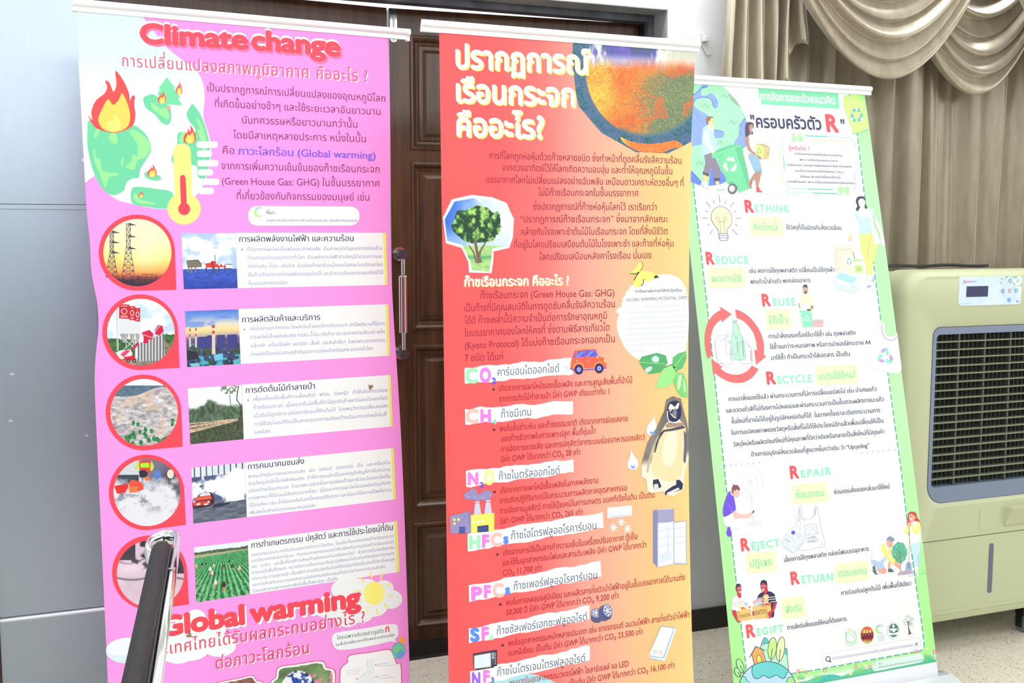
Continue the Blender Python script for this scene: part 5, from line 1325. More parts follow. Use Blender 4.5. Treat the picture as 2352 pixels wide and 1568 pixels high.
gas('HFCs', [(1073.6, 1226), (1384, 1175.3), (1386.3, 1212), (1074.3, 1266)], Y9, [('H', 250, 366, 92, 212, GRN), ('F', 380, 457, 82, 200, PKL), ('C', 467, 582, 64, 188, PEA), ('s', 594, 649, 66, 163, SKB)], ('ก๊าซไฮโดรฟลูออโรคาร์บอน', 1174, 1238.5, 1369.4, 1213.9), zp(Y9, 537, 275),
    [('เกิดจากการใช้เป็นสารทำความเย็นในเครื่องปรับอากาศ ตู้เย็น', 1156.3, 1275.7, 1463.9, 1237), ('และใช้ในอุตสาหกรรมโฟมและสารดับเพลิง มีค่า GWP ได้มากกว่า', 1155, 1299, 1484, 1256.3), ('CO₂ 11,700 เท่า', 1155, 1321.8, 1244.4, 1309.3)], 4)
gas('PFCs', [zp(Y9, 248, 585), zp(Y10, 345, 340), zp(Y10, 355, 498), zp(Y9, 252, 753)], Y9, [('P', 271, 386, 606, 731, PKL), ('F', 400, 474, 590, 710, PKL), ('C', 486, 602, 572, 698, PEA), ('s', 611, 666, 580, 673, SKB)], ('ก๊าซเพอร์ฟลูออโรคาร์บอน', 1179.8, 1354.5, 1371.4, 1327.6), zp(Y9, 565, 778),
    [('พบในการหลอมอลูมิเนียม และผลิตสารกึ่งตัวนำไฟฟ้าอยู่ในชั้นบรรยากาศได้นานถึง', 1162, 1390.3, 1572.8, 1331), ('50,000 ปี มีค่า GWP ได้มากกว่า CO₂ 9,200 เท่า', 1162.7, 1412.7, 1420.3, 1373.2)], 5)
gas('SF6', [zp(Y9, 248, 1018), zp(Y10, 235, 790), zp(Y10, 235, 925), zp(Y9, 250, 1172)], Y9, [('S', 261, 359, 1022, 1143, SKB), ('F', 375, 453, 1010, 1131, PKL), ('6', 456, 498, 1080, 1134, GRN)], ('ก๊าซซัลเฟอร์เฮกซะฟลูออไรด์', 1141, 1457.7, 1349, 1423.4), zp(Y9, 588, 1188),
    [('พบในอุตสาหกรรมหนักหลายประเภท เช่น ยางรถยนต์ ฉนวนไฟฟ้า สารกึ่งตัวนำไฟฟ้า', 1167.2, 1483.5, 1583, 1416.6), ('แมกนีเซียม เป็นต้น มีค่า GWP ได้มากกว่า CO₂ 23,500 เท่า', 1167, 1506.3, 1476, 1456)], 6)
B.begin('circle_print', 'pale blue printed circle at the foot', 0); B.fr(*Y9); B.E(790, 2085, 615, 615, (176, 232, 246), n=90)
gas('NF3', [zp(Y9, 260, 1450), zp(Y10, 238, 1192), zp(Y10, 238, 1340), zp(Y9, 265, 1605)], Y9, [('N', 279, 366, 1466, 1590, VIO), ('F', 392, 461, 1446, 1556, PKL), ('3', 469, 504, 1512, 1562, BLU)], ('ก๊าซไนโตรเจนไตรฟลูออไรด์', 1141.7, 1552, 1344.5, 1518.6), zp(Y9, 610, 1600),
    [('พบมากในอุตสาหกรรมวงจรไฟฟ้า โซลาร์เซลล์ จอ LED', 1170, 1574, 1443.8, 1529.6), ('เป็นต้น มีค่า GWP ได้มากกว่า CO₂ 16,100 เท่า', 1308, 1575, 1548.8, 1533)], 7)

# ---- white bubble with butterfly and leaves
B.begin('white_bubble', 'white ragged bubble with small print', 1); B.fr(*Y6)
B.P([(553, 612), (600, 566), (630, 560), (622, 515), (640, 500), (632, 470), (665, 430), (672, 395), (712, 360), (712, 335), (760, 310), (870, 270), (960, 225)] + catmull([(1000, 210), (1110, 192), (1230, 215), (1310, 280), (1358, 400), (1380, 600), (1376, 850), (1355, 1000), (1330, 1100), (1200, 1200), (1050, 1220), (850, 1170), (700, 1070), (610, 920), (572, 800), (578, 690), (598, 640)], False) + [(553, 628), (590, 622)], (252, 254, 254))
SLATE = (52, 60, 92)
B.T('ค่าศักยภาพในการทำให้เกิดโลกร้อน', 780, 402, 1303, 387, 24, SLATE, bold=0.02); B.T('(GLOBAL WARMING POTENTIAL: GWP)', 675, 500, 1362, 474, 36, SLATE, bold=0.004, lat=True)
B.lines([('-  ค่าศักยภาพของก๊าซเรือนกระจก', 840, 575, 1340, 557), ('ในการทำให้โลกร้อนซึ่งขึ้นอยู่กับประสิทธิภาพ', 688, 643, 1347, 615), ('ในการแผ่รังสีความร้อนและอายุของก๊าซนั้นๆ', 688, 703, 1352, 675), ('ในบรรยากาศ และประเมินจากการคำนวณ', 688, 765, 1327, 738), ('ปริมาณก๊าซเรือนกระจกแต่ละชนิดที่เกิดขึ้นจริง', 688, 825, 1362, 795),
         ('โดยคิดเทียบกับการแผ่รังสีความร้อนของก๊าซ', 688, 887, 1357, 853), ('คาร์บอนไดออกไซด์ (CO₂) ในการทำให้โลกร้อน', 688, 947, 1368, 910), ('ในรอบ 100 ปี (GWP100) และแปลงค่าเทียบ', 688, 1010, 1360, 972), ('กับก๊าซ CO₂', 688, 1068, 905, 1062)], 24, (186, 204, 222), slant=0.2)
B.begin('butterfly_picture', 'yellow butterfly', 2); B.fr(*Y6)
YB, YK = (246, 250, 130), (64, 74, 50)
for p in ([(718, 178), (760, 140), (785, 120), (800, 90), (838, 50), (858, 75), (855, 120), (835, 150), (822, 168), (780, 190), (735, 195)], [(828, 165), (900, 158), (970, 170), (1048, 226), (1000, 240), (950, 262), (915, 282), (880, 245)], [(822, 172), (870, 220), (870, 290), (840, 330), (790, 342), (752, 300), (770, 250)]): B.P(p, YB, True)
B.P([(985, 232), (1010, 200), (1048, 228), (1000, 242)], YK); B.S([(838, 50), (860, 80), (856, 122), (830, 160)], 6, YK, smooth=True); B.S([(722, 185), (780, 190), (820, 170), (790, 215), (765, 265)], 9, YK, smooth=True); B.S([(866, 250), (870, 290), (842, 328)], 9, YK, smooth=True)
B.begin('leaf_picture', 'sprig of green leaves', 2)
LF = [([(818, 1180), (850, 1120), (1020, 1078), (1120, 1105), (1145, 1195), (1060, 1300), (935, 1318), (870, 1260)], (92, 180, 116)), ([(1195, 1200), (1200, 1130), (1260, 1085), (1352, 1058), (1352, 1150), (1310, 1250), (1235, 1290), (1210, 1250)], (104, 196, 124)),
      ([(1190, 1210), (1110, 1245), (1050, 1340), (1005, 1465), (1090, 1478), (1190, 1420), (1238, 1320), (1235, 1250)], (160, 238, 150)), ([(1235, 1320), (1260, 1300), (1320, 1308), (1362, 1420), (1368, 1580), (1290, 1570), (1240, 1500), (1205, 1400)], (130, 216, 130))]
for p, c_ in LF: B.P(p, c_)
for p, c_ in (([(960, 1150), (1000, 1110), (1040, 1130), (1040, 1175), (1000, 1185)], (214, 238, 236)), ([(895, 1255), (960, 1230), (960, 1270), (905, 1300)], (206, 236, 230)), ([(1250, 1420), (1270, 1330), (1300, 1340), (1290, 1440), (1260, 1500)], (206, 246, 196)), ([(1320, 1370), (1345, 1440), (1345, 1520), (1325, 1480)], (206, 246, 196))): B.P(p, c_, True)
B.L([[(820, 1182), (1140, 1205)], [(1215, 1240), (1345, 1075)], [(1012, 1460), (1205, 1235)], [(1220, 1250), (1350, 1560)]], 6, (176, 236, 160)); B.L([[(1110, 1245), (1200, 1205)], [(1190, 1215), (1245, 1300)]], 9, (90, 150, 96)); B.E(1216, 1242, 10, 14, (46, 80, 48))

# ---- small pictures
B.begin('car_picture', 'orange car drawing', 3); B.fr(*Y6)
CO, CL_, CB, CN = (246, 110, 84), (254, 178, 96), (92, 100, 236), (44, 48, 82)
B.P([(46, 1255), (55, 1170), (85, 1090), (110, 1042), (230, 1028), (330, 1032), (362, 1115), (430, 1140), (452, 1190), (450, 1240), (420, 1260), (90, 1275)], CO); B.S([(95, 1048), (230, 1030), (325, 1033)], 9, CL_)
B.P([(102, 1132), (135, 1058), (208, 1050), (212, 1122)], CB); B.P([(218, 1122), (222, 1050), (322, 1046), (345, 1120)], CB); B.P([(75, 1130), (105, 1065), (100, 1120)], CB); B.P([(326, 1046), (368, 1118), (352, 1120)], CB)
B.L([[(110, 1125), (180, 1062)], [(130, 1128), (200, 1066)], [(225, 1120), (290, 1056)], [(245, 1120), (308, 1058)]], 5, (190, 200, 252)); B.L([[(100, 1050), (92, 1240)], [(214, 1045), (216, 1260)], [(345, 1120), (348, 1190)]], 3, (150, 40, 60))
B.S([(80, 1250), (100, 1205), (145, 1190), (185, 1208), (200, 1255), (310, 1250), (330, 1205), (372, 1182), (418, 1200)], 11, CL_, smooth=True); B.P([(46, 1250), (90, 1268), (88, 1280), (44, 1262)], CB); B.P([(195, 1262), (320, 1255), (320, 1266), (195, 1274)], CB); B.P([(415, 1245), (455, 1236), (452, 1252), (418, 1258)], CB)
for x_, y_ in ((143, 1265), (371, 1252)): B.E(x_, y_, 48, 55, CN); B.E(x_, y_, 27, 31, (110, 122, 244)); B.E(x_, y_, 17, 20, (206, 214, 252)); B.E(x_, y_, 10, 12, CB)
B.P([(342, 1115), (358, 1110), (362, 1140), (346, 1145)], (252, 214, 96)); B.E(436, 1168, 11, 22, (252, 220, 96)); B.E(48, 1200, 6, 25, (252, 214, 96)); B.L([[(108, 1168), (132, 1164)], [(222, 1165), (246, 1162)]], 6, (190, 200, 252))
for x_, y_ in ((-18, 1232), (-8, 1248), (4, 1236), (15, 1262)): B.E(x_, y_, 5, 6, (150, 200, 240))
B.begin('factory_picture', 'purple and yellow factory drawing', 3); B.fr(*Y7)
MV = (156, 148, 200)
for x_ in ((380, 465, 398, 442, 1130, 1280), (500, 585, 518, 565, 1118, 1272)): B.P([(x_[2], x_[4]), (x_[3], x_[4] - 4), (x_[1], x_[5] - 8), (x_[0], x_[5])], (216, 212, 240)); B.S([(x_[2] - 4, x_[4] + 24), (x_[3] + 4, x_[4] + 18)], 4, (84, 84, 140)); B.S([(x_[2] - 2, x_[4] + 2), (x_[3] + 2, x_[4] - 2)], 7, (250, 200, 200))
B.P([(266, 1070), (290, 1032), (325, 1020), (350, 990), (400, 990), (420, 1042), (465, 1045), (490, 1012), (550, 1006), (585, 1040), (575, 1085), (550, 1110), (470, 1120), (420, 1118), (350, 1112), (290, 1105)], MV, True)
for p in ([(305, 1065), (318, 1085), (340, 1080)], [(385, 1075), (398, 1086), (410, 1078)], [(462, 1080), (480, 1092), (502, 1082)], [(570, 1052), (566, 1070)]): B.S(p, 4, (216, 214, 240))
B.P([(112, 1295), (345, 1238), (348, 1490), (115, 1492)], MV); B.P([(345, 1284), (612, 1260), (612, 1465), (348, 1490)], (252, 240, 110)); B.L([[(324, 1245), (332, 1400)], [(345, 1240), (348, 1490)]], 4, (92, 92, 150))
for x_, y_ in ((148, 1322), (196, 1320), (150, 1366)): B.R(x_, y_, x_ + 28, y_ + 28, (252, 232, 110))
for x_, y_ in ((366, 1355), (418, 1350), (470, 1345)): B.RQ([(x_, y_), (x_ + 30, y_ - 2), (x_ + 30, y_ + 26), (x_, y_ + 28)], 6, (252, 252, 236))
B.P([(217, 1416), (285, 1416), (285, 1492), (217, 1492)], (76, 92, 164)); B.P([(420, 1412), (548, 1398), (548, 1472), (422, 1480)], (72, 82, 148)); B.L([[(420, 1412), (548, 1398)], [(422, 1420), (548, 1407)]], 4, (46, 50, 90))
for x_, y_, x2, y2 in ((928, 222, 906, 405), (690, 588, 704, 765)): B.begin('drop_picture', 'white water drop with a blue tip', 3); B.fr(*Y8); B.P([(x_, y_), (x_ + 8, y_ + 50), (x2 + 50, y2 - 40), (x2 + 58, y2 + 15), (x2 + 30, y2 + 52), (x2 - 5, y2 + 58), (x2 - 45, y2 + 36), (x2 - 58, y2 - 8), (x2 - 38, y2 - 60), (x_ - 10, y_ + 60)], (248, 250, 254), True); B.P([(x2 - 18, y2 + 10), (x2 + 5, y2 + 18), (x2 + 25, y2 + 8), (x2 + 18, y2 + 42), (x2 - 10, y2 + 45)], (146, 170, 240), True)
B.begin('penguin_picture', 'cut-out photograph of a penguin', 3)
B.PIC([(790, 40), (1310, 40), (1310, 1110), (790, 1110)], 130, 260, lambda x, y: mixc(np.array((136, 128, 124.)) * (0.8 + 0.4 * fbm(x, y, 6, 241)[..., None]), (248, 240, 220), sst(0.62, 0.72, y + 0.1 * x)), [(1062, 80), (1130, 44), (1215, 70), (1242, 190), (1280, 320), (1300, 480), (1296, 720), (1260, 830), (1240, 1030), (1135, 1102), (1042, 1088), (1030, 1050), (900, 1068), (858, 1040), (850, 920), (798, 900), (800, 750), (860, 540), (960, 370), (1040, 200)])
NK, CR = (52, 56, 92), (246, 228, 182)
B.P([(1062, 330), (1110, 310), (1200, 300), (1252, 350), (1268, 420), (1255, 620), (1240, 800), (1200, 910), (1100, 945), (1000, 925), (925, 870), (905, 760), (925, 600), (985, 460)], CR, True)
B.P([(1080, 430), (1150, 415), (1180, 480), (1170, 620), (1130, 760), (1070, 780), (1020, 700), (1030, 540)], (253, 246, 216), True)
B.P([(1000, 440), (1010, 460), (960, 560), (900, 690), (870, 850), (850, 850), (856, 780), (900, 620), (960, 480)], (206, 190, 158)); B.P([(1245, 400), (1270, 440), (1275, 600), (1268, 740), (1252, 755), (1240, 720), (1250, 560)], (110, 106, 122))
B.P([(1000, 430), (1030, 400), (1120, 385), (1230, 355), (1262, 370), (1250, 385), (1120, 412), (1040, 420), (985, 500), (945, 640), (930, 640), (950, 540)], (86, 82, 100)); B.P([(1050, 350), (1090, 318), (1150, 330), (1240, 320), (1255, 350), (1150, 372), (1060, 378)], (176, 150, 140))
B.P([(1070, 290), (1066, 200), (1085, 120), (1140, 92), (1190, 100), (1215, 160), (1218, 240), (1195, 300), (1150, 325), (1100, 310)], NK, True)
B.P([(1082, 170), (1100, 125), (1120, 130), (1150, 160), (1185, 110), (1200, 125), (1185, 175), (1160, 185), (1125, 180), (1100, 215)], (246, 244, 240)); B.S([(1072, 200), (1075, 270), (1100, 312), (1160, 320), (1205, 290)], 10, (246, 244, 240), smooth=True); B.P([(1140, 180), (1160, 170), (1172, 210), (1165, 275), (1140, 275), (1120, 235)], (140, 140, 156)); B.E(1100, 190, 9, 11, (246, 220, 200)); B.E(1100, 190, 5, 6, (20, 20, 30)); B.S([(1105, 225), (1135, 262), (1165, 275)], 9, (246, 244, 240))
B.P([(920, 930), (975, 920), (1010, 1000), (985, 1020), (925, 1030), (918, 970)], NK); B.P([(930, 975), (970, 970), (985, 1035), (925, 1040)], (226, 222, 230)); B.P([(1165, 930), (1205, 930), (1238, 970), (1230, 1030), (1045, 1092), (1045, 1055), (1120, 1000), (1165, 980)], NK); B.P([(1060, 1070), (1190, 1010), (1200, 1030), (1080, 1085)], (236, 234, 240))
B.begin('air_conditioner_picture', 'white air conditioner and snowflakes', 3)
AC = (252, 253, 255)
B.RQ([(433, 1224), (696, 1198), (697, 1306), (436, 1338)], 18, AC); B.S([(452, 1322), (675, 1298)], 6, (150, 196, 232)); B.S([(550, 1275), (572, 1273)], 4, (200, 210, 224)); B.L([[(656, 1276), (664, 1275)], [(674, 1274), (680, 1273)]], 5, (130, 130, 150))
for x_, y_ in ((583, 1378), (499, 1432), (648, 1448)):
    B.L([[(x_ - 42 * math.cos(k * math.pi / 4), y_ - 46 * math.sin(k * math.pi / 4)), (x_ + 42 * math.cos(k * math.pi / 4), y_ + 46 * math.sin(k * math.pi / 4))] for k in range(4)], 12, AC); B.E(x_, y_, 4, 4, (250, 170, 160))
B.begin('refrigerator_picture', 'open refrigerator drawing', 3)
FP, FS, FW = (170, 170, 206), (142, 146, 196), (242, 247, 254)
B.P([(922, 1255), (968, 1242), (972, 1860), (922, 1800)], FS); B.P([(968, 1242), (1143, 1228), (1145, 1372), (972, 1390)], FP); B.P([(940, 1250), (968, 1240), (1143, 1228), (1120, 1238), (970, 1246)], (236, 238, 248))
B.P([(972, 1392), (1138, 1372), (1138, 1818), (972, 1850)], FW); B.P([(1140, 1382), (1272, 1362), (1276, 1822), (1142, 1816)], (226, 232, 246)); B.P([(1148, 1392), (1260, 1376), (1264, 1800), (1150, 1796)], (246, 249, 254))
B.S([(978, 1385), (1020, 1380)], 6, (214, 220, 240)); B.S([(972, 1392), (1138, 1372), (1138, 1818), (972, 1850)], 7, (206, 218, 242), closed=True); B.S([(1140, 1382), (1272, 1362), (1276, 1822), (1142, 1816)], 4, (140, 146, 200), closed=True)
B.L([[(978, 1475), (1115, 1445)], [(978, 1555), (1115, 1528)], [(978, 1640), (1115, 1612)], [(1148, 1446), (1262, 1432)], [(1150, 1538), (1263, 1526)], [(1150, 1596), (1263, 1588)], [(1206, 1440), (1207, 1535)], [(1072, 1400), (1075, 1700)]], 3, (160, 186, 222)); B.P([(990, 1720), (1110, 1690), (1110, 1780), (990, 1815)], (226, 236, 250))
B.begin('tyre_picture', 'two wheels with grey tyres', 3); B.fr(*Y10)
TD, TL_, TW = (84, 88, 128), (150, 160, 206), (236, 240, 252)
for k in range(4): B.E(308, 915 - k * 14, 58, 46, TD if k % 2 == 0 else (104, 108, 150))
B.E(302, 862, 52, 46, TL_); B.E(302, 862, 38, 32, TW)
for k in range(6): t_ = k * 1.047; B.P([(302 + 8 * math.cos(t_), 862 + 7 * math.sin(t_)), (302 + 36 * math.cos(t_ - .3), 862 + 30 * math.sin(t_ - .3)), (302 + 36 * math.cos(t_ + .25), 862 + 30 * math.sin(t_ + .25))], TD)
for k in range(5): B.E(376 + k * 8, 870 - k * 4, 52, 76, TD if k % 2 == 0 else (104, 108, 150), rot=-14)
B.E(416, 838, 46, 66, TL_, rot=-14); B.E(416, 838, 34, 52, TW, rot=-14)
for k in range(7): t_ = k * 0.898; B.P([(416 + 8 * math.cos(t_), 838 + 10 * math.sin(t_)), (416 + 32 * math.cos(t_ - .28), 838 + 48 * math.sin(t_ - .28)), (416 + 32 * math.cos(t_ + .22), 838 + 48 * math.sin(t_ + .22))], TD)
B.begin('phone_picture', 'white and blue telephone drawing', 3)
B.RQ([(955, 992), (1112, 1018), (990, 1348), (822, 1305)], 26, (246, 250, 255)); B.RQ([(952, 992), (1094, 1010), (985, 1322), (832, 1300)], 20, (162, 206, 236)); B.RQ([(955, 1002), (1082, 1016), (972, 1312), (838, 1288)], 18, (250, 250, 255))
for x_, c_ in ((893, (110, 206, 150)), (947, (246, 160, 190))): B.E(x_, 1256, 17, 21, c_); B.E(x_, 1256, 13, 17, (250, 250, 255)); B.S([(x_ - 6, 1250), (x_, 1262), (x_ + 7, 1256)], 4, c_, smooth=True)
B.S([(845, 1318), (975, 1342)], 6, (206, 222, 246)); B.S([(888, 1328), (912, 1332)], 9, (150, 196, 240)); B.S([(1080, 1118), (1090, 1075)], 5, (196, 214, 240))
B.begin('television_picture', 'old television drawing', 3); B.fr(*Y9)
B.L([[(352, 1205), (395, 1260)], [(435, 1192), (398, 1258)]], 4, (150, 110, 190)); B.P([(290, 1272), (532, 1232), (532, 1395), (505, 1400), (495, 1412), (325, 1440), (318, 1430), (298, 1425)], (66, 66, 76)); B.P([(300, 1292), (470, 1262), (470, 1405), (302, 1425)], (206, 212, 228)); B.RQ([(308, 1296), (460, 1270), (462, 1395), (310, 1418)], 16, (230, 246, 254))
B.P([(476, 1262), (505, 1257), (505, 1325), (478, 1330)], (160, 166, 186))
for y_ in (1278, 1310): B.E(489, y_, 12, 14, (70, 70, 80)); B.E(489, y_, 8, 9, (236, 240, 248))
for k in range(6): B.E(514, 1272 + k * 20, 5, 6, (214, 220, 234))
for k in range(4): B.S([(478, 1342 + k * 13), (502, 1338 + k * 13)], 5, (120, 126, 146))
B.end()
# ================================================================== green banner
LIME, MINT, DASH = (196, 255, 186), (150, 244, 204), (70, 176, 160)
def b3_edges(v):
    v = np.asarray(v, float)
    k = np.clip(1 - ((v - 0.95) / 0.95) ** 2, 0, 1)
    return -0.001 + 0.0065 * k, 0.711 + 0.007 * k
def b3_sheet(u, v):
    c = ramp(np.clip(v / 1.83, 0, 1), [(0, (176, 250, 150)), (0.12, (190, 252, 190)), (0.6, (196, 255, 190)), (1, (178, 252, 150))])
    c[v > 1.783] = (246, 249, 255)
    return c
B = roll_up('green and white waste sorting banner, the rightmost of the three roll-up banners', (1.6185, -0.5046, 1.8770), (1.0, -0.0009, -0.0031), (0.0033, 0.2327, 0.9725), 0.71,
            b3_edges, (-0.012, 0.733), 0.0, b3_sheet, 'green and white printed vinyl sheet', 0.84)
X1, X2, X3, X4, X5, X6, X7, X8, X9, X10, X11, X12 = (1570, 160, 5.228), (1780, 170, 5.228), (1590, 430, 5.225), (1810, 430, 5.227), (1600, 680, 7.129), (1820, 640, 6.03), (1640, 870, 7.465), (1850, 870, 7.465), (1640, 1050, 6.031), (1880, 1050, 6.03), (1640, 1290, 5.641), (1880, 1290, 5.639)
INK3, PW = (54, 58, 100), (252, 254, 254)
def z_(f, x, y): return (f[0] + x / f[2], f[1] + y / f[2])

B.begin('white_field', 'white field with a dashed green border'); B.fr(0, 0, 1)
TLc, TRc, BRc, BLc = (1572, 186), (1958, 206), (2123, 1488), (1716, 1568)
rb = [z_(X2, 930, 230), z_(X4, 905, 0), z_(X4, 1110, 1568), z_(X6, 1355, 1560), z_(X8, 1640, 1568), z_(X10, 1220, 830), z_(X10, 1315, 1520), z_(X12, 1340, 830), z_(X12, 1368, 1090)]
tp = [z_(X1, 370, 137), z_(X2, 890, 188)]
lf = [z_(X1, 118, 1360), z_(X3, 18, 20), z_(X3, 185, 1480), z_(X7, 14, 10), z_(X9, 130, 30), z_(X9, 290, 1560), z_(X11, 418, 1390)]
bt = [z_(X12, 1335, 1150), z_(X12, 10, 1390), z_(X11, 1000, 1450)]
B.P([(1572, 187)] + tp + [z_(X2, 915, 200)] + rb + [z_(X12, 1360, 1135)] + bt + [z_(X11, 430, 1568)] + lf[::-1], PW)
def dashed(path, w, on, off, col):
    P = np.array(path, float); seg = np.linalg.norm(np.diff(P, axis=0), axis=1); cum = np.concatenate([[0], np.cumsum(seg)])
    def at(d): return tuple(np.array([np.interp(d, cum, P[:, k]) for k in (0, 1)]))
    d = 0
    while d < cum[-1]:
        e = min(d + on, cum[-1]); B.S([at(d), at((d + e) / 2), at(e)], w, col); d += on + off
for pth in (tp + [z_(X2, 915, 205)] + rb + [z_(X12, 1362, 1125)] + bt, lf):
    B.S(pth, 2.6, PW); B.S(pth, 0.1, PW); B.hold = True; dashed(pth, 2.4, 14, 4.5, DASH); B.hold = False
B.fr(*X1); B.S([(85, 1350), (118, 1360)], 1, PW)

B.begin('globe_picture', 'green and blue globe behind two people with a recycling bin', 1); B.fr(*X1)
GB, GV = (152, 180, 252), (176, 252, 204)
GB2 = (96, 122, 240)
arc = [(365, 128), (450, 190), (545, 270), (640, 380), (700, 480), (745, 575), (765, 680), (770, 800), (745, 915), (690, 1050), (600, 1200), (500, 1350), (400, 1385), (280, 1395)]
B.P([(-30, 85), (240, 100)] + catmull(arc, False) + [(200, 1385), (70, 1335), (-30, 1320)], GV)
B.P([(-30, 330), (110, 298), (160, 265), (205, 215), (235, 150), (250, 95), (290, 95), (318, 110), (300, 170), (285, 215), (215, 240), (205, 280), (225, 315), (270, 310), (320, 280), (355, 290), (400, 350), (420, 400), (410, 445), (380, 465), (350, 430), (345, 390), (310, 345), (230, 335), (150, 355), (122, 410), (150, 460), (210, 500), (270, 530), (300, 560), (330, 700), (400, 725), (470, 740), (482, 775), (460, 810), (360, 815), (220, 815), (215, 900), (95, 920), (-30, 930)], GB)
B.P([(745, 575), (700, 620), (672, 660), (675, 720), (660, 790), (620, 850), (598, 910), (690, 950), (752, 910), (770, 800), (765, 680)], GB)
B.P([(-30, 1220), (90, 1215), (160, 1290), (215, 1345), (200, 1390), (70, 1340), (-30, 1325)], (122, 150, 250)); B.P([(300, 1395), (320, 1200), (355, 1190), (440, 1200), (500, 1290), (510, 1345), (420, 1380)], (122, 150, 250))
r_ = random.Random(4)
for _ in range(170):
    cx_, cy_, sx_, sy_ = r_.choice([(275, 130, 30, 30), (130, 1330, 60, 24), (380, 1350, 70, 30), (200, 700, 28, 90), (710, 690, 36, 90), (150, 560, 40, 50), (370, 390, 30, 40), (470, 1320, 30, 40)])
    B.E(r_.gauss(cx_, sx_), r_.gauss(cy_, sy_), 3.4, 3.6, GB2, n=6)
for p in ([(118, 298), (165, 270), (200, 225)], [(205, 215), (285, 205)], [(345, 390), (352, 430), (380, 462), (412, 440)], [(122, 410), (130, 370), (175, 345), (235, 335), (300, 340), (345, 390)], [(360, 725), (465, 740), (482, 775), (460, 810), (375, 818)], [(740, 575), (690, 640), (668, 690), (668, 780)], [(88, 1216), (160, 1290), (212, 1350)], [(690, 945), (750, 912)]): B.S(p, 4, (72, 104, 216), smooth=True)
for x_, y_ in ((435, 340), (530, 650), (212, 456), (145, 1142), (398, 900)): B.S([(x_, y_), (x_ + 45, y_ - 42), (x_ + 75, y_), (x_ + 105, y_ - 36)][:4 if x_ != 398 else 3], 4, (88, 176, 140))
# man
B.begin('people_picture', 'man pushing a green bin and woman carrying a box', 2); B.fr(*X1)
SK1, SK2 = (248, 226, 158), (196, 152, 138)
B.P([(235, 1255), (300, 1255), (288, 1345), (230, 1350)], SK1); B.P([(378, 1330), (425, 1330), (425, 1385), (390, 1388)], SK1); B.P([(212, 1345), (270, 1340), (290, 1400), (330, 1420), (310, 1442), (240, 1420)], (250, 253, 255)); B.P([(396, 1385), (440, 1380), (500, 1425), (490, 1450), (400, 1440)], (250, 253, 255)); B.S([(220, 1388), (255, 1415), (308, 1440)], 5, (120, 210, 180)); B.S([(398, 1430), (430, 1446), (492, 1440)], 7, (120, 210, 180))
B.P([(245, 1005), (350, 1000), (440, 1190), (432, 1315), (360, 1310), (355, 1190), (325, 1190), (300, 1270), (232, 1240), (262, 1120)], (152, 144, 166)); B.P([(228, 1226), (310, 1250), (302, 1285), (228, 1255)], (104, 100, 112)); B.P([(358, 1302), (436, 1302), (430, 1335), (366, 1342)], (104, 100, 112))
B.P([(245, 690), (290, 672), (360, 700), (368, 800), (395, 860), (412, 950), (375, 975), (240, 1030), (215, 1015), (222, 760)], (196, 226, 252), True); B.P([(245, 750), (300, 740), (312, 860), (372, 975), (350, 1000), (290, 940), (245, 850)], (222, 242, 254), True); B.P([(280, 690), (300, 655), (365, 715), (350, 738)], (250, 252, 255))
B.P([(302, 600), (355, 588), (358, 640), (352, 690), (320, 696), (300, 660)], SK1); B.P([(352, 565), (290, 558), (265, 590), (272, 640), (292, 662), (300, 610), (318, 620), (325, 582), (355, 580)], (164, 122, 100)); B.E(346, 620, 4, 5, (90, 70, 60)); B.P([(336, 655), (358, 650), (356, 668), (342, 670)], PW); B.P([(335, 1000), (375, 978), (370, 1005), (345, 1020)], SK1); B.P([(300, 610), (318, 618), (315, 655), (298, 655)], SK1)
# bin
BG, BD = (132, 226, 172), (118, 206, 160)
B.P([(395, 1075), (620, 920), (770, 1230), (806, 1420), (660, 1478), (640, 1420), (530, 1370)], BG); B.P([(605, 915), (690, 905), (770, 1225), (762, 1255), (806, 1420), (775, 1432)], BD); B.P([(335, 1022), (410, 960), (560, 902), (690, 908), (700, 925), (600, 940), (410, 1060), (340, 1062)], BG); B.P([(365, 1005), (410, 960), (560, 902), (660, 905), (590, 925), (440, 985)], (118, 210, 164)); B.L([[(405, 1055), (480, 1022)], [(692, 1280), (730, 1370)]], 6, BD)
B.P([(525, 1355), (590, 1345), (650, 1400), (660, 1440), (600, 1380), (530, 1368)], (108, 200, 152)); B.E(585, 1432, 56, 62, (120, 118, 134)); B.E(582, 1430, 40, 45, (170, 168, 182)); B.E(578, 1428, 30, 34, PW)
def recycle(cx, cy, r, cols, k=1.0, rot=0.0):
    """three chasing arrows"""
    for q in range(3):
        a = math.radians(q * 120 + rot); c_ = cols[q % len(cols)]
        def pt(ang, rr): return (cx + r * rr * math.cos(a + math.radians(ang)) , cy + r * k * rr * math.sin(a + math.radians(ang)))
        B.P([pt(-42, 1.0), pt(-20, 1.02), pt(5, 1.02), pt(26, 1.02), pt(18, 0.62), pt(-4, 0.60), pt(-30, 0.58)], c_)
        B.P([pt(20, 1.22), pt(62, 0.86), pt(20, 0.42)], c_)
recycle(558, 1142, 78, [PW], 1.12, 30)
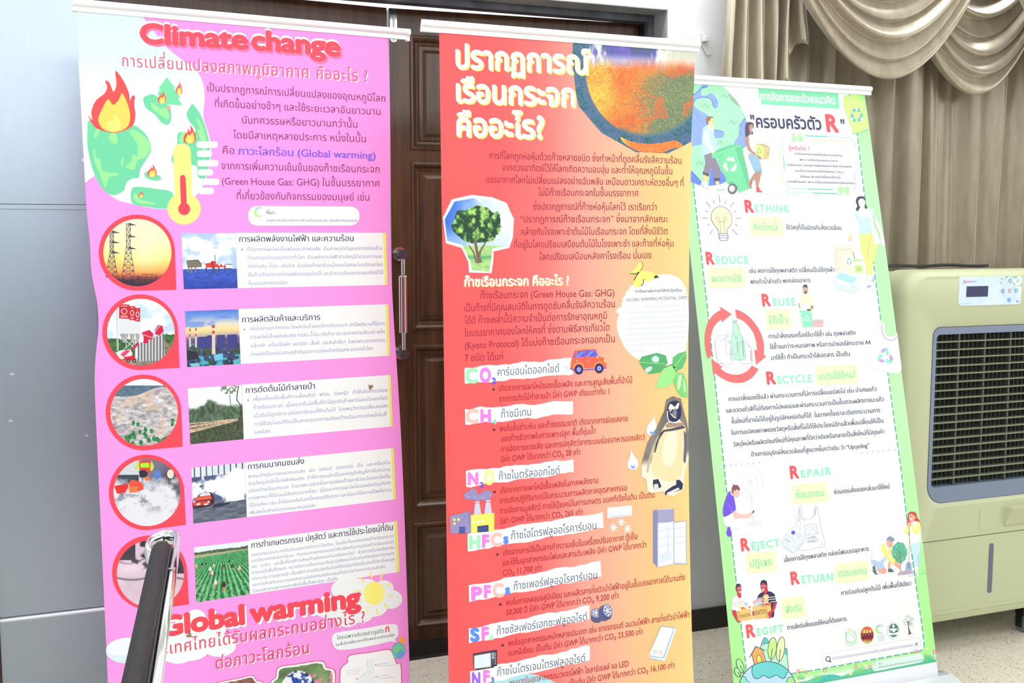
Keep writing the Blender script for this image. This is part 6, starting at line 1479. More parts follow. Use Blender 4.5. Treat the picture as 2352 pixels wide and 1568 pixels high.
# woman
B.P([(798, 1320), (850, 1240), (900, 1230), (935, 1235), (915, 1320), (895, 1415), (872, 1412), (855, 1310), (815, 1360), (795, 1345)], SK2); B.P([(790, 1328), (825, 1350), (810, 1400), (820, 1432), (800, 1420)], (252, 100, 96)); B.P([(872, 1410), (905, 1410), (915, 1445), (955, 1472), (875, 1470)], (252, 100, 96))
B.P([(780, 1000), (880, 1005), (915, 1090), (940, 1220), (860, 1235), (820, 1150), (778, 1050)], (160, 198, 226)); B.P([(852, 1215), (942, 1208), (935, 1232), (868, 1238)], (142, 178, 206))
B.P([(775, 790), (835, 780), (850, 850), (860, 950), (870, 1000), (785, 1010), (770, 900)], PW); B.P([(735, 800), (778, 790), (790, 900), (830, 980), (900, 1015), (932, 1070), (915, 1075), (860, 1030), (780, 975), (745, 880)], SK2, True)
B.P([(745, 650), (790, 628), (835, 645), (842, 690), (838, 720), (815, 770), (785, 785), (750, 808), (738, 760)], (96, 88, 108), True); B.P([(785, 670), (820, 655), (840, 690), (842, 715), (830, 735), (832, 775), (800, 782), (785, 720)], SK2); B.P([(815, 712), (840, 705), (832, 736), (818, 738)], PW); B.P([(812, 750), (832, 745), (832, 775), (815, 778)], (96, 80, 100))
B.P([(868, 890), (962, 925), (960, 1078), (862, 1040)], (248, 228, 160)); B.P([(962, 925), (1036, 930), (1022, 1062), (960, 1078)], (220, 204, 150)); B.P([(868, 890), (960, 888), (1036, 930), (962, 925)], (206, 190, 150)); recycle(905, 975, 32, [(150, 224, 120)], 1.2, 10); B.P([(865, 1010), (925, 1050), (932, 1072), (880, 1050)], SK2); B.L([[(1000, 990), (996, 1040)], [(1018, 975), (1015, 1035)]], 4, (190, 172, 120))

B.begin('green_title', 'white lettering on a green ribbon', 1); B.fr(0, 0, 1)
B.P([z_(X1, 895, 214), z_(X2, 755, 222), z_(X2, 775, 418), z_(X1, 928, 415), z_(X1, 930, 370), z_(X1, 910, 330)], (142, 242, 190))
B.T('การจัดการขยะด้วยแนวคิด', *z_(X1, 925, 360), *z_(X2, 722, 362), 14, PW, bold=0.03, res=3)
B.begin('title_lettering', 'dark handwritten title with a big red R', 1)
B.T('"ครอบครัวตัว', *z_(X1, 812, 690), *z_(X2, 562, 668), 22, (74, 78, 112), bold=0.026, res=4); B.T('"', *z_(X2, 800, 690), *z_(X2, 848, 692), 22, (74, 78, 112), bold=0.02)
B.T('R', *z_(X2, 620, 686), *z_(X2, 770, 694), 38, (252, 98, 112), bold=0.045, lat=True, res=4)
B.begin('tag_picture', 'lime swing tag with recycling arrows', 1); B.fr(*X2)
B.P([(822, 270), (900, 235), (985, 250), (1040, 310), (1065, 330), (1122, 660), (1080, 675), (935, 722), (820, 390)], (214, 252, 150)); B.S([(820, 135), (835, 175), (880, 215), (902, 275)], 8, (70, 172, 190), smooth=True); B.S([(830, 185), (885, 190), (910, 205), (926, 232)], 8, (70, 172, 190), smooth=True); B.E(904, 280, 9, 10, PW); B.S([(928, 720), (985, 712), (1122, 660)], 8, (110, 214, 200))
recycle(980, 495, 72, [(94, 196, 196)], 1.2, 20)
for a in (270, 30, 150): B.E(980 + 68 * math.cos(math.radians(a)), 500 + 80 * math.sin(math.radians(a)), 17, 19, PW)
B.begin('quotation_box', 'small printed note between green quotation marks', 1); B.fr(*X2)
TQ, LQ = (120, 218, 206), (236, 252, 160)
B.S([(360, 740), (900, 762), (945, 800), (960, 880)], 5, TQ); B.S([(360, 740), (620, 750)], 14, TQ); B.S([(445, 792), (880, 808)], 8, LQ); B.S([(115, 1145), (85, 870), (92, 800), (120, 775)], 4, TQ); B.S([(115, 1145), (98, 990)], 10, TQ); B.S([(95, 1295), (48, 860)], 8, LQ)
B.S([(130, 1300), (150, 1355), (190, 1372), (690, 1385)], 5, TQ); B.S([(400, 1380), (690, 1386)], 14, TQ); B.S([(110, 1380), (150, 1418), (750, 1435)], 4, TQ); B.S([(450, 1428), (750, 1436)], 14, TQ); B.S([(950, 1160), (972, 1340), (955, 1380), (920, 1386)], 5, TQ); B.S([(968, 975), (980, 1095)], 8, LQ)
QG = (186, 250, 180)
for x_, y_, s_ in ((230, 780, 1), (306, 780, 1), (786, 1385, -1), (860, 1385, -1)):
    B.E(x_, y_ , 33, 36, QG); B.P([(x_ - 33 * s_, y_), (x_ - 30 * s_, y_ - 50 * s_), (x_ + 18 * s_, y_ - 90 * s_), (x_ + 5 * s_, y_ - 50 * s_), (x_ + 10 * s_, y_ - 30 * s_)], QG)
B.T('รู้หรือไม่ ?', 165, 908, 418, 915, 34, (250, 96, 136), bold=0.012)
B.lines([('การคัดแยกขยะช่วยลดก๊าซเรือนกระจกด้วยนะ', 235, 968, 816, 992), ('เพราะว่าทุกขั้นตอนของกระบวนการ', 296, 1040, 755, 1056), ('การจัดการขยะ โดยเฉพาะบ่อฝังกลบขยะจะเกิดการย่อยสลาย', 142, 1102, 920, 1124), ('แบบไร้อากาศจนเกิดเป็นก๊าซมีเทน ( CH₄ )', 243, 1172, 826, 1190), ('ถึงร้อยละ 60 ของก๊าซทั้งหมดที่เกิดขึ้น', 303, 1243, 790, 1254), ('ในบ่อฝังกลบขยะ เพราะฉะนั้นการคัดแยกขยะช่วยลดโลกร้อน', 152, 1302, 958, 1322)], 21, (70, 70, 122), bold=0.012)
B.begin('dotted_line', 'pale blue dotted line above the word RETHINK', 1); DB = (216, 228, 252)
for x_ in (628, 692, 762, 828, 888, 955, 1022, 1080, 1147, 1213): B.fr(*X3); B.E(x_, 86 + (x_ - 628) * 0.014, 13, 16, DB, n=12)
B.fr(*X4)
for x_ in (65, 118, 184, 246, 303, 360): B.E(x_, 95 + (x_ - 65) * 0.03, 11, 13, DB, n=12)
B.begin('dotted_line', 'pale blue dotted line at the lower left', 1); B.fr(*X7)
for x_, y_ in ((50, 1505), (115, 1498), (200, 1490), (296, 1480), (376, 1472), (482, 1462), (580, 1452), (674, 1443), (768, 1436)): B.E(x_, y_, 19, 22, DB, n=14)
B.begin('dotted_line', 'pale blue dotted line at the lower right', 1); B.fr(*X8)
for x_, y_ in ((965, 1265), (1058, 1255), (1154, 1247), (1243, 1238), (1330, 1230), (1432, 1220), (1540, 1212), (1636, 1200), (1750, 1192)): B.E(x_, y_, 20, 22, DB, n=14)

# ---- the seven words
RD, MT, YB_ = (252, 100, 106), (160, 250, 208), (248, 252, 208)
def word(R_, rest, fr_, r0, r1, w0, w1, rch, wch, box, thai, tline, tch):
    B.begin('word_lettering', 'the word ' + R_ + rest + ' with its yellow plate', 1); B.fr(*fr_)
    B.T(R_, *r0, *r1, rch, RD, bold=0.045, lat=True, res=4); B.T(rest, *w0, *w1, wch, MT, bold=0.034, lat=True, res=3, track=0.11)
    if box: B.RQ(box, 40, YB_); B.T(thai, *tline, tch, (156, 246, 176), bold=0.022, res=3)
word('R', 'ETHINK', X3, (636, 296), (744, 298), (752, 294), (1172, 298), 140, 88, [(680, 352), (1080, 350), (1098, 584), (696, 588)], 'คิดใหม่', (735, 516, 1018, 518), 62)
word('R', 'EDUCE', X3, (170, 920), (270, 920), (290, 918), (678, 914), 140, 88, [(186, 966), (625, 962), (640, 1200), (200, 1208)], 'ลดการใช้', (235, 1135, 592, 1132), 62)
word('R', 'EUSE', X3, (842, 1422), (946, 1420), (970, 1420), (1244, 1412), 138, 86, None, '', None, 0)
B.fr(*X5); B.RQ([(1122, 220), (1530, 208), (1552, 535), (1148, 545)], 58, YB_); B.T('ใช้ซ้ำ', 1180, 446, 1492, 438, 84, (156, 246, 176), bold=0.022, res=3)
word('R', 'ECYCLE', X5, (1152, 1438), (1304, 1430), (1328, 1430), (1890, 1398), 195, 120, None, '', None, 0)
B.fr(*X6); B.RQ([(305, 1212), (892, 1180), (922, 1440), (335, 1482)], 52, YB_); B.T('แปรใช้ใหม่', 365, 1398, 868, 1368, 72, (156, 246, 176), bold=0.022, res=3)
word('R', 'EPAIR', X9, (1058, 292), (1182, 280), (1205, 282), (1630, 232), 165, 100, [(1070, 380), (1540, 335), (1610, 600), (1095, 660)], 'ซ่อมแซม', (1132, 570, 1525, 532), 78)
word('R', 'EJECT', X9, (378, 1296), (498, 1282), (522, 1278), (918, 1230), 165, 102, [(440, 1330), (840, 1285), (868, 1570), (460, 1610)], 'ปฏิเสธ', (500, 1522, 805, 1490), 80)
word('R', 'ETURN', X11, (1000, 292), (1112, 275), (1135, 275), (1545, 238), 155, 95, None, '', None, 0)
B.fr(*X12); B.RQ([(204, 28), (640, -24), (672, 225), (232, 285)], 50, YB_); B.T('ตอบแทน', 256, 196, 622, 150, 72, (156, 246, 176), bold=0.022, res=3)
word('R', 'EGIFT', X11, (424, 980), (540, 962), (558, 958), (905, 905), 158, 95, [(865, 475), (1165, 438), (1195, 705), (890, 745)], 'ส่งต่อ', (925, 660, 1140, 630), 74)

B.begin('text_lettering', 'dark blue handwritten lines', 1); HB = dict(bold=0.012)
B.fr(0, 0, 1)
for s_, a, b_ in (('ใช้วัสดุที่เป็นมิตรกับสิ่งแวดล้อม', z_(X3, 1128, 506), z_(X4, 642, 512)), ('เช่น ลดการใช้ถุงพลาสติก เปลี่ยนเป็นใช้ถุงผ้า', z_(X3, 686, 1028), z_(X4, 556, 1014)), ('พกแก้วน้ำส่วนตัว พกกล่องอาหาร', z_(X3, 698, 1158), z_(X4, 270, 1140)), ('การนำสิ่งของเครื่องใช้มาใช้ซ้ำ เช่น ถุงพลาสติก', z_(X5, 1182, 692), z_(X6, 876, 776)),
               ('ใช้ซ้ำจนกว่าจะหมดสภาพ หรือการนำซองใส่กระดาษ A4', z_(X5, 1200, 866), z_(X6, 1084, 908)), ('มาใช้ซ้ำ ทำเป็นกระเป๋าใส่เอกสาร เป็นต้น', z_(X5, 1225, 1042), z_(X6, 795, 1068)),
               ('การเอาสิ่งของใช้แล้ว ผ่านกระบวนการที่มีการเปลี่ยนแปลงไป เช่น นำเศษแก้ว', z_(X7, 250, 382), z_(X8, 1222, 205)), ('และขวดแก้วสีที่ไม่ต้องการไปหลอมและผ่านกระบวนการเป็นขั้นตอนผลิตภาชนะแก้ว', z_(X7, 210, 580), z_(X8, 1345, 380)),
               ('ขึ้นใหม่ที่อาจไม่ได้อยู่ในรูปลักษณ์เดิมก็ได้  ในบางครั้งเราจะเรียกกระบวนการ', z_(X7, 300, 765), z_(X8, 1282, 570)), ('ในการแปลงสภาพของวัสดุหรือสิ่งที่ไม่ได้ใช้ประโยชน์อีกแล้วเพื่อเปลี่ยนให้เป็น', z_(X7, 300, 960), z_(X8, 1337, 748)),
               ('วัสดุใหม่หรือผลิตภัณฑ์ใหม่ที่มีคุณภาพที่ดีกว่าเดิมหรือกลายเป็นสิ่งใหม่ที่มีคุณค่า', z_(X7, 335, 1158), z_(X8, 1348, 935)), ('ด้านการอนุรักษ์สิ่งแวดล้อมที่สูงมากขึ้นกว่าเดิม ว่า “Upcycling”', z_(X7, 638, 1328), z_(X8, 1095, 1175)),
               ('ซ่อมแซมสิ่งของกลับมาใช้ใหม่', z_(X10, 215, 510), z_(X10, 985, 430)), ('เลี่ยงการใช้ถุงพลาสติก กล่องโฟมบรรจุอาหาร', z_(X9, 972, 1450), z_(X10, 697, 1292)), ('การร่วมกันปลูกต้นไม้ เพิ่มพื้นที่สีเขียว', z_(X12, 295, 432), z_(X12, 1200, 302)), ('การส่งต่อสิ่งของให้คนที่ต้องการ', z_(X11, 950, 880), z_(X12, 365, 762))):
    B.T(s_, *a, *b_, 8.2, INK3, **HB)

# ---- drawings
B.begin('light_bulb_picture', 'yellow light bulb drawing', 2); B.fr(*X3)
OL = (112, 122, 168)
bulb = catmull([(312, 510), (270, 460), (232, 400), (225, 340), (250, 275), (300, 238), (345, 230), (410, 255), (455, 310), (477, 380), (465, 440), (430, 490), (416, 508)], False) + [(420, 555), (316, 555)]
B.P(bulb, (248, 252, 206)); B.S(bulb, 6, OL, closed=True); B.S([(342, 555), (330, 420), (320, 370), (300, 355), (288, 380), (300, 408), (335, 415), (380, 412), (408, 395), (408, 370), (390, 355), (374, 378), (390, 555)], 5, (150, 160, 110), smooth=True)
B.S([(316, 555), (322, 615), (340, 640), (410, 640), (430, 615), (424, 555)], 6, OL); B.L([[(318, 580), (426, 580)], [(320, 607), (428, 607)]], 6, OL)
B.L([[(321, 96), (330, 182)], [(160, 174), (220, 238)], [(250, 156), (268, 195)], [(405, 158), (393, 198)], [(498, 178), (452, 238)], [(155, 282), (190, 298)], [(525, 284), (495, 300)], [(115, 369), (186, 371)], [(515, 373), (590, 373)], [(208, 445), (176, 460)], [(510, 446), (545, 462)], [(248, 508), (202, 569)], [(480, 507), (540, 569)]], 6, OL)
B.begin('shopper_picture', 'woman with a white bag beside paper bag, cup and lunch box', 2); B.fr(*X4)
SKP = (252, 240, 240)
B.P([(940, 1050), (1005, 1055), (998, 1170), (985, 1195), (950, 1195)], SKP); B.P([(1010, 1000), (1040, 1010), (1025, 1120), (1005, 1130)], SKP); B.P([(938, 1185), (998, 1170), (990, 1205), (960, 1210)], (170, 200, 250)); B.P([(1003, 1130), (1035, 1040), (1045, 1060), (1025, 1140)], (170, 200, 250))
B.P([(865, 555), (1020, 550), (1080, 690), (1055, 800), (1020, 900), (1010, 1060), (940, 1045), (935, 930), (880, 790), (858, 650)], (232, 246, 150)); B.S([(995, 600), (960, 720), (950, 860)], 4, (176, 186, 120))
B.P([(830, 360), (862, 400), (850, 440), (790, 520), (755, 570), (745, 555), (800, 460)], SKP); B.P([(1020, 280), (1070, 400), (1110, 470), (1160, 680), (1135, 718), (1118, 700), (1100, 560), (1040, 430)], SKP)
B.P([(845, 250), (960, 250), (985, 290), (975, 365), (850, 362)], SKP); B.P([(830, 285), (850, 290), (860, 362), (970, 362), (975, 262), (1030, 270), (1020, 300), (1005, 330), (1012, 440), (1005, 545), (920, 565), (852, 552), (866, 500), (835, 400), (797, 335)], (206, 236, 254)); B.P([(985, 258), (1012, 258), (1020, 430), (1110, 650), (1108, 680), (1030, 682), (1012, 560), (995, 470)], (252, 254, 255))
B.P([(812, 170), (830, 120), (870, 108), (915, 118), (930, 160), (925, 190), (950, 245), (925, 258), (910, 220), (850, 200), (862, 245), (830, 285), (812, 262), (830, 225)], (84, 84, 104), True); B.P([(845, 160), (880, 135), (920, 160), (918, 220), (885, 255), (850, 215)], SKP, True); B.L([[(852, 190), (862, 190)], [(882, 186), (892, 186)]], 5, (110, 90, 100)); B.S([(865, 205), (880, 210)], 3, (230, 150, 150)); B.S([(885, 290), (925, 290)], 3, (240, 220, 220))
B.P([(716, 580), (762, 575), (768, 640), (722, 645)], (252, 214, 190)); B.E(740, 588, 18, 14, (250, 240, 140)); B.E(715, 600, 10, 30, SKP)
B.P([(572, 692), (775, 695), (778, 740), (808, 1040), (580, 1025), (560, 800)], (250, 240, 216)); B.P([(572, 692), (560, 800), (575, 1025), (628, 990), (590, 800)], (250, 228, 212)); B.P([(575, 735), (690, 740), (775, 730), (775, 745), (690, 757), (580, 750)], (240, 214, 196)); B.P([(670, 715), (688, 708), (710, 745), (690, 752)], PW); B.E(728, 890, 50, 72, PW); recycle(730, 890, 30, [(140, 200, 190)], 1.3, 10)
B.P([(775, 860), (800, 852), (850, 865), (895, 868), (892, 892), (780, 892)], (196, 244, 160)); B.P([(782, 892), (890, 892), (896, 1025), (808, 1025)], (250, 253, 254)); B.P([(795, 938), (893, 936), (896, 1022), (806, 1024)], (216, 250, 150)); recycle(843, 980, 22, [(120, 200, 150)], 1.2, 10); B.S([(773, 768), (800, 855)], 7, (120, 120, 140))
B.P([(545, 1120), (620, 990), (850, 1080), (862, 1200), (800, 1275), (590, 1215)], (222, 252, 252)); B.P([(545, 1110), (625, 988), (855, 1075), (855, 1110), (790, 1180), (740, 1200), (580, 1150)], (250, 254, 255)); B.P([(620, 1015), (832, 1088), (772, 1160), (566, 1090)], (186, 230, 250)); B.P([(760, 1180), (815, 1178), (800, 1205), (745, 1200)], (196, 236, 252)); B.S([(640, 1150), (680, 1160)], 6, (206, 240, 252))
B.begin('sorting_man_picture', 'man putting paper into a green bin beside a pink box', 2); B.fr(*X6)
B.P([(95, 445), (265, 440), (272, 668), (142, 672)], (150, 246, 206)); B.P([(100, 452), (125, 470), (155, 668), (142, 670)], (206, 252, 200)); B.P([(200, 420), (262, 418), (262, 442), (200, 442)], (74, 84, 108)); B.P([(105, 440), (112, 425), (200, 440)], (110, 120, 130)); recycle(196, 552, 36, [PW], 1.25, 30)
B.P([(100, 240), (150, 205), (215, 208), (265, 240), (288, 375), (250, 380), (245, 420), (170, 410), (140, 340), (95, 360), (78, 340)], (248, 253, 214), True); B.P([(82, 345), (110, 345), (115, 400), (92, 405)], (176, 140, 130)); B.P([(252, 375), (288, 375), (285, 420), (258, 425)], (176, 140, 130)); B.P([(92, 355), (150, 345), (152, 390), (105, 400)], (240, 250, 206)); B.P([(256, 415), (286, 420), (282, 470), (262, 485), (250, 455)], (240, 250, 206)); B.P([(130, 328), (212, 348), (195, 440), (112, 440)], PW)
B.P([(142, 110), (160, 85), (195, 85), (212, 120), (210, 150), (205, 190), (178, 212), (155, 190), (145, 150)], (212, 176, 166), True); B.P([(140, 130), (145, 100), (165, 80), (200, 85), (212, 150), (200, 125), (160, 112)], (78, 86, 108)); B.P([(152, 175), (175, 180), (200, 165), (205, 185), (180, 212), (160, 200)], (84, 86, 104)); B.S([(166, 185), (188, 182)], 5, (220, 180, 180))
B.P([(270, 605), (285, 565), (415, 562), (428, 600), (422, 662), (285, 668)], (228, 196, 196)); B.S([(272, 606), (428, 600)], 4, (200, 160, 160)); B.P([(285, 565), (330, 550), (400, 556), (415, 562)], PW)
B.begin('bottle_cycle_picture', 'glass jars and a green bottle inside three red arrows', 2); B.fr(*X5)
B.E(600, 800, 300, 385, (250, 249, 254))
AR = (252, 124, 126)
B.P(catmull([(185, 1028), (150, 900), (132, 760), (135, 620), (165, 480), (225, 360), (310, 275), (388, 230)], False) + [(383, 172), (574, 293), (410, 428), (406, 380)] + catmull([(406, 380), (320, 450), (260, 550), (230, 690), (228, 820), (255, 960)], False), AR)
B.P(catmull([(632, 215), (740, 255), (860, 340), (980, 480), (1060, 630), (1100, 790), (1100, 960)], False) + [(1140, 985), (972, 1122), (942, 870), (986, 892)] + catmull([(986, 892), (975, 760), (935, 620), (860, 500), (760, 405), (648, 352)], False), AR)
B.P([(243, 1030), (418, 1155), (392, 1183)] + catmull([(392, 1183), (480, 1250), (600, 1282), (720, 1275), (830, 1220), (902, 1135)], False) + [(1012, 1192)] + catmull([(1012, 1192), (930, 1310), (820, 1390), (680, 1420), (540, 1400), (420, 1345), (305, 1262)], False) + [(272, 1292)], AR)
BGR, GL = (196, 252, 220), (70, 130, 130)
B.P([(592, 440), (655, 440), (690, 500), (710, 600), (760, 690), (795, 1000), (770, 1032), (680, 1048), (600, 1030), (585, 990), (565, 760), (590, 600)], BGR, True); B.S([(592, 440), (580, 520), (592, 600), (565, 700), (572, 850), (590, 1010)], 4, GL, smooth=True); B.S([(655, 440), (690, 510), (706, 600), (755, 690), (775, 840), (797, 1000), (760, 1035), (690, 1048), (600, 1025)], 5, GL, smooth=True); B.S([(745, 720), (768, 990)], 8, (60, 130, 110))
for y_ in (398, 412, 430): B.S([(584, y_ - 4), (622, y_ + 8), (662, y_ - 4)], 6, (70, 150, 120), smooth=True)
for x0, x1, y0, y1 in ((302, 592, 640, 1110), (465, 690, 590, 952), (682, 915, 735, 1105)):
    w_ = x1 - x0; hh = y1 - y0; JL = (148, 156, 200)
    B.S([(x0 + w_ * .08, y0 + hh * .14), (x0, y0 + hh * .27), (x0 + w_ * .13, y1 - hh * .08), (x0 + w_ * .35, y1 - 4), (x0 + w_ * .7, y1), (x1 - 6, y1 - hh * .1), (x1 - w_ * .1, y0 + hh * .3), (x1 - w_ * .28, y0 + hh * .16)], 5, JL, smooth=True)
    B.S([(x0 + w_ * .08 + w_ * .32 * (1 + math.cos(a)), y0 + hh * .06 + hh * .06 * math.sin(a)) for a in [k * math.pi / 8 for k in range(16)]], 4, JL, closed=True); B.S([(x0 + w_ * .09, y0 + hh * .15), (x0 + w_ * .4, y0 + hh * .2), (x0 + w_ * .72, y0 + hh * .14)], 5, (176, 184, 220), smooth=True); B.S([(x1 - w_ * .14, y0 + hh * .4), (x1 - w_ * .10, y1 - hh * .12)], 8, (120, 126, 170)); B.S([(x1 - w_ * .3, y0 + hh * .22), (x1 - w_ * .16, y0 + hh * .28)], 8, (110, 116, 160))
B.begin('shirt_bag_picture', 'white carrier bag with green and purple arrows', 2); B.fr(*X6)
B.P([(1140, 620), (1255, 605), (1268, 640), (1270, 720), (1300, 780), (1350, 808), (1410, 790), (1448, 740), (1512, 1250), (1480, 1300), (1440, 1312), (1320, 1300), (1200, 1255), (1075, 1245), (1045, 1190)], (250, 252, 255)); B.P([(1155, 626), (1235, 630), (1238, 700), (1255, 780), (1300, 840), (1360, 856), (1415, 840), (1450, 800), (1505, 1220), (1455, 1285), (1280, 1250), (1070, 1236), (1052, 1180)], (244, 243, 252)); B.S([(1235, 640), (1238, 720), (1268, 800), (1330, 848), (1390, 850), (1450, 800)], 12, (200, 170, 254), smooth=True)
GA, PA = (150, 244, 206), (204, 166, 254)
B.P([(1268, 972), (1290, 952), (1320, 962), (1330, 1020), (1345, 1025), (1312, 1065), (1278, 1035), (1296, 1030)], GA); B.P([(1222, 1015), (1245, 972), (1285, 968), (1282, 1000), (1245, 1028)], PA, True); B.P([(1188, 1050), (1240, 1040), (1245, 1090), (1228, 1090), (1210, 1110), (1205, 1150), (1180, 1135), (1175, 1090), (1200, 1062)], GA); B.P([(1205, 1145), (1215, 1112), (1265, 1125), (1272, 1150), (1235, 1158)], PA, True); B.P([(1285, 1120), (1320, 1105), (1330, 1120), (1380, 1125), (1390, 1150), (1370, 1170), (1325, 1162), (1310, 1174)], GA); B.P([(1340, 1070), (1362, 1055), (1385, 1090), (1388, 1130), (1352, 1130)], PA, True)
B.begin('fan_repair_picture', 'man in a purple shirt repairing a pale fan', 2); B.fr(*X9)
FV = (244, 238, 252)
B.S([(500 + 178 * math.cos(a), 350 + 215 * math.sin(a)) for a in [k * math.pi / 24 for k in range(48)]], 7, FV, closed=True); B.S([(498 + 108 * math.cos(a), 350 + 130 * math.sin(a)) for a in [k * math.pi / 18 for k in range(36)]], 7, FV, closed=True); B.E(497, 348, 27, 32, FV)
B.L([[(497, 348), (500 + 178 * math.cos(k * math.pi / 5 + .3), 350 + 215 * math.sin(k * math.pi / 5 + .3))] for k in range(10)], 4, FV); B.P([(512, 540), (532, 540), (560, 880), (540, 885)], FV); B.RQ([(468, 895), (655, 872), (662, 918), (472, 944)], 18, FV)
PUV, SKM = (126, 92, 242), (252, 206, 202)
B.P([(130, 820), (300, 730), (330, 780), (420, 900), (380, 970), (260, 990), (170, 960), (135, 900)], (250, 252, 254), True); B.S([(280, 850), (360, 880)], 4, (226, 226, 240)); B.S([(170, 955), (260, 985), (360, 992)], 4, (236, 236, 246))
B.P([(228, 470), (270, 540), (300, 725), (255, 765), (160, 820), (128, 805), (122, 720), (150, 600), (190, 495)], PUV, True); B.S([(195, 645), (225, 690), (248, 762)], 4, (200, 180, 250)); B.P([(250, 762), (300, 726), (318, 775), (430, 795), (515, 760), (530, 790), (495, 838), (430, 835), (280, 855)], SKM); B.P([(222, 480), (250, 470), (275, 545), (230, 515)], SKM)
B.P([(262, 450), (300, 440), (340, 460), (350, 520), (325, 555), (290, 545), (265, 500)], SKM, True); B.P([(243, 430), (268, 370), (285, 382), (325, 385), (358, 430), (352, 465), (310, 440), (290, 470), (272, 445), (262, 510), (244, 490)], (140, 92, 98)); B.E(326, 490, 4, 6, (80, 60, 70)); B.S([(312, 540), (326, 535)], 4, (240, 130, 130)); B.S([(518, 778), (540, 762), (555, 740)], 9, (100, 60, 80)); B.E(545, 752, 12, 14, (100, 60, 80))
B.P([(190, 960), (225, 965), (222, 1000), (245, 1045), (240, 1095), (190, 1095), (168, 1050)], PUV); B.P([(222, 975), (245, 985), (245, 1025), (220, 1000)], SKM)
B.begin('carrier_bag_picture', 'line drawing of a carrier bag and a food box', 2); CBL = (170, 180, 232)
B.S([(1130, 960), (1150, 850), (1180, 700), (1200, 690), (1225, 850), (1280, 845), (1360, 840), (1395, 690), (1420, 680), (1460, 830), (1480, 980), (1530, 1160), (1520, 1240), (1430, 1250), (1330, 1278), (1200, 1285), (1170, 1270)], 4, CBL, smooth=True); B.S([(1215, 850), (1240, 870), (1275, 872)], 3, CBL); B.S([(1195, 1000), (1190, 860)], 3, CBL); B.S([(1350, 840), (1400, 800), (1405, 730)], 3, CBL); B.S([(1160, 890), (1190, 850), (1182, 710)], 6, (150, 160, 230)); B.S([(1395, 800), (1410, 690)], 8, (160, 170, 232)); B.S([(1440, 1250), (1500, 1210), (1495, 1150)], 4, CBL, smooth=True)
B.S([(1248, 940), (1420, 915), (1436, 1055), (1270, 1080)], 4, CBL, closed=True); B.S([(1300, 1075), (1345, 990), (1375, 985), (1432, 1050)], 4, CBL); B.E(1300, 978, 12, 13, (220, 224, 246)); B.L([[(1265, 980), (1280, 985)], [(1275, 1020), (1290, 1010)], [(1305, 1005), (1302, 1025)], [(1340, 970), (1360, 950), (1380, 970), (1400, 945)]], 3, CBL)
B.T('SUPER', 1292, 1138, 1415, 1118, 34, (160, 166, 206), lat=True); B.T('MARKET', 1298, 1188, 1448, 1165, 36, (160, 166, 206), lat=True)
B.P([(945, 1170), (1010, 1040), (1120, 958), (1260, 1090), (1230, 1170), (1120, 1310), (1080, 1310), (960, 1240)], (240, 248, 253)); B.S([(945, 1170), (960, 1240), (1080, 1312), (1120, 1315), (1230, 1180), (1262, 1090), (1200, 1000), (1120, 958), (1010, 1050)], 4, (206, 222, 246), closed=True, smooth=True); B.E(1094, 1042, 28, 29, (116, 96, 226)); B.L([[(1000, 1080), (1080, 1115), (1120, 1190)], [(1130, 1070), (1180, 1130)], [(1150, 1055), (1200, 1120)], [(1170, 1040), (1220, 1105)], [(975, 1225), (1070, 1278)], [(1120, 1275), (1220, 1180)]], 5, (160, 170, 236)); B.S([(945, 1180), (1110, 1240), (1260, 1095)], 4, (196, 214, 244)); B.P([(985, 1120), (1040, 1130), (1070, 1180), (975, 1165)], (206, 222, 246))
B.begin('planting_picture', 'woman with a spade and man planting a small tree', 2); B.fr(*X10)
RH, SKO, YS, JB = (220, 76, 84), (252, 182, 158), (248, 248, 140), (212, 240, 252)
B.P([(1265, 1180), (1415, 1150), (1400, 1280), (1395, 1545), (1330, 1560), (1310, 1400), (1280, 1290)], JB); B.P([(1360, 1360), (1390, 1330), (1395, 1520), (1372, 1520)], (186, 222, 250)); B.P([(1250, 930), (1300, 890), (1380, 885), (1410, 960), (1415, 1150), (1340, 1190), (1268, 1185)], (250, 253, 254)); B.P([(1235, 820), (1245, 770), (1300, 750), (1350, 775), (1365, 830), (1395, 870), (1415, 955), (1380, 900), (1330, 880), (1240, 920), (1220, 930), (1228, 860)], RH, True); B.P([(1250, 800), (1290, 780), (1330, 820), (1325, 870), (1290, 900), (1255, 870)], SKO, True); B.P([(1265, 845), (1305, 840), (1290, 865), (1272, 862)], PW); B.E(1262, 822, 5, 7, (90, 40, 50)); B.E(1290, 815, 5, 7, (90, 40, 50)); B.E(1335, 830, 10, 14, SKO)
B.S([(1262, 950), (1250, 1440)], 9, (222, 206, 172)); B.P([(1222, 950), (1245, 970), (1245, 1045), (1210, 1055), (1188, 1020)], YS, True); B.P([(1275, 935), (1300, 925), (1345, 1000), (1365, 920), (1390, 890), (1412, 960), (1380, 1040), (1340, 1068), (1300, 1010)], YS, True); B.E(1255, 925, 30, 32, SKO)
B.P([(1210, 1470), (1248, 1440), (1285, 1468), (1290, 1570), (1202, 1575)], (168, 196, 226)); B.L([[(1248, 1440), (1246, 1540)], [(1230, 1470), (1238, 1540)], [(1268, 1468), (1258, 1540)]], 5, (70, 110, 130))
TG = (92, 192, 156)
B.P([(1118 + (104 + 8 * math.sin(k * 2.1)) * math.cos(k * 0.1963), 1320 + (146 + 10 * math.cos(k * 1.9)) * math.sin(k * 0.1963)) for k in range(32)], TG, True, 3)
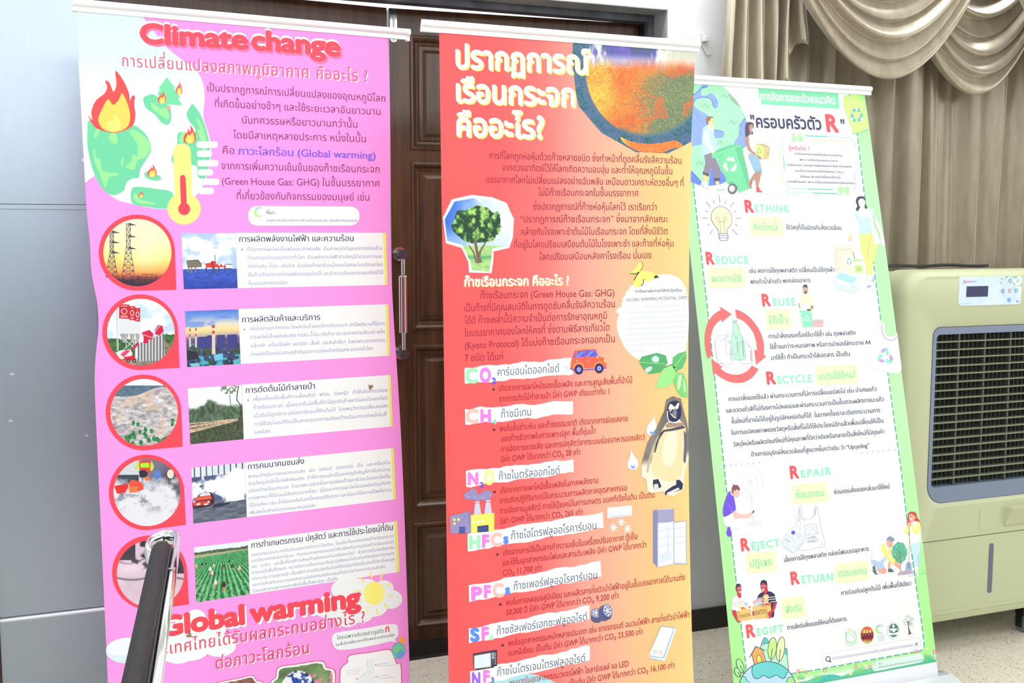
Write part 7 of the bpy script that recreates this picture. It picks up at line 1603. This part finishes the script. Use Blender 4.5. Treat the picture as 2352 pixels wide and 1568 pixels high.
for k in range(28): rr_ = random.Random(k); a, q = rr_.uniform(0, 6.28), rr_.uniform(0.3, 0.9); B.E(1118 + 100 * q * math.cos(a), 1320 + 138 * q * math.sin(a), 5, 10, (160, 230, 190), rot=rr_.uniform(-40, 40), n=8)
B.S([(1140, 1570), (1128, 1450), (1120, 1350), (1115, 1270)], 8, (178, 110, 90), smooth=True); B.L([[(1122, 1380), (1080, 1340)], [(1120, 1345), (1170, 1290)], [(1125, 1420), (1070, 1380)], [(1122, 1400), (1185, 1350)]], 6, (178, 110, 90))
B.P([(735, 1420), (770, 1240), (870, 1200), (930, 1200), (950, 1300), (940, 1370), (870, 1440), (800, 1450)], (250, 253, 254), True); B.P([(858, 1230), (885, 1205), (915, 1208), (960, 1320), (1060, 1420), (1062, 1460), (1030, 1480), (950, 1400), (880, 1320)], YS, True); B.P([(1060, 1425), (1125, 1490), (1140, 1540), (1110, 1540), (1040, 1475)], SKO); B.P([(955, 1275), (985, 1255), (1010, 1280), (1000, 1350)], YS); B.P([(990, 1280), (1012, 1280), (1025, 1350), (1005, 1340)], SKO)
B.P([(945, 1180), (985, 1130), (1025, 1160), (1022, 1220), (990, 1248), (955, 1225)], SKO, True); B.P([(932, 1155), (955, 1110), (985, 1092), (1030, 1110), (1056, 1142), (1020, 1170), (985, 1165), (975, 1140)], (146, 162, 184)); B.S([(985, 1225), (1005, 1215)], 5, (200, 90, 90))
B.P([(725, 1410), (850, 1440), (930, 1365), (940, 1390), (900, 1460), (910, 1520), (870, 1565), (735, 1470)], (194, 218, 252)); B.L([[(760, 1440), (790, 1500)], [(800, 1450), (830, 1525)], [(845, 1455), (868, 1540)], [(890, 1420), (870, 1450)]], 5, (160, 190, 244))
B.fr(*X12)
B.P([(700, 60), (725, 50), (750, 150), (790, 155), (740, 165), (705, 130)], (92, 112, 136)); B.P([(740, 85), (800, 108), (840, 60), (878, 100), (870, 145), (830, 152), (780, 130)], SKO); B.P([(905, 0), (935, 0), (925, 90), (900, 90)], SKO); B.P([(900, 85), (940, 85), (980, 130), (900, 132)], (92, 112, 136)); B.P([(1010, 172), (1050, 125), (1130, 110), (1215, 120), (1230, 148), (1120, 165)], (200, 176, 200)); B.S([(680, 105), (740, 95), (800, 98)], 4, (150, 226, 190)); B.S([(940, 98), (1005, 94)], 5, (150, 226, 190)); B.L([[(1165, 184), (1250, 178)], [(1300, 160), (1410, 140)], [(1340, 118), (1400, 112)]], 4, (126, 214, 150)); B.P([(1242, 60), (1285, 60), (1280, 110), (1298, 185), (1275, 195), (1250, 130)], (246, 252, 252))
B.begin('donation_picture', 'two men holding boxes marked donation', 2); B.fr(*X11)
BRN, BXC, NVY = (216, 70, 86), (246, 206, 128), (54, 58, 90)
B.P([(240, 470), (295, 435), (350, 440), (400, 520), (400, 640), (240, 625), (232, 540)], (250, 252, 254), True); B.L([[(240, 530), (395, 505)], [(238, 550), (370, 530)], [(236, 580), (320, 570)]], 6, (240, 190, 206)); B.P([(300, 400), (345, 395), (352, 450), (330, 475), (300, 440)], BRN); B.P([(280, 330), (300, 285), (340, 290), (352, 340), (345, 395), (320, 415), (285, 375)], BRN, True); B.P([(278, 350), (290, 290), (325, 280), (345, 305), (300, 320), (288, 370)], NVY); B.P([(318, 375), (342, 380), (335, 402), (322, 398)], PW); B.E(308, 345, 9, 8, PW); B.E(336, 342, 8, 8, PW); B.E(308, 346, 4, 5, NVY, n=10); B.E(336, 343, 4, 5, NVY, n=10)
B.P([(232, 625), (280, 625), (300, 690), (340, 740), (345, 775), (310, 790), (275, 740), (240, 680)], BRN)
B.P([(290, 655), (318, 635), (478, 612), (490, 745), (345, 765), (310, 765)], BXC); B.L([[(318, 637), (322, 765)], [(290, 655), (318, 637)]], 4, (110, 80, 60)); B.T('DONATION', 330, 728, 470, 702, 42, (70, 50, 60), lat=True, bold=0.005)
for x_, y_, s_, c_ in ((350, 600, 34, (250, 240, 170)), (395, 560, 40, (240, 248, 240)), (430, 575, 36, (252, 252, 250)), (370, 600, 22, (240, 100, 90)), (410, 545, 26, (170, 220, 240)), (455, 585, 18, (250, 150, 90)), (340, 560, 24, (236, 250, 200)), (395, 605, 22, (252, 180, 80))): B.E(x_, y_, s_, s_ * 0.8, c_)
B.P([(565, 450), (600, 405), (640, 388), (720, 382), (780, 420), (800, 500), (815, 530), (780, 560), (775, 700), (740, 705), (700, 560), (560, 560)], NVY, True); B.L([[(575, 470), (800, 450)], [(590, 500), (805, 478)], [(730, 520), (810, 510)]], 9, (246, 248, 252)); B.P([(640, 330), (685, 320), (700, 380), (660, 415), (635, 390)], BRN); B.P([(600, 300), (620, 260), (660, 255), (688, 300), (680, 350), (660, 385), (625, 380), (605, 345)], BRN, True); B.P([(596, 290), (608, 245), (645, 232), (680, 250), (690, 300), (655, 285), (630, 265), (610, 300)], NVY); B.P([(618, 350), (650, 345), (645, 372), (628, 374)], PW); B.E(620, 318, 9, 9, PW); B.E(650, 312, 10, 9, PW); B.E(620, 319, 5, 5, NVY, n=10); B.E(650, 313, 5, 5, NVY, n=10)
B.P([(775, 530), (812, 530), (790, 610), (740, 680), (742, 720), (710, 735), (690, 660), (745, 630)], BRN)
B.P([(498, 575), (675, 555), (735, 560), (742, 700), (690, 725), (505, 742)], BXC); B.S([(675, 555), (688, 725)], 5, (110, 80, 60)); B.T('DONATION', 502, 700, 668, 668, 62, (70, 50, 60), lat=True, bold=0.005); B.P([(500, 640), (518, 660), (512, 690), (492, 685)], BRN)
for p, c_ in (([(500, 520), (560, 475), (640, 480), (600, 520), (505, 545)], (236, 186, 200)), ([(500, 545), (600, 510), (640, 520), (560, 565)], (206, 240, 206)), ([(560, 560), (640, 510), (650, 530), (590, 568)], (196, 186, 240))): B.P(p, c_)
B.E(670, 452, 40, 38, (252, 160, 90)); B.E(672, 456, 30, 30, (252, 226, 160)); B.P([(645, 480), (700, 480), (705, 540), (640, 545)], (252, 200, 170)); B.E(640, 560, 20, 24, (252, 140, 90)); B.E(718, 550, 18, 24, (252, 140, 90)); B.P([(690, 660), (740, 625), (742, 700), (712, 725)], BRN)
B.begin('green_planet_picture', 'outlined globe with house, hills and trees', 2)
OLN = (76, 92, 106)
def oc(pts, c_, smooth=True, w=8): B.P(pts, c_, smooth); B.S(pts, w, OLN, closed=True, smooth=smooth)
oc([(560, 1330), (600, 1120), (625, 1030), (650, 980), (680, 985), (720, 1060), (760, 1130), (850, 1200), (905, 1130), (930, 1115), (945, 1135), (950, 1260), (965, 1420), (760, 1420)], (196, 250, 222), False); B.P([(625, 1050), (648, 985), (680, 985), (706, 1042), (680, 1055), (655, 1055), (645, 1075)], (110, 208, 212)); B.P([(910, 1135), (930, 1118), (942, 1140), (945, 1210), (912, 1200)], (110, 208, 212)); B.S([(622, 1068), (640, 1074), (655, 1055), (685, 1055), (706, 1040)], 7, OLN, smooth=True)
for cx_, cy_, w_, h_, c_, rt in ((752, 1120, 55, 142, (208, 250, 150), 6), (860, 1130, 52, 158, (236, 250, 190), 8), (338, 1345, 42, 92, (186, 246, 170), -20), (303, 1430, 34, 62, (186, 246, 170), -22)):
    pts = [(cx_ + w_ * math.cos(a) * math.cos(math.radians(rt)) - h_ * math.sin(a) * math.sin(math.radians(rt)), cy_ + w_ * math.cos(a) * math.sin(math.radians(rt)) + h_ * math.sin(a) * math.cos(math.radians(rt))) for a in [k * math.pi / 14 for k in range(28)]]
    oc(pts, c_, False)
B.L([[(752, 1118), (733, 1300)], [(858, 1130), (840, 1310)], [(335, 1340), (385, 1440)], [(302, 1425), (345, 1490)]], 9, OLN)
oc([(487, 1195), (540, 1095), (625, 1135), (670, 1290), (668, 1310), (522, 1325)], (252, 182, 106), False); B.S([(455, 1240), (487, 1190), (538, 1093), (600, 1120), (668, 1152)], 9, OLN); oc([(548, 1240), (562, 1208), (590, 1205), (608, 1235), (620, 1310), (560, 1316)], (252, 230, 120), False, 7)
pl3 = [(690 + 372 * math.cos(a), 1665 + 375 * math.sin(a)) for a in [k * math.pi / 36 for k in range(72)]]
B.P(pl3, (196, 232, 254)); B.P([(490, 1350), (600, 1302), (740, 1292), (860, 1330), (960, 1415), (940, 1440), (920, 1490), (890, 1510), (850, 1490), (800, 1465), (750, 1490), (700, 1502), (640, 1468), (590, 1500), (540, 1515), (500, 1480)], (116, 220, 218)); B.S([(495, 1350), (490, 1430), (510, 1490), (545, 1512), (590, 1500), (640, 1468), (700, 1500), (750, 1490), (800, 1465), (850, 1490), (890, 1510), (925, 1485), (935, 1440), (965, 1428)], 9, OLN, smooth=True); B.P([(375, 1480), (410, 1490), (420, 1570), (340, 1600)], (150, 240, 200)); B.S([(372, 1482), (405, 1490), (418, 1530), (450, 1560), (460, 1600)], 8, OLN, smooth=True); B.P([(950, 1500), (1010, 1490), (1050, 1600), (940, 1600)], (180, 240, 140)); B.S([(1010, 1492), (960, 1500), (938, 1550), (940, 1600)], 8, OLN, smooth=True); B.S(pl3, 10, OLN, closed=True)

# ---- foot of the sheet: grass, flowers, marks
B.begin('meadow_picture', 'green meadow strip with small flowers', 1); B.fr(*X12)
B.P([(-450, 1560), (-300, 1560), (-150, 1540), (-50, 1500), (60, 1465), (200, 1458), (300, 1480), (400, 1440), (560, 1400), (700, 1372), (900, 1345), (1200, 1290), (1350, 1262), (1420, 1240), (1530, 1285), (1530, 1290), (-450, 1660)], (110, 212, 160), False)
B.P([(40, 1500), (120, 1460), (220, 1465), (290, 1485), (150, 1520), (20, 1560)], (84, 198, 190), True); B.P([(1340, 1320), (1400, 1262), (1470, 1245), (1535, 1285), (1340, 1320)], (84, 206, 150))
for bx_, by_, h_, n_ in ((500, 1430, 70, 9), (560, 1420, 95, 9), (1390, 1255, 90, 9), (1440, 1250, 70, 8), (-10, 1520, 90, 8), (1500, 1262, 60, 5), (-230, 1520, 80, 9)):
    for k in range(n_):
        t_ = (k / (n_ - 1) - 0.5) * 2; B.P([(bx_ + t_ * 34 - 5, by_), (bx_ + t_ * 34 + 5, by_), (bx_ + t_ * 62, by_ - h_ * (1 - 0.3 * abs(t_)))], (140, 226, 130) if k % 2 else (112, 214, 140))
for x_, y_, c_ in ((80, 1405, 0), (482, 1352, 0), (665, 1358, 0), (1265, 1155, 0), (1500, 1165, 0), (590, 1330, 1), (412, 1447, 1), (1402, 1128, 1), (-163, 1425, 0), (-265, 1412, 0), (-215, 1395, 1), (-280, 1545, 1)):
    B.P([(x_ + (24 if k % 2 else 17) * 0.95 * math.cos(k * math.pi / 8), y_ + (28 if k % 2 else 20) * 0.95 * math.sin(k * math.pi / 8)) for k in range(16)], ((246, 92, 86), (240, 252, 130))[c_]); B.E(x_, y_, 11, 13, (250, 252, 252) if not c_ else (250, 252, 206))
B.S([(-450, 1640), (1528, 1284)], 5, (60, 170, 140))
B.begin('search_box', 'outlined search box with a magnifier', 2)
B.S([(50, 1190), (1290, 980), (1312, 990), (1326, 1120), (1312, 1140), (80, 1358), (58, 1345), (42, 1210)], 3.5, (206, 222, 246), closed=True)
B.S([(122 + 28 * math.cos(a), 1256 + 31 * math.sin(a)) for a in [k * math.pi / 10 for k in range(20)]], 9, (48, 52, 90), closed=True); B.S([(140, 1278), (160, 1298)], 14, (48, 52, 90)); B.L([[(1250, 1048), (1284, 1082)], [(1285, 1042), (1252, 1085)]], 6, (48, 52, 90))
B.T('สำนักงานทรัพยากรธรรมชาติและสิ่งแวดล้อมจังหวัดกำแพงเพชร', 176, 1270, 1226, 1090, 30, (206, 184, 226))
B.begin('source_note', 'pale pill with the source of the text', 2)
B.RQ([(686, 1290), (1350, 1172), (1368, 1290), (700, 1425)], 60, (226, 250, 240)); c_logo(738, 1320, 27); B.T('ที่มา', 778, 1330, 820, 1322, 16, (60, 80, 110), bold=0.01); B.T('องค์การบริหารจัดการก๊าซเรือนกระจก (องค์การมหาชน)', 776, 1375, 1340, 1275, 17, (60, 90, 110)); B.T('อบก', 720, 1398, 762, 1390, 22, (206, 226, 240))
B.begin('emblems', 'row of five small round emblems', 2)
# 1 pale crest, 2 maroon seal, 3 ring mark, 4 green round seal, 5 little tree
B.P([(352, 905), (380, 890), (408, 850), (440, 890), (470, 895), (492, 960), (480, 1020), (420, 1055), (362, 1030), (345, 970)], (222, 246, 226), True); B.P([(388, 905), (408, 870), (432, 900)], (252, 236, 150)); B.S([(404, 825), (408, 880)], 4, (250, 240, 190)); B.E(420, 965, 48, 55, (240, 250, 250))
B.S([(420 + 68 * math.cos(a), 975 + 78 * math.sin(a)) for a in [k * math.pi / 12 for k in range(-3, 16)]], 8, (150, 230, 190)); B.E(450, 962, 6, 7, (230, 60, 80), n=10); B.L([[(400, 955), (430, 935)], [(390, 985), (400, 980)]], 6, (160, 220, 240)); B.S([(340, 1050), (400, 1085), (450, 1075), (510, 1020)], 10, (206, 244, 190), smooth=True); B.S([(352, 905), (356, 935)], 7, (140, 190, 220)); B.S([(468, 890), (470, 915)], 7, (140, 190, 220))
B.E(628, 945, 88, 112, (206, 208, 112)); B.E(628, 945, 80, 103, (170, 52, 64)); B.E(628, 905, 70, 64, (240, 92, 84))
for k in (-1, 0, 1): B.P([(628 + k * 38 - 15, 915), (628 + k * 38, 868), (628 + k * 38 + 15, 915)], (226, 222, 130)); B.R(628 + k * 38 - 12, 880, 628 + k * 38 + 12, 925, (226, 222, 130))
B.P([(550, 930), (706, 910), (706, 985), (552, 1005)], (126, 40, 56))
for k in range(4): B.E(574 + k * 37, 948 - k * 5, 5, 6, (240, 220, 230), n=8)
for k in range(7): B.P([(590 + k * 12, 1045), (584 + k * 14, 1000), (600 + k * 12, 1040)], (226, 220, 120))
c_logo(794, 870, 58); B.T('อบก', 760, 990, 852, 976, 40, (214, 226, 250)); B.T('TGO', 764, 1032, 858, 1018, 38, (214, 226, 250), lat=True)
B.E(970, 885, 84, 112, (214, 236, 232)); B.E(970, 885, 79, 106, (246, 252, 252)); B.E(970, 885, 66, 88, (84, 132, 124), a0=195, a1=345); B.E(970, 890, 64, 84, (84, 132, 124), a0=40, a1=140); B.P([(905, 880), (935, 865), (972, 905), (1010, 860), (1036, 850), (1036, 900), (972, 925), (910, 912)], (84, 132, 124)); B.S([(915, 905), (938, 872), (972, 912), (1008, 862), (1030, 890)], 9, (246, 252, 252)); B.P([(950, 830), (966, 800), (984, 828), (968, 862)], (246, 252, 252))
B.P([(1150, 760), (1164, 765), (1172, 800), (1168, 850), (1190, 915), (1222, 930), (1190, 928), (1180, 935), (1160, 948), (1168, 920), (1160, 850)], (110, 62, 76)); B.L([[(1168, 800), (1140, 770)], [(1170, 790), (1195, 750)], [(1172, 810), (1205, 790)]], 5, (110, 62, 76)); B.S([(1125, 955), (1180, 972), (1250, 938)], 4, (226, 232, 240), smooth=True)
for k in range(46):
    rr_ = random.Random(k + 70); a, q = rr_.uniform(0, 6.28), math.sqrt(rr_.uniform(0.05, 1)); B.E(1165 + 80 * q * math.cos(a), 760 + 82 * q * math.sin(a), 6, 8, rr_.choice([(206, 240, 246), (206, 246, 200), (214, 226, 250), (248, 206, 206), (170, 222, 200)]), n=8)
for x_, y_, c_ in ((1145, 705, (244, 110, 90)), (1128, 733, (196, 230, 110)), (1212, 822, (216, 226, 130))): B.E(x_, y_, 8, 9, c_, n=10)
B.begin('cloud_print', 'pale cloud print', 1); B.fr(*X1)
B.P([(540, 300), (600, 220), (720, 190), (830, 260), (900, 360), (860, 440), (740, 480), (600, 400)], (248, 252, 253), True)
B.end()

# ---- print of the cooler's control panel
class PanelPrint:
    def __init__(s): s.v, s.f, s.c, s.n, s.k = [], [], [], 0, 0
    def put(s, pts, fs, col):
        s.k += 1
        for u, v in pts:
            p = PANEL_PL(u, v); s.v.append((p[0], p[1] - 0.00015 - s.k * 1.2e-5, p[2])); s.c.append(lin(col))
        s.f += [tuple(i + s.n for i in f) for f in fs]; s.n += len(pts)
    def P(s, pts, col): s.put(pts, tessellate_polygon([[Vector((x, y, 0)) for x, y in pts]]), col)
    def E(s, cx, cy, r, col, k=2.7, n=20): s.P([(cx + r * math.cos(6.2832 * q / n), cy + r * k * math.sin(6.2832 * q / n)) for q in range(n)], col)
    def T(s, t, x0, y, x1, h, col, bold=0.0):
        v, f = layout(t, bold, 3); mn, mx = v[:, 0].min(), v[:, 0].max()
        s.put([(x0 + (x1 - x0) * (a - mn) / (mx - mn), y - b * h / 0.69) for a, b in v], f, col)
    def build(s, name):
        o = mesh(name, s.v, s.f, ink, PANEL_OBJ); at = o.data.attributes.new('ink', 'FLOAT_COLOR', 'POINT'); at.data.foreach_set('color', np.array(s.c, np.float32).ravel())
        bm = bmesh.new(); bm.from_mesh(o.data); fl = [f for f in bm.faces if f.normal.y > 0]; bmesh.ops.reverse_faces(bm, faces=fl); bm.to_mesh(o.data); bm.free(); return o
pp = PanelPrint()
for x_, y_, r_, c_ in ((0.665, 0.10, 0.022, (176, 224, 130)), (0.66, 0.24, 0.02, (150, 214, 206)), (0.72, 0.10, 0.012, (160, 220, 150)), (0.75, 0.04, 0.02, (120, 206, 130)), (0.86, 0.05, 0.026, (150, 226, 150)), (0.90, 0.06, 0.022, (120, 206, 140)), (0.94, 0.14, 0.018, (180, 230, 130)), (0.93, 0.20, 0.014, (150, 214, 140)), (0.985, 0.32, 0.018, (130, 210, 150)), (0.94, 0.36, 0.012, (180, 230, 150)), (0.87, 0.28, 0.022, (190, 226, 100)), (0.87, 0.44, 0.022, (160, 222, 210)), (0.81, 0.03, 0.03, (190, 230, 220))): pp.P([(x_ - r_, y_), (x_ - r_ * .3, y_ - r_ * 2.4), (x_ + r_ * .9, y_ - r_), (x_ + r_ * .6, y_ + r_ * 2.4)] if y_ > 0.08 else [(x_ - r_, 0.005), (x_ + r_, 0.005), (x_, y_ + r_ * 2.4)], c_)
pp.build('leaf_print'); pp = PanelPrint()
pts = [(0.808 + 0.105 * math.cos(q * 0.1571), 0.50 + 0.31 * math.sin(q * 0.1571)) for q in range(40)]
for q in range(40): a, b = pts[q], pts[(q + 1) % 40]; pp.P([a, b, (0.808 + (b[0] - 0.808) * 0.97, 0.5 + (b[1] - 0.5) * 0.97), (0.808 + (a[0] - 0.808) * 0.97, 0.5 + (a[1] - 0.5) * 0.97)], (190, 206, 230))
for x_, y_, c1, c2 in ((0.808, 0.17, (120, 130, 200), (236, 240, 252)), (0.696, 0.52, (90, 130, 226), (196, 214, 250)), (0.808, 0.52, (180, 130, 160), (240, 224, 230)), (0.914, 0.52, (90, 150, 240), (206, 230, 252)), (0.804, 0.84, (96, 156, 250), (150, 200, 252))): pp.E(x_, y_, 0.026, c1); pp.E(x_, y_, 0.015, c2)
pp.build('button_print'); pp = PanelPrint()
for q in range(24): a0, a1 = 0.9 + q * 0.185, 0.9 + (q + 1) * 0.185; pp.P([(0.072 + 0.022 * math.cos(a0), 0.17 + 0.062 * math.sin(a0)), (0.072 + 0.022 * math.cos(a1), 0.17 + 0.062 * math.sin(a1)), (0.072 + 0.013 * math.cos(a1), 0.17 + 0.038 * math.sin(a1)), (0.072 + 0.013 * math.cos(a0), 0.17 + 0.038 * math.sin(a0))], (130, 190, 244))
pp.T('MASTER', 0.075, 0.20, 0.185, 0.055, (250, 130, 150), 0.02); pp.T('KOOL', 0.19, 0.197, 0.27, 0.055, (120, 170, 240), 0.02)
pp.build('brand_lettering'); pp = PanelPrint()
pp.T('www.masterkool.com', 0.025, 0.935, 0.215, 0.028, (150, 196, 244)); pp.build('address_lettering'); pp = PanelPrint()
pp.T('70EX', 0.92, 0.925, 0.97, 0.06, (90, 140, 210), 0.02)
pp.build('number_lettering')

# ---- two moths resting on the pink banner
B = PINK_BANNER
B.fr(0, 0, 1)
for px_, py_, rz, lab in ((848, 886, 2.4, 'small brown moth resting on the pink banner, on the third text card'), (437, 1459, -0.7, 'small brown moth resting on the pink banner, below the red lower heading')):
    u_, v_ = B.uv([(px_, py_)])[0]
    p_ = B.o + B.X * u_ - B.V * v_ + B.N * 0.0022
    mo = thing('moth', lab, 'moth', tuple(p_), math.atan2(B.X[1], B.X[0]), 'moths on the pink banner')
    c_, s_ = math.cos(rz), math.sin(rz)
    def q_(a, b, d): return (a * c_ - b * s_, -d, a * s_ + b * c_)
    MB().loft([[q_(-0.006 + t_ * 0.012, 0.0012 * math.cos(a) * (1 - abs(2 * t_ - 1) ** 2 + .1), 0.0026 + 0.0012 * math.sin(a)) for a in [i * 1.0472 for i in range(6)]] for t_ in (0, 0.3, 0.7, 1)]).build('body', M['moth'], mo)
    for sg in (1, -1):
        MB().add([q_(0.004, 0, 0.0026), q_(-0.006, sg * 0.007, 0.0012), q_(-0.010, sg * 0.003, 0.0012), q_(-0.004, 0, 0.0024), q_(0.004, 0, 0.0022), q_(-0.006, sg * 0.007, 0.0008), q_(-0.010, sg * 0.003, 0.0008), q_(-0.004, 0, 0.002)], [(0, 1, 2, 3), (7, 6, 5, 4), (0, 4, 5, 1), (1, 5, 6, 2), (2, 6, 7, 3), (3, 7, 4, 0)]).build('wing', M['moth'], mo)

bpy.data.objects.remove(_to)
